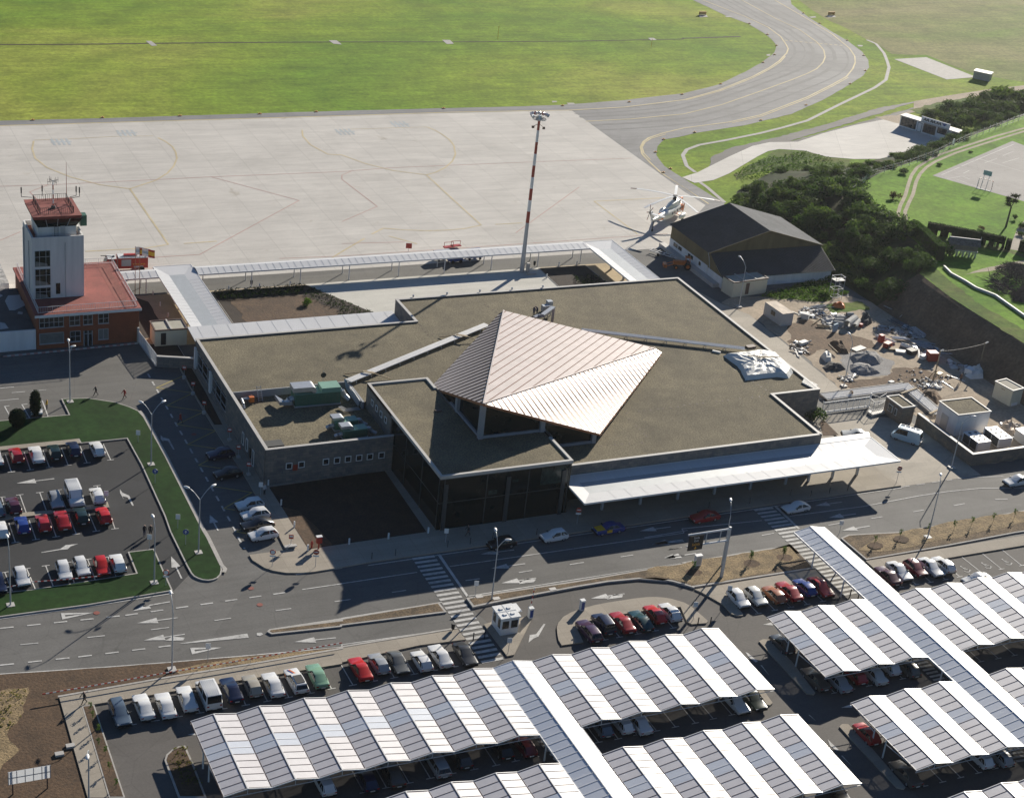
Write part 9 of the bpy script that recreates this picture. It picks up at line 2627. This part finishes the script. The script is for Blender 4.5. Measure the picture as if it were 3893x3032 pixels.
BP.append(('smaller pile of long cut branches in front of the large one', [(210.6,225.73),(212.15,225.84),(212.71,220.89),(211.77,218.85),(209.37,218.56),(207.76,221.03)], .8, 15))
BP.append(('brushwood pile lowest at the right edge above the garden wall', [(211.14,218.97),(216.46,221.71),(217.48,217.83),(213.78,213.45),(210.94,215.04),(209.14,216.08)], 1.1, 16))
def twig_pile(label, poly, z0, h_, n, seed, lng=.8):
 rnd = random.Random(seed)
 cx, cy = sum(q[0] for q in poly) / len(poly), sum(q[1] for q in poly) / len(poly)
 t = thing('brush_pile', label, 'brushwood', (cx, cy, z0))
 mb = MB()
 for k in range(n):
  a = poly[rnd.randrange(len(poly))]; b = poly[rnd.randrange(len(poly))]
  q = lerp(a, b, rnd.random()); f = rnd.random() ** .7
  e = lerp((cx, cy), q, f)
  c = Vector((*e, z0 + h_ * (1 - f * f) * rnd.uniform(.5, 1.1) + .1))
  d = Vector((rnd.gauss(0, 1), rnd.gauss(0, 1), rnd.gauss(.1, .4))).normalized() * lng * rnd.uniform(.5, 1.3)
  w_ = d.orthogonal().normalized() * .06
  mb.face([c - w_, c + w_, c + d + w_ * .3, c + d - w_ * .3])
 mb.build('twigs', 'brush_pile', t)
 return t
for lb_, q_, h_, s_ in BP:
 if 'smaller' in lb_: twig_pile(lb_, q_, 5.95, h_, 260, s_, 2.2)
 else: twig_pile(lb_, q_, 5.95, h_, 2600, s_)
# stone granary on pillars
A, B_ = Vector((211.7,237.97)), Vector((216.31,235.65))
d = (B_ - A).normalized(); L = (B_ - A).length
t = thing('stone_granary', 'old stone granary with a tiled roof raised on pillars at the edge of the garden', 'granary', (*A, 5.95), math.atan2(d.y, d.x))
Wd = 1.9
for x in (.2, L * .27, L * .5, L * .73, L - .2):
 for yv in (.15, Wd - .15):
  MB().cone((x, yv, 0), (x, yv, 1.0), .2, .15, 8).cone((x, yv, 1.0), (x, yv, 1.1), .36, .36, 10).build('pillar', 'coping', t, local=True)
MB().box(-.1, L + .1, -.05, Wd + .05, 1.1, 1.25).build('sill_beam', 'coping', t, local=True)
MB().box(0, L, .05, Wd - .05, 1.25, 2.5).build('chamber', 'brown_stone', t, local=True)
rf = MB()
rf.face([(-.4, -.4, 2.35), (L + .4, -.4, 2.35), (L + .4, Wd / 2, 3.35), (-.4, Wd / 2, 3.35)]).face([(L + .4, Wd + .4, 2.35), (-.4, Wd + .4, 2.35), (-.4, Wd / 2, 3.35), (L + .4, Wd / 2, 3.35)])
rf.face([(-.4, -.4, 2.35), (-.4, Wd / 2, 3.35), (-.4, Wd + .4, 2.35)]).face([(L + .4, -.4, 2.35), (L + .4, Wd + .4, 2.35), (L + .4, Wd / 2, 3.35)])
rf.build('roof', 'tile_roof', t, local=True)
MB().bar((-.45, Wd / 2, 3.37), (L + .45, Wd / 2, 3.37), .18, .14).build('ridge', 'coping', t, local=True)
for x in (-.42, L + .42):
 MB().cone((x, Wd / 2, 3.4), (x, Wd / 2, 4.0), .1, .03, 6).build('finial', 'coping', t, local=True)
# goal with a basketball board behind it
A, B_ = Vector((245.09,271.68)), Vector((247.13,269.13))
d = (B_ - A).normalized(); L = 3.0
t = thing('sports_goal', 'red and white handball goal with a basketball board at the end of the court', 'goal', (*A, 5.97), math.atan2(d.y, d.x))
g_ = MB()
for k in range(8):
 for x in (0, L): g_.mi(k % 2).box(x - .05, x + .05, -.05, .05, k * .25, (k + 1) * .25)
for k in range(10): g_.mi(k % 2).box(L * k / 10, L * (k + 1) / 10, -.05, .05, 2.0, 2.1)
g_.build('goal_frame', ['white_paint', 'red_stripe'], t, local=True)
MB().bar((0, 0, .05), (0, -1.1, .05), .08, .08).bar((L, 0, .05), (L, -1.1, .05), .08, .08).bar((0, -1.1, .05), (L, -1.1, .05), .1, .1).bar((0, -1.1, .05), (0, 0, 2), .05, .05).build('net_frame', 'white_paint', t, local=True)
MB().bar((.9, -1.5, 0), (.9, .1, 3.3), .09, .09).bar((2.0, -1.5, 0), (2.0, .1, 3.3), .09, .09).bar((.9, -1.5, 0), (.9, -.2, 1.6), .06, .06).build('board_stand', 'post_grey', t, local=True)
MB().box(.55, 2.35, .1, .16, 2.9, 3.95).build('backboard', 'blue_stencil', t, local=True)
MB().cone((1.45, .45, 3.05), (1.45, .45, 3.08), .25, .25, 12).build('hoop', 'red_paint', t, local=True)
t = thing('white_notice', 'small white notice on the wire fence by the hedge', 'notice', (*(258.55,297.83), 6))
c = (258.55,297.83)
MB().obox(c, .9, .06, 6.3, 7.6, .5).build('panel', 'white_paint', t)

# saplings in the road beds, rows in the soil beds
SAP = None
def sapling(c, z, s, label, group):
 global SAP
 if SAP is None:
  SAP = tree('sapling', label, c, z, 2.0, .55, 'leaf_broad', 130, .11, .035, .35, 51, group, cat='sapling')
  o = SAP
 else:
  o = copy_tree(SAP)
 o.location = (*c, z); o.scale = (s, s, s); o.rotation_euler = (0, 0, random.random() * 6); o['label'] = label; o['group'] = group
 return o
for c in [(110.39,158.13),(119.2,158),(124.52,158.23)] + [(119.42,158.43),(124.28,157.91)]: sapling(c, .24, .8, 'thin sapling in a dark hollow of the gantry bed', 'saplings beside the gantry')
for c in [(139.04,157.79),(143.75,158.28),(148.9,158.7)] + [(153.11,158.3),(156.37,158.58),(160.38,158.68),(164.33,158.82)]: sapling(c, .18, .72, 'thin sapling in the strip behind the wheelchair bays', 'saplings in the right strip')
for c in [(30.91,150.32),(30.83,148.77),(30.98,146.35),(30.41,144.05),(30.9,142.56),(30.71,139.84),(30.75,137.12)]: sapling(c, .15, .6, 'small sapling beside the sloping lower left footway', 'saplings in the lower left strip')
for c in [(110.23,157.86),(119.09,157.83),(124.36,157.98),(138.78,157.43),(143.49,157.92)]:
 flat('soil_ring', rough_edge([(c[0] + 1.2 * math.cos(k * .63) + .2, c[1] + .9 * math.sin(k * .63)) for k in range(10)], .15, .3), .246, 'brown_soil')
o = shrub(4, (88.05,250.17), .05, .62, 'round bright green bush alone in the dark soil bed behind the terminal', None)
o.material_slots[0].link = 'OBJECT'; o.material_slots[0].material = MT['leaf_bright']
shrub(0, (152.08,192.81), .1, 1.05, 'dark green bush in the corner of the terminal beside the sliding gate', None)
# low planting: clipped rows of ground cover
pl_ = MB()
rnd = random.Random(9)
def cover(poly, n, h_, sz):
 xs = [p[0] for p in poly]; ys = [p[1] for p in poly]
 k = 0
 while k < n:
  x, yv = rnd.uniform(min(xs), max(xs)), rnd.uniform(min(ys), max(ys))
  ins = False
  for a, b in zip(poly, poly[1:] + poly[:1]):
   if (a[1] > yv) != (b[1] > yv) and x < (b[0] - a[0]) * (yv - a[1]) / (b[1] - a[1]) + a[0]: ins = not ins
  if not ins: continue
  k += 1
  for _ in range(4):
   leaf_cloud(pl_, 1, lambda: (Vector((x + rnd.uniform(-.2, .2), yv + rnd.uniform(-.2, .2), h_ * rnd.uniform(.3, 1))), Vector((0, 0, 1))), sz, rnd)
cover([(74, 254.8), (88.5, 254.8), (90.4, 258.4), (74, 258.4)], 420, .7, .16)
cover([(88.6, 254), (92.8, 247), (88.2, 239.6), (98.2, 239.6), (98.4, 244), (90.8, 258)], 420, .5, .15)
cover([(138, 246.6), (144.6, 246.6), (144.4, 253), (140, 254)], 220, .55, .15)
o = pl_.build('ground_cover', 'leaf_hedge'); tag(o, 'low dark ground cover planted in the soil beds behind the terminal', 'ground cover', kind='stuff')
pl_ = MB()
cover([(19.34,157.15),(22.52,156.52),(25.38,156.29),(24.71,153.85),(23.66,151.58),(22.37,149.72),(21.28,148.94),(18.18,149.31)], 120, .18, .12)
cover([(37.63,141.49),(39.03,141.76),(39.09,135.09),(37.13,135.69),(36.69,139.75)], 90, .25, .12)
o = pl_.build('ground_cover', 'leaf_yellow'); tag(o, 'sparse yellowish weeds on the bare earth in the lower left corner', 'weeds', kind='stuff')
pl_ = MB()
cover([(199, 197), (205, 197), (206, 230), (202, 231), (199.5, 222), (199, 205)], 1500, .45, .22)
cover([(170.53,239.3),(177.32,241.42),(188,244.88),(189.11,237.07),(181.91,234.68),(174.58,237.11)], 700, .5, .18)
cover([(203.35,302.31),(216.4,310.83),(229.75,314.31),(235.85,305.84),(231.12,302.08),(213.6,301.04),(202.35,297.33)], 600, .4, .2)
o = pl_.build('tall_grass', 'leaf_bright'); tag(o, 'tufts of long grass along the earth bank top and the yard edge', 'grass', kind='stuff')
# where several alike stand in a row, say which one by its place from the left
ORD += ['twenty ' + w_ for w_ in ORD[:9]]
bpy.context.view_layer.update()
inv = cam.matrix_world.inverted()
same = {}
for o in COL.objects:
 if o.parent is None and o.get('label'): same.setdefault(o['label'], []).append(o)
for lb, os_ in same.items():
 if 1 < len(os_) <= 29:
  def sx_(o):
   q = inv @ o.location
   return -q.x / q.z
  for k, o in enumerate(sorted(os_, key=sx_)):
   o['label'] = lb + ', ' + ORD[k] + ' from the left'
for k in range(len(SHR)):
 if not sh_used[k]: bpy.data.objects.remove(SHR[k])

# thin sunlit air over the whole place: ground and everything on it inside, sky outside
m = bpy.data.materials.new('haze')
m.use_nodes = True
nt = m.node_tree
nt.nodes.remove(nt.nodes["Principled BSDF"])
pv = nt.nodes.new("ShaderNodeVolumePrincipled")
pv.inputs["Color"].default_value = (0.93, 0.95, 0.98, 1)
pv.inputs["Density"].default_value = 0.00006
pv.inputs["Anisotropy"].default_value = 0.7
nt.links.new(pv.outputs[0], nt.nodes["Material Output"].inputs["Volume"])
MT['haze'] = m
hz = MB().box(-950, 1550, -350, 2450, -1.2, 122.0).build('haze', 'haze')
tag(hz, 'pale sunlit haze filling the air over the airfield', 'haze', kind='stuff')
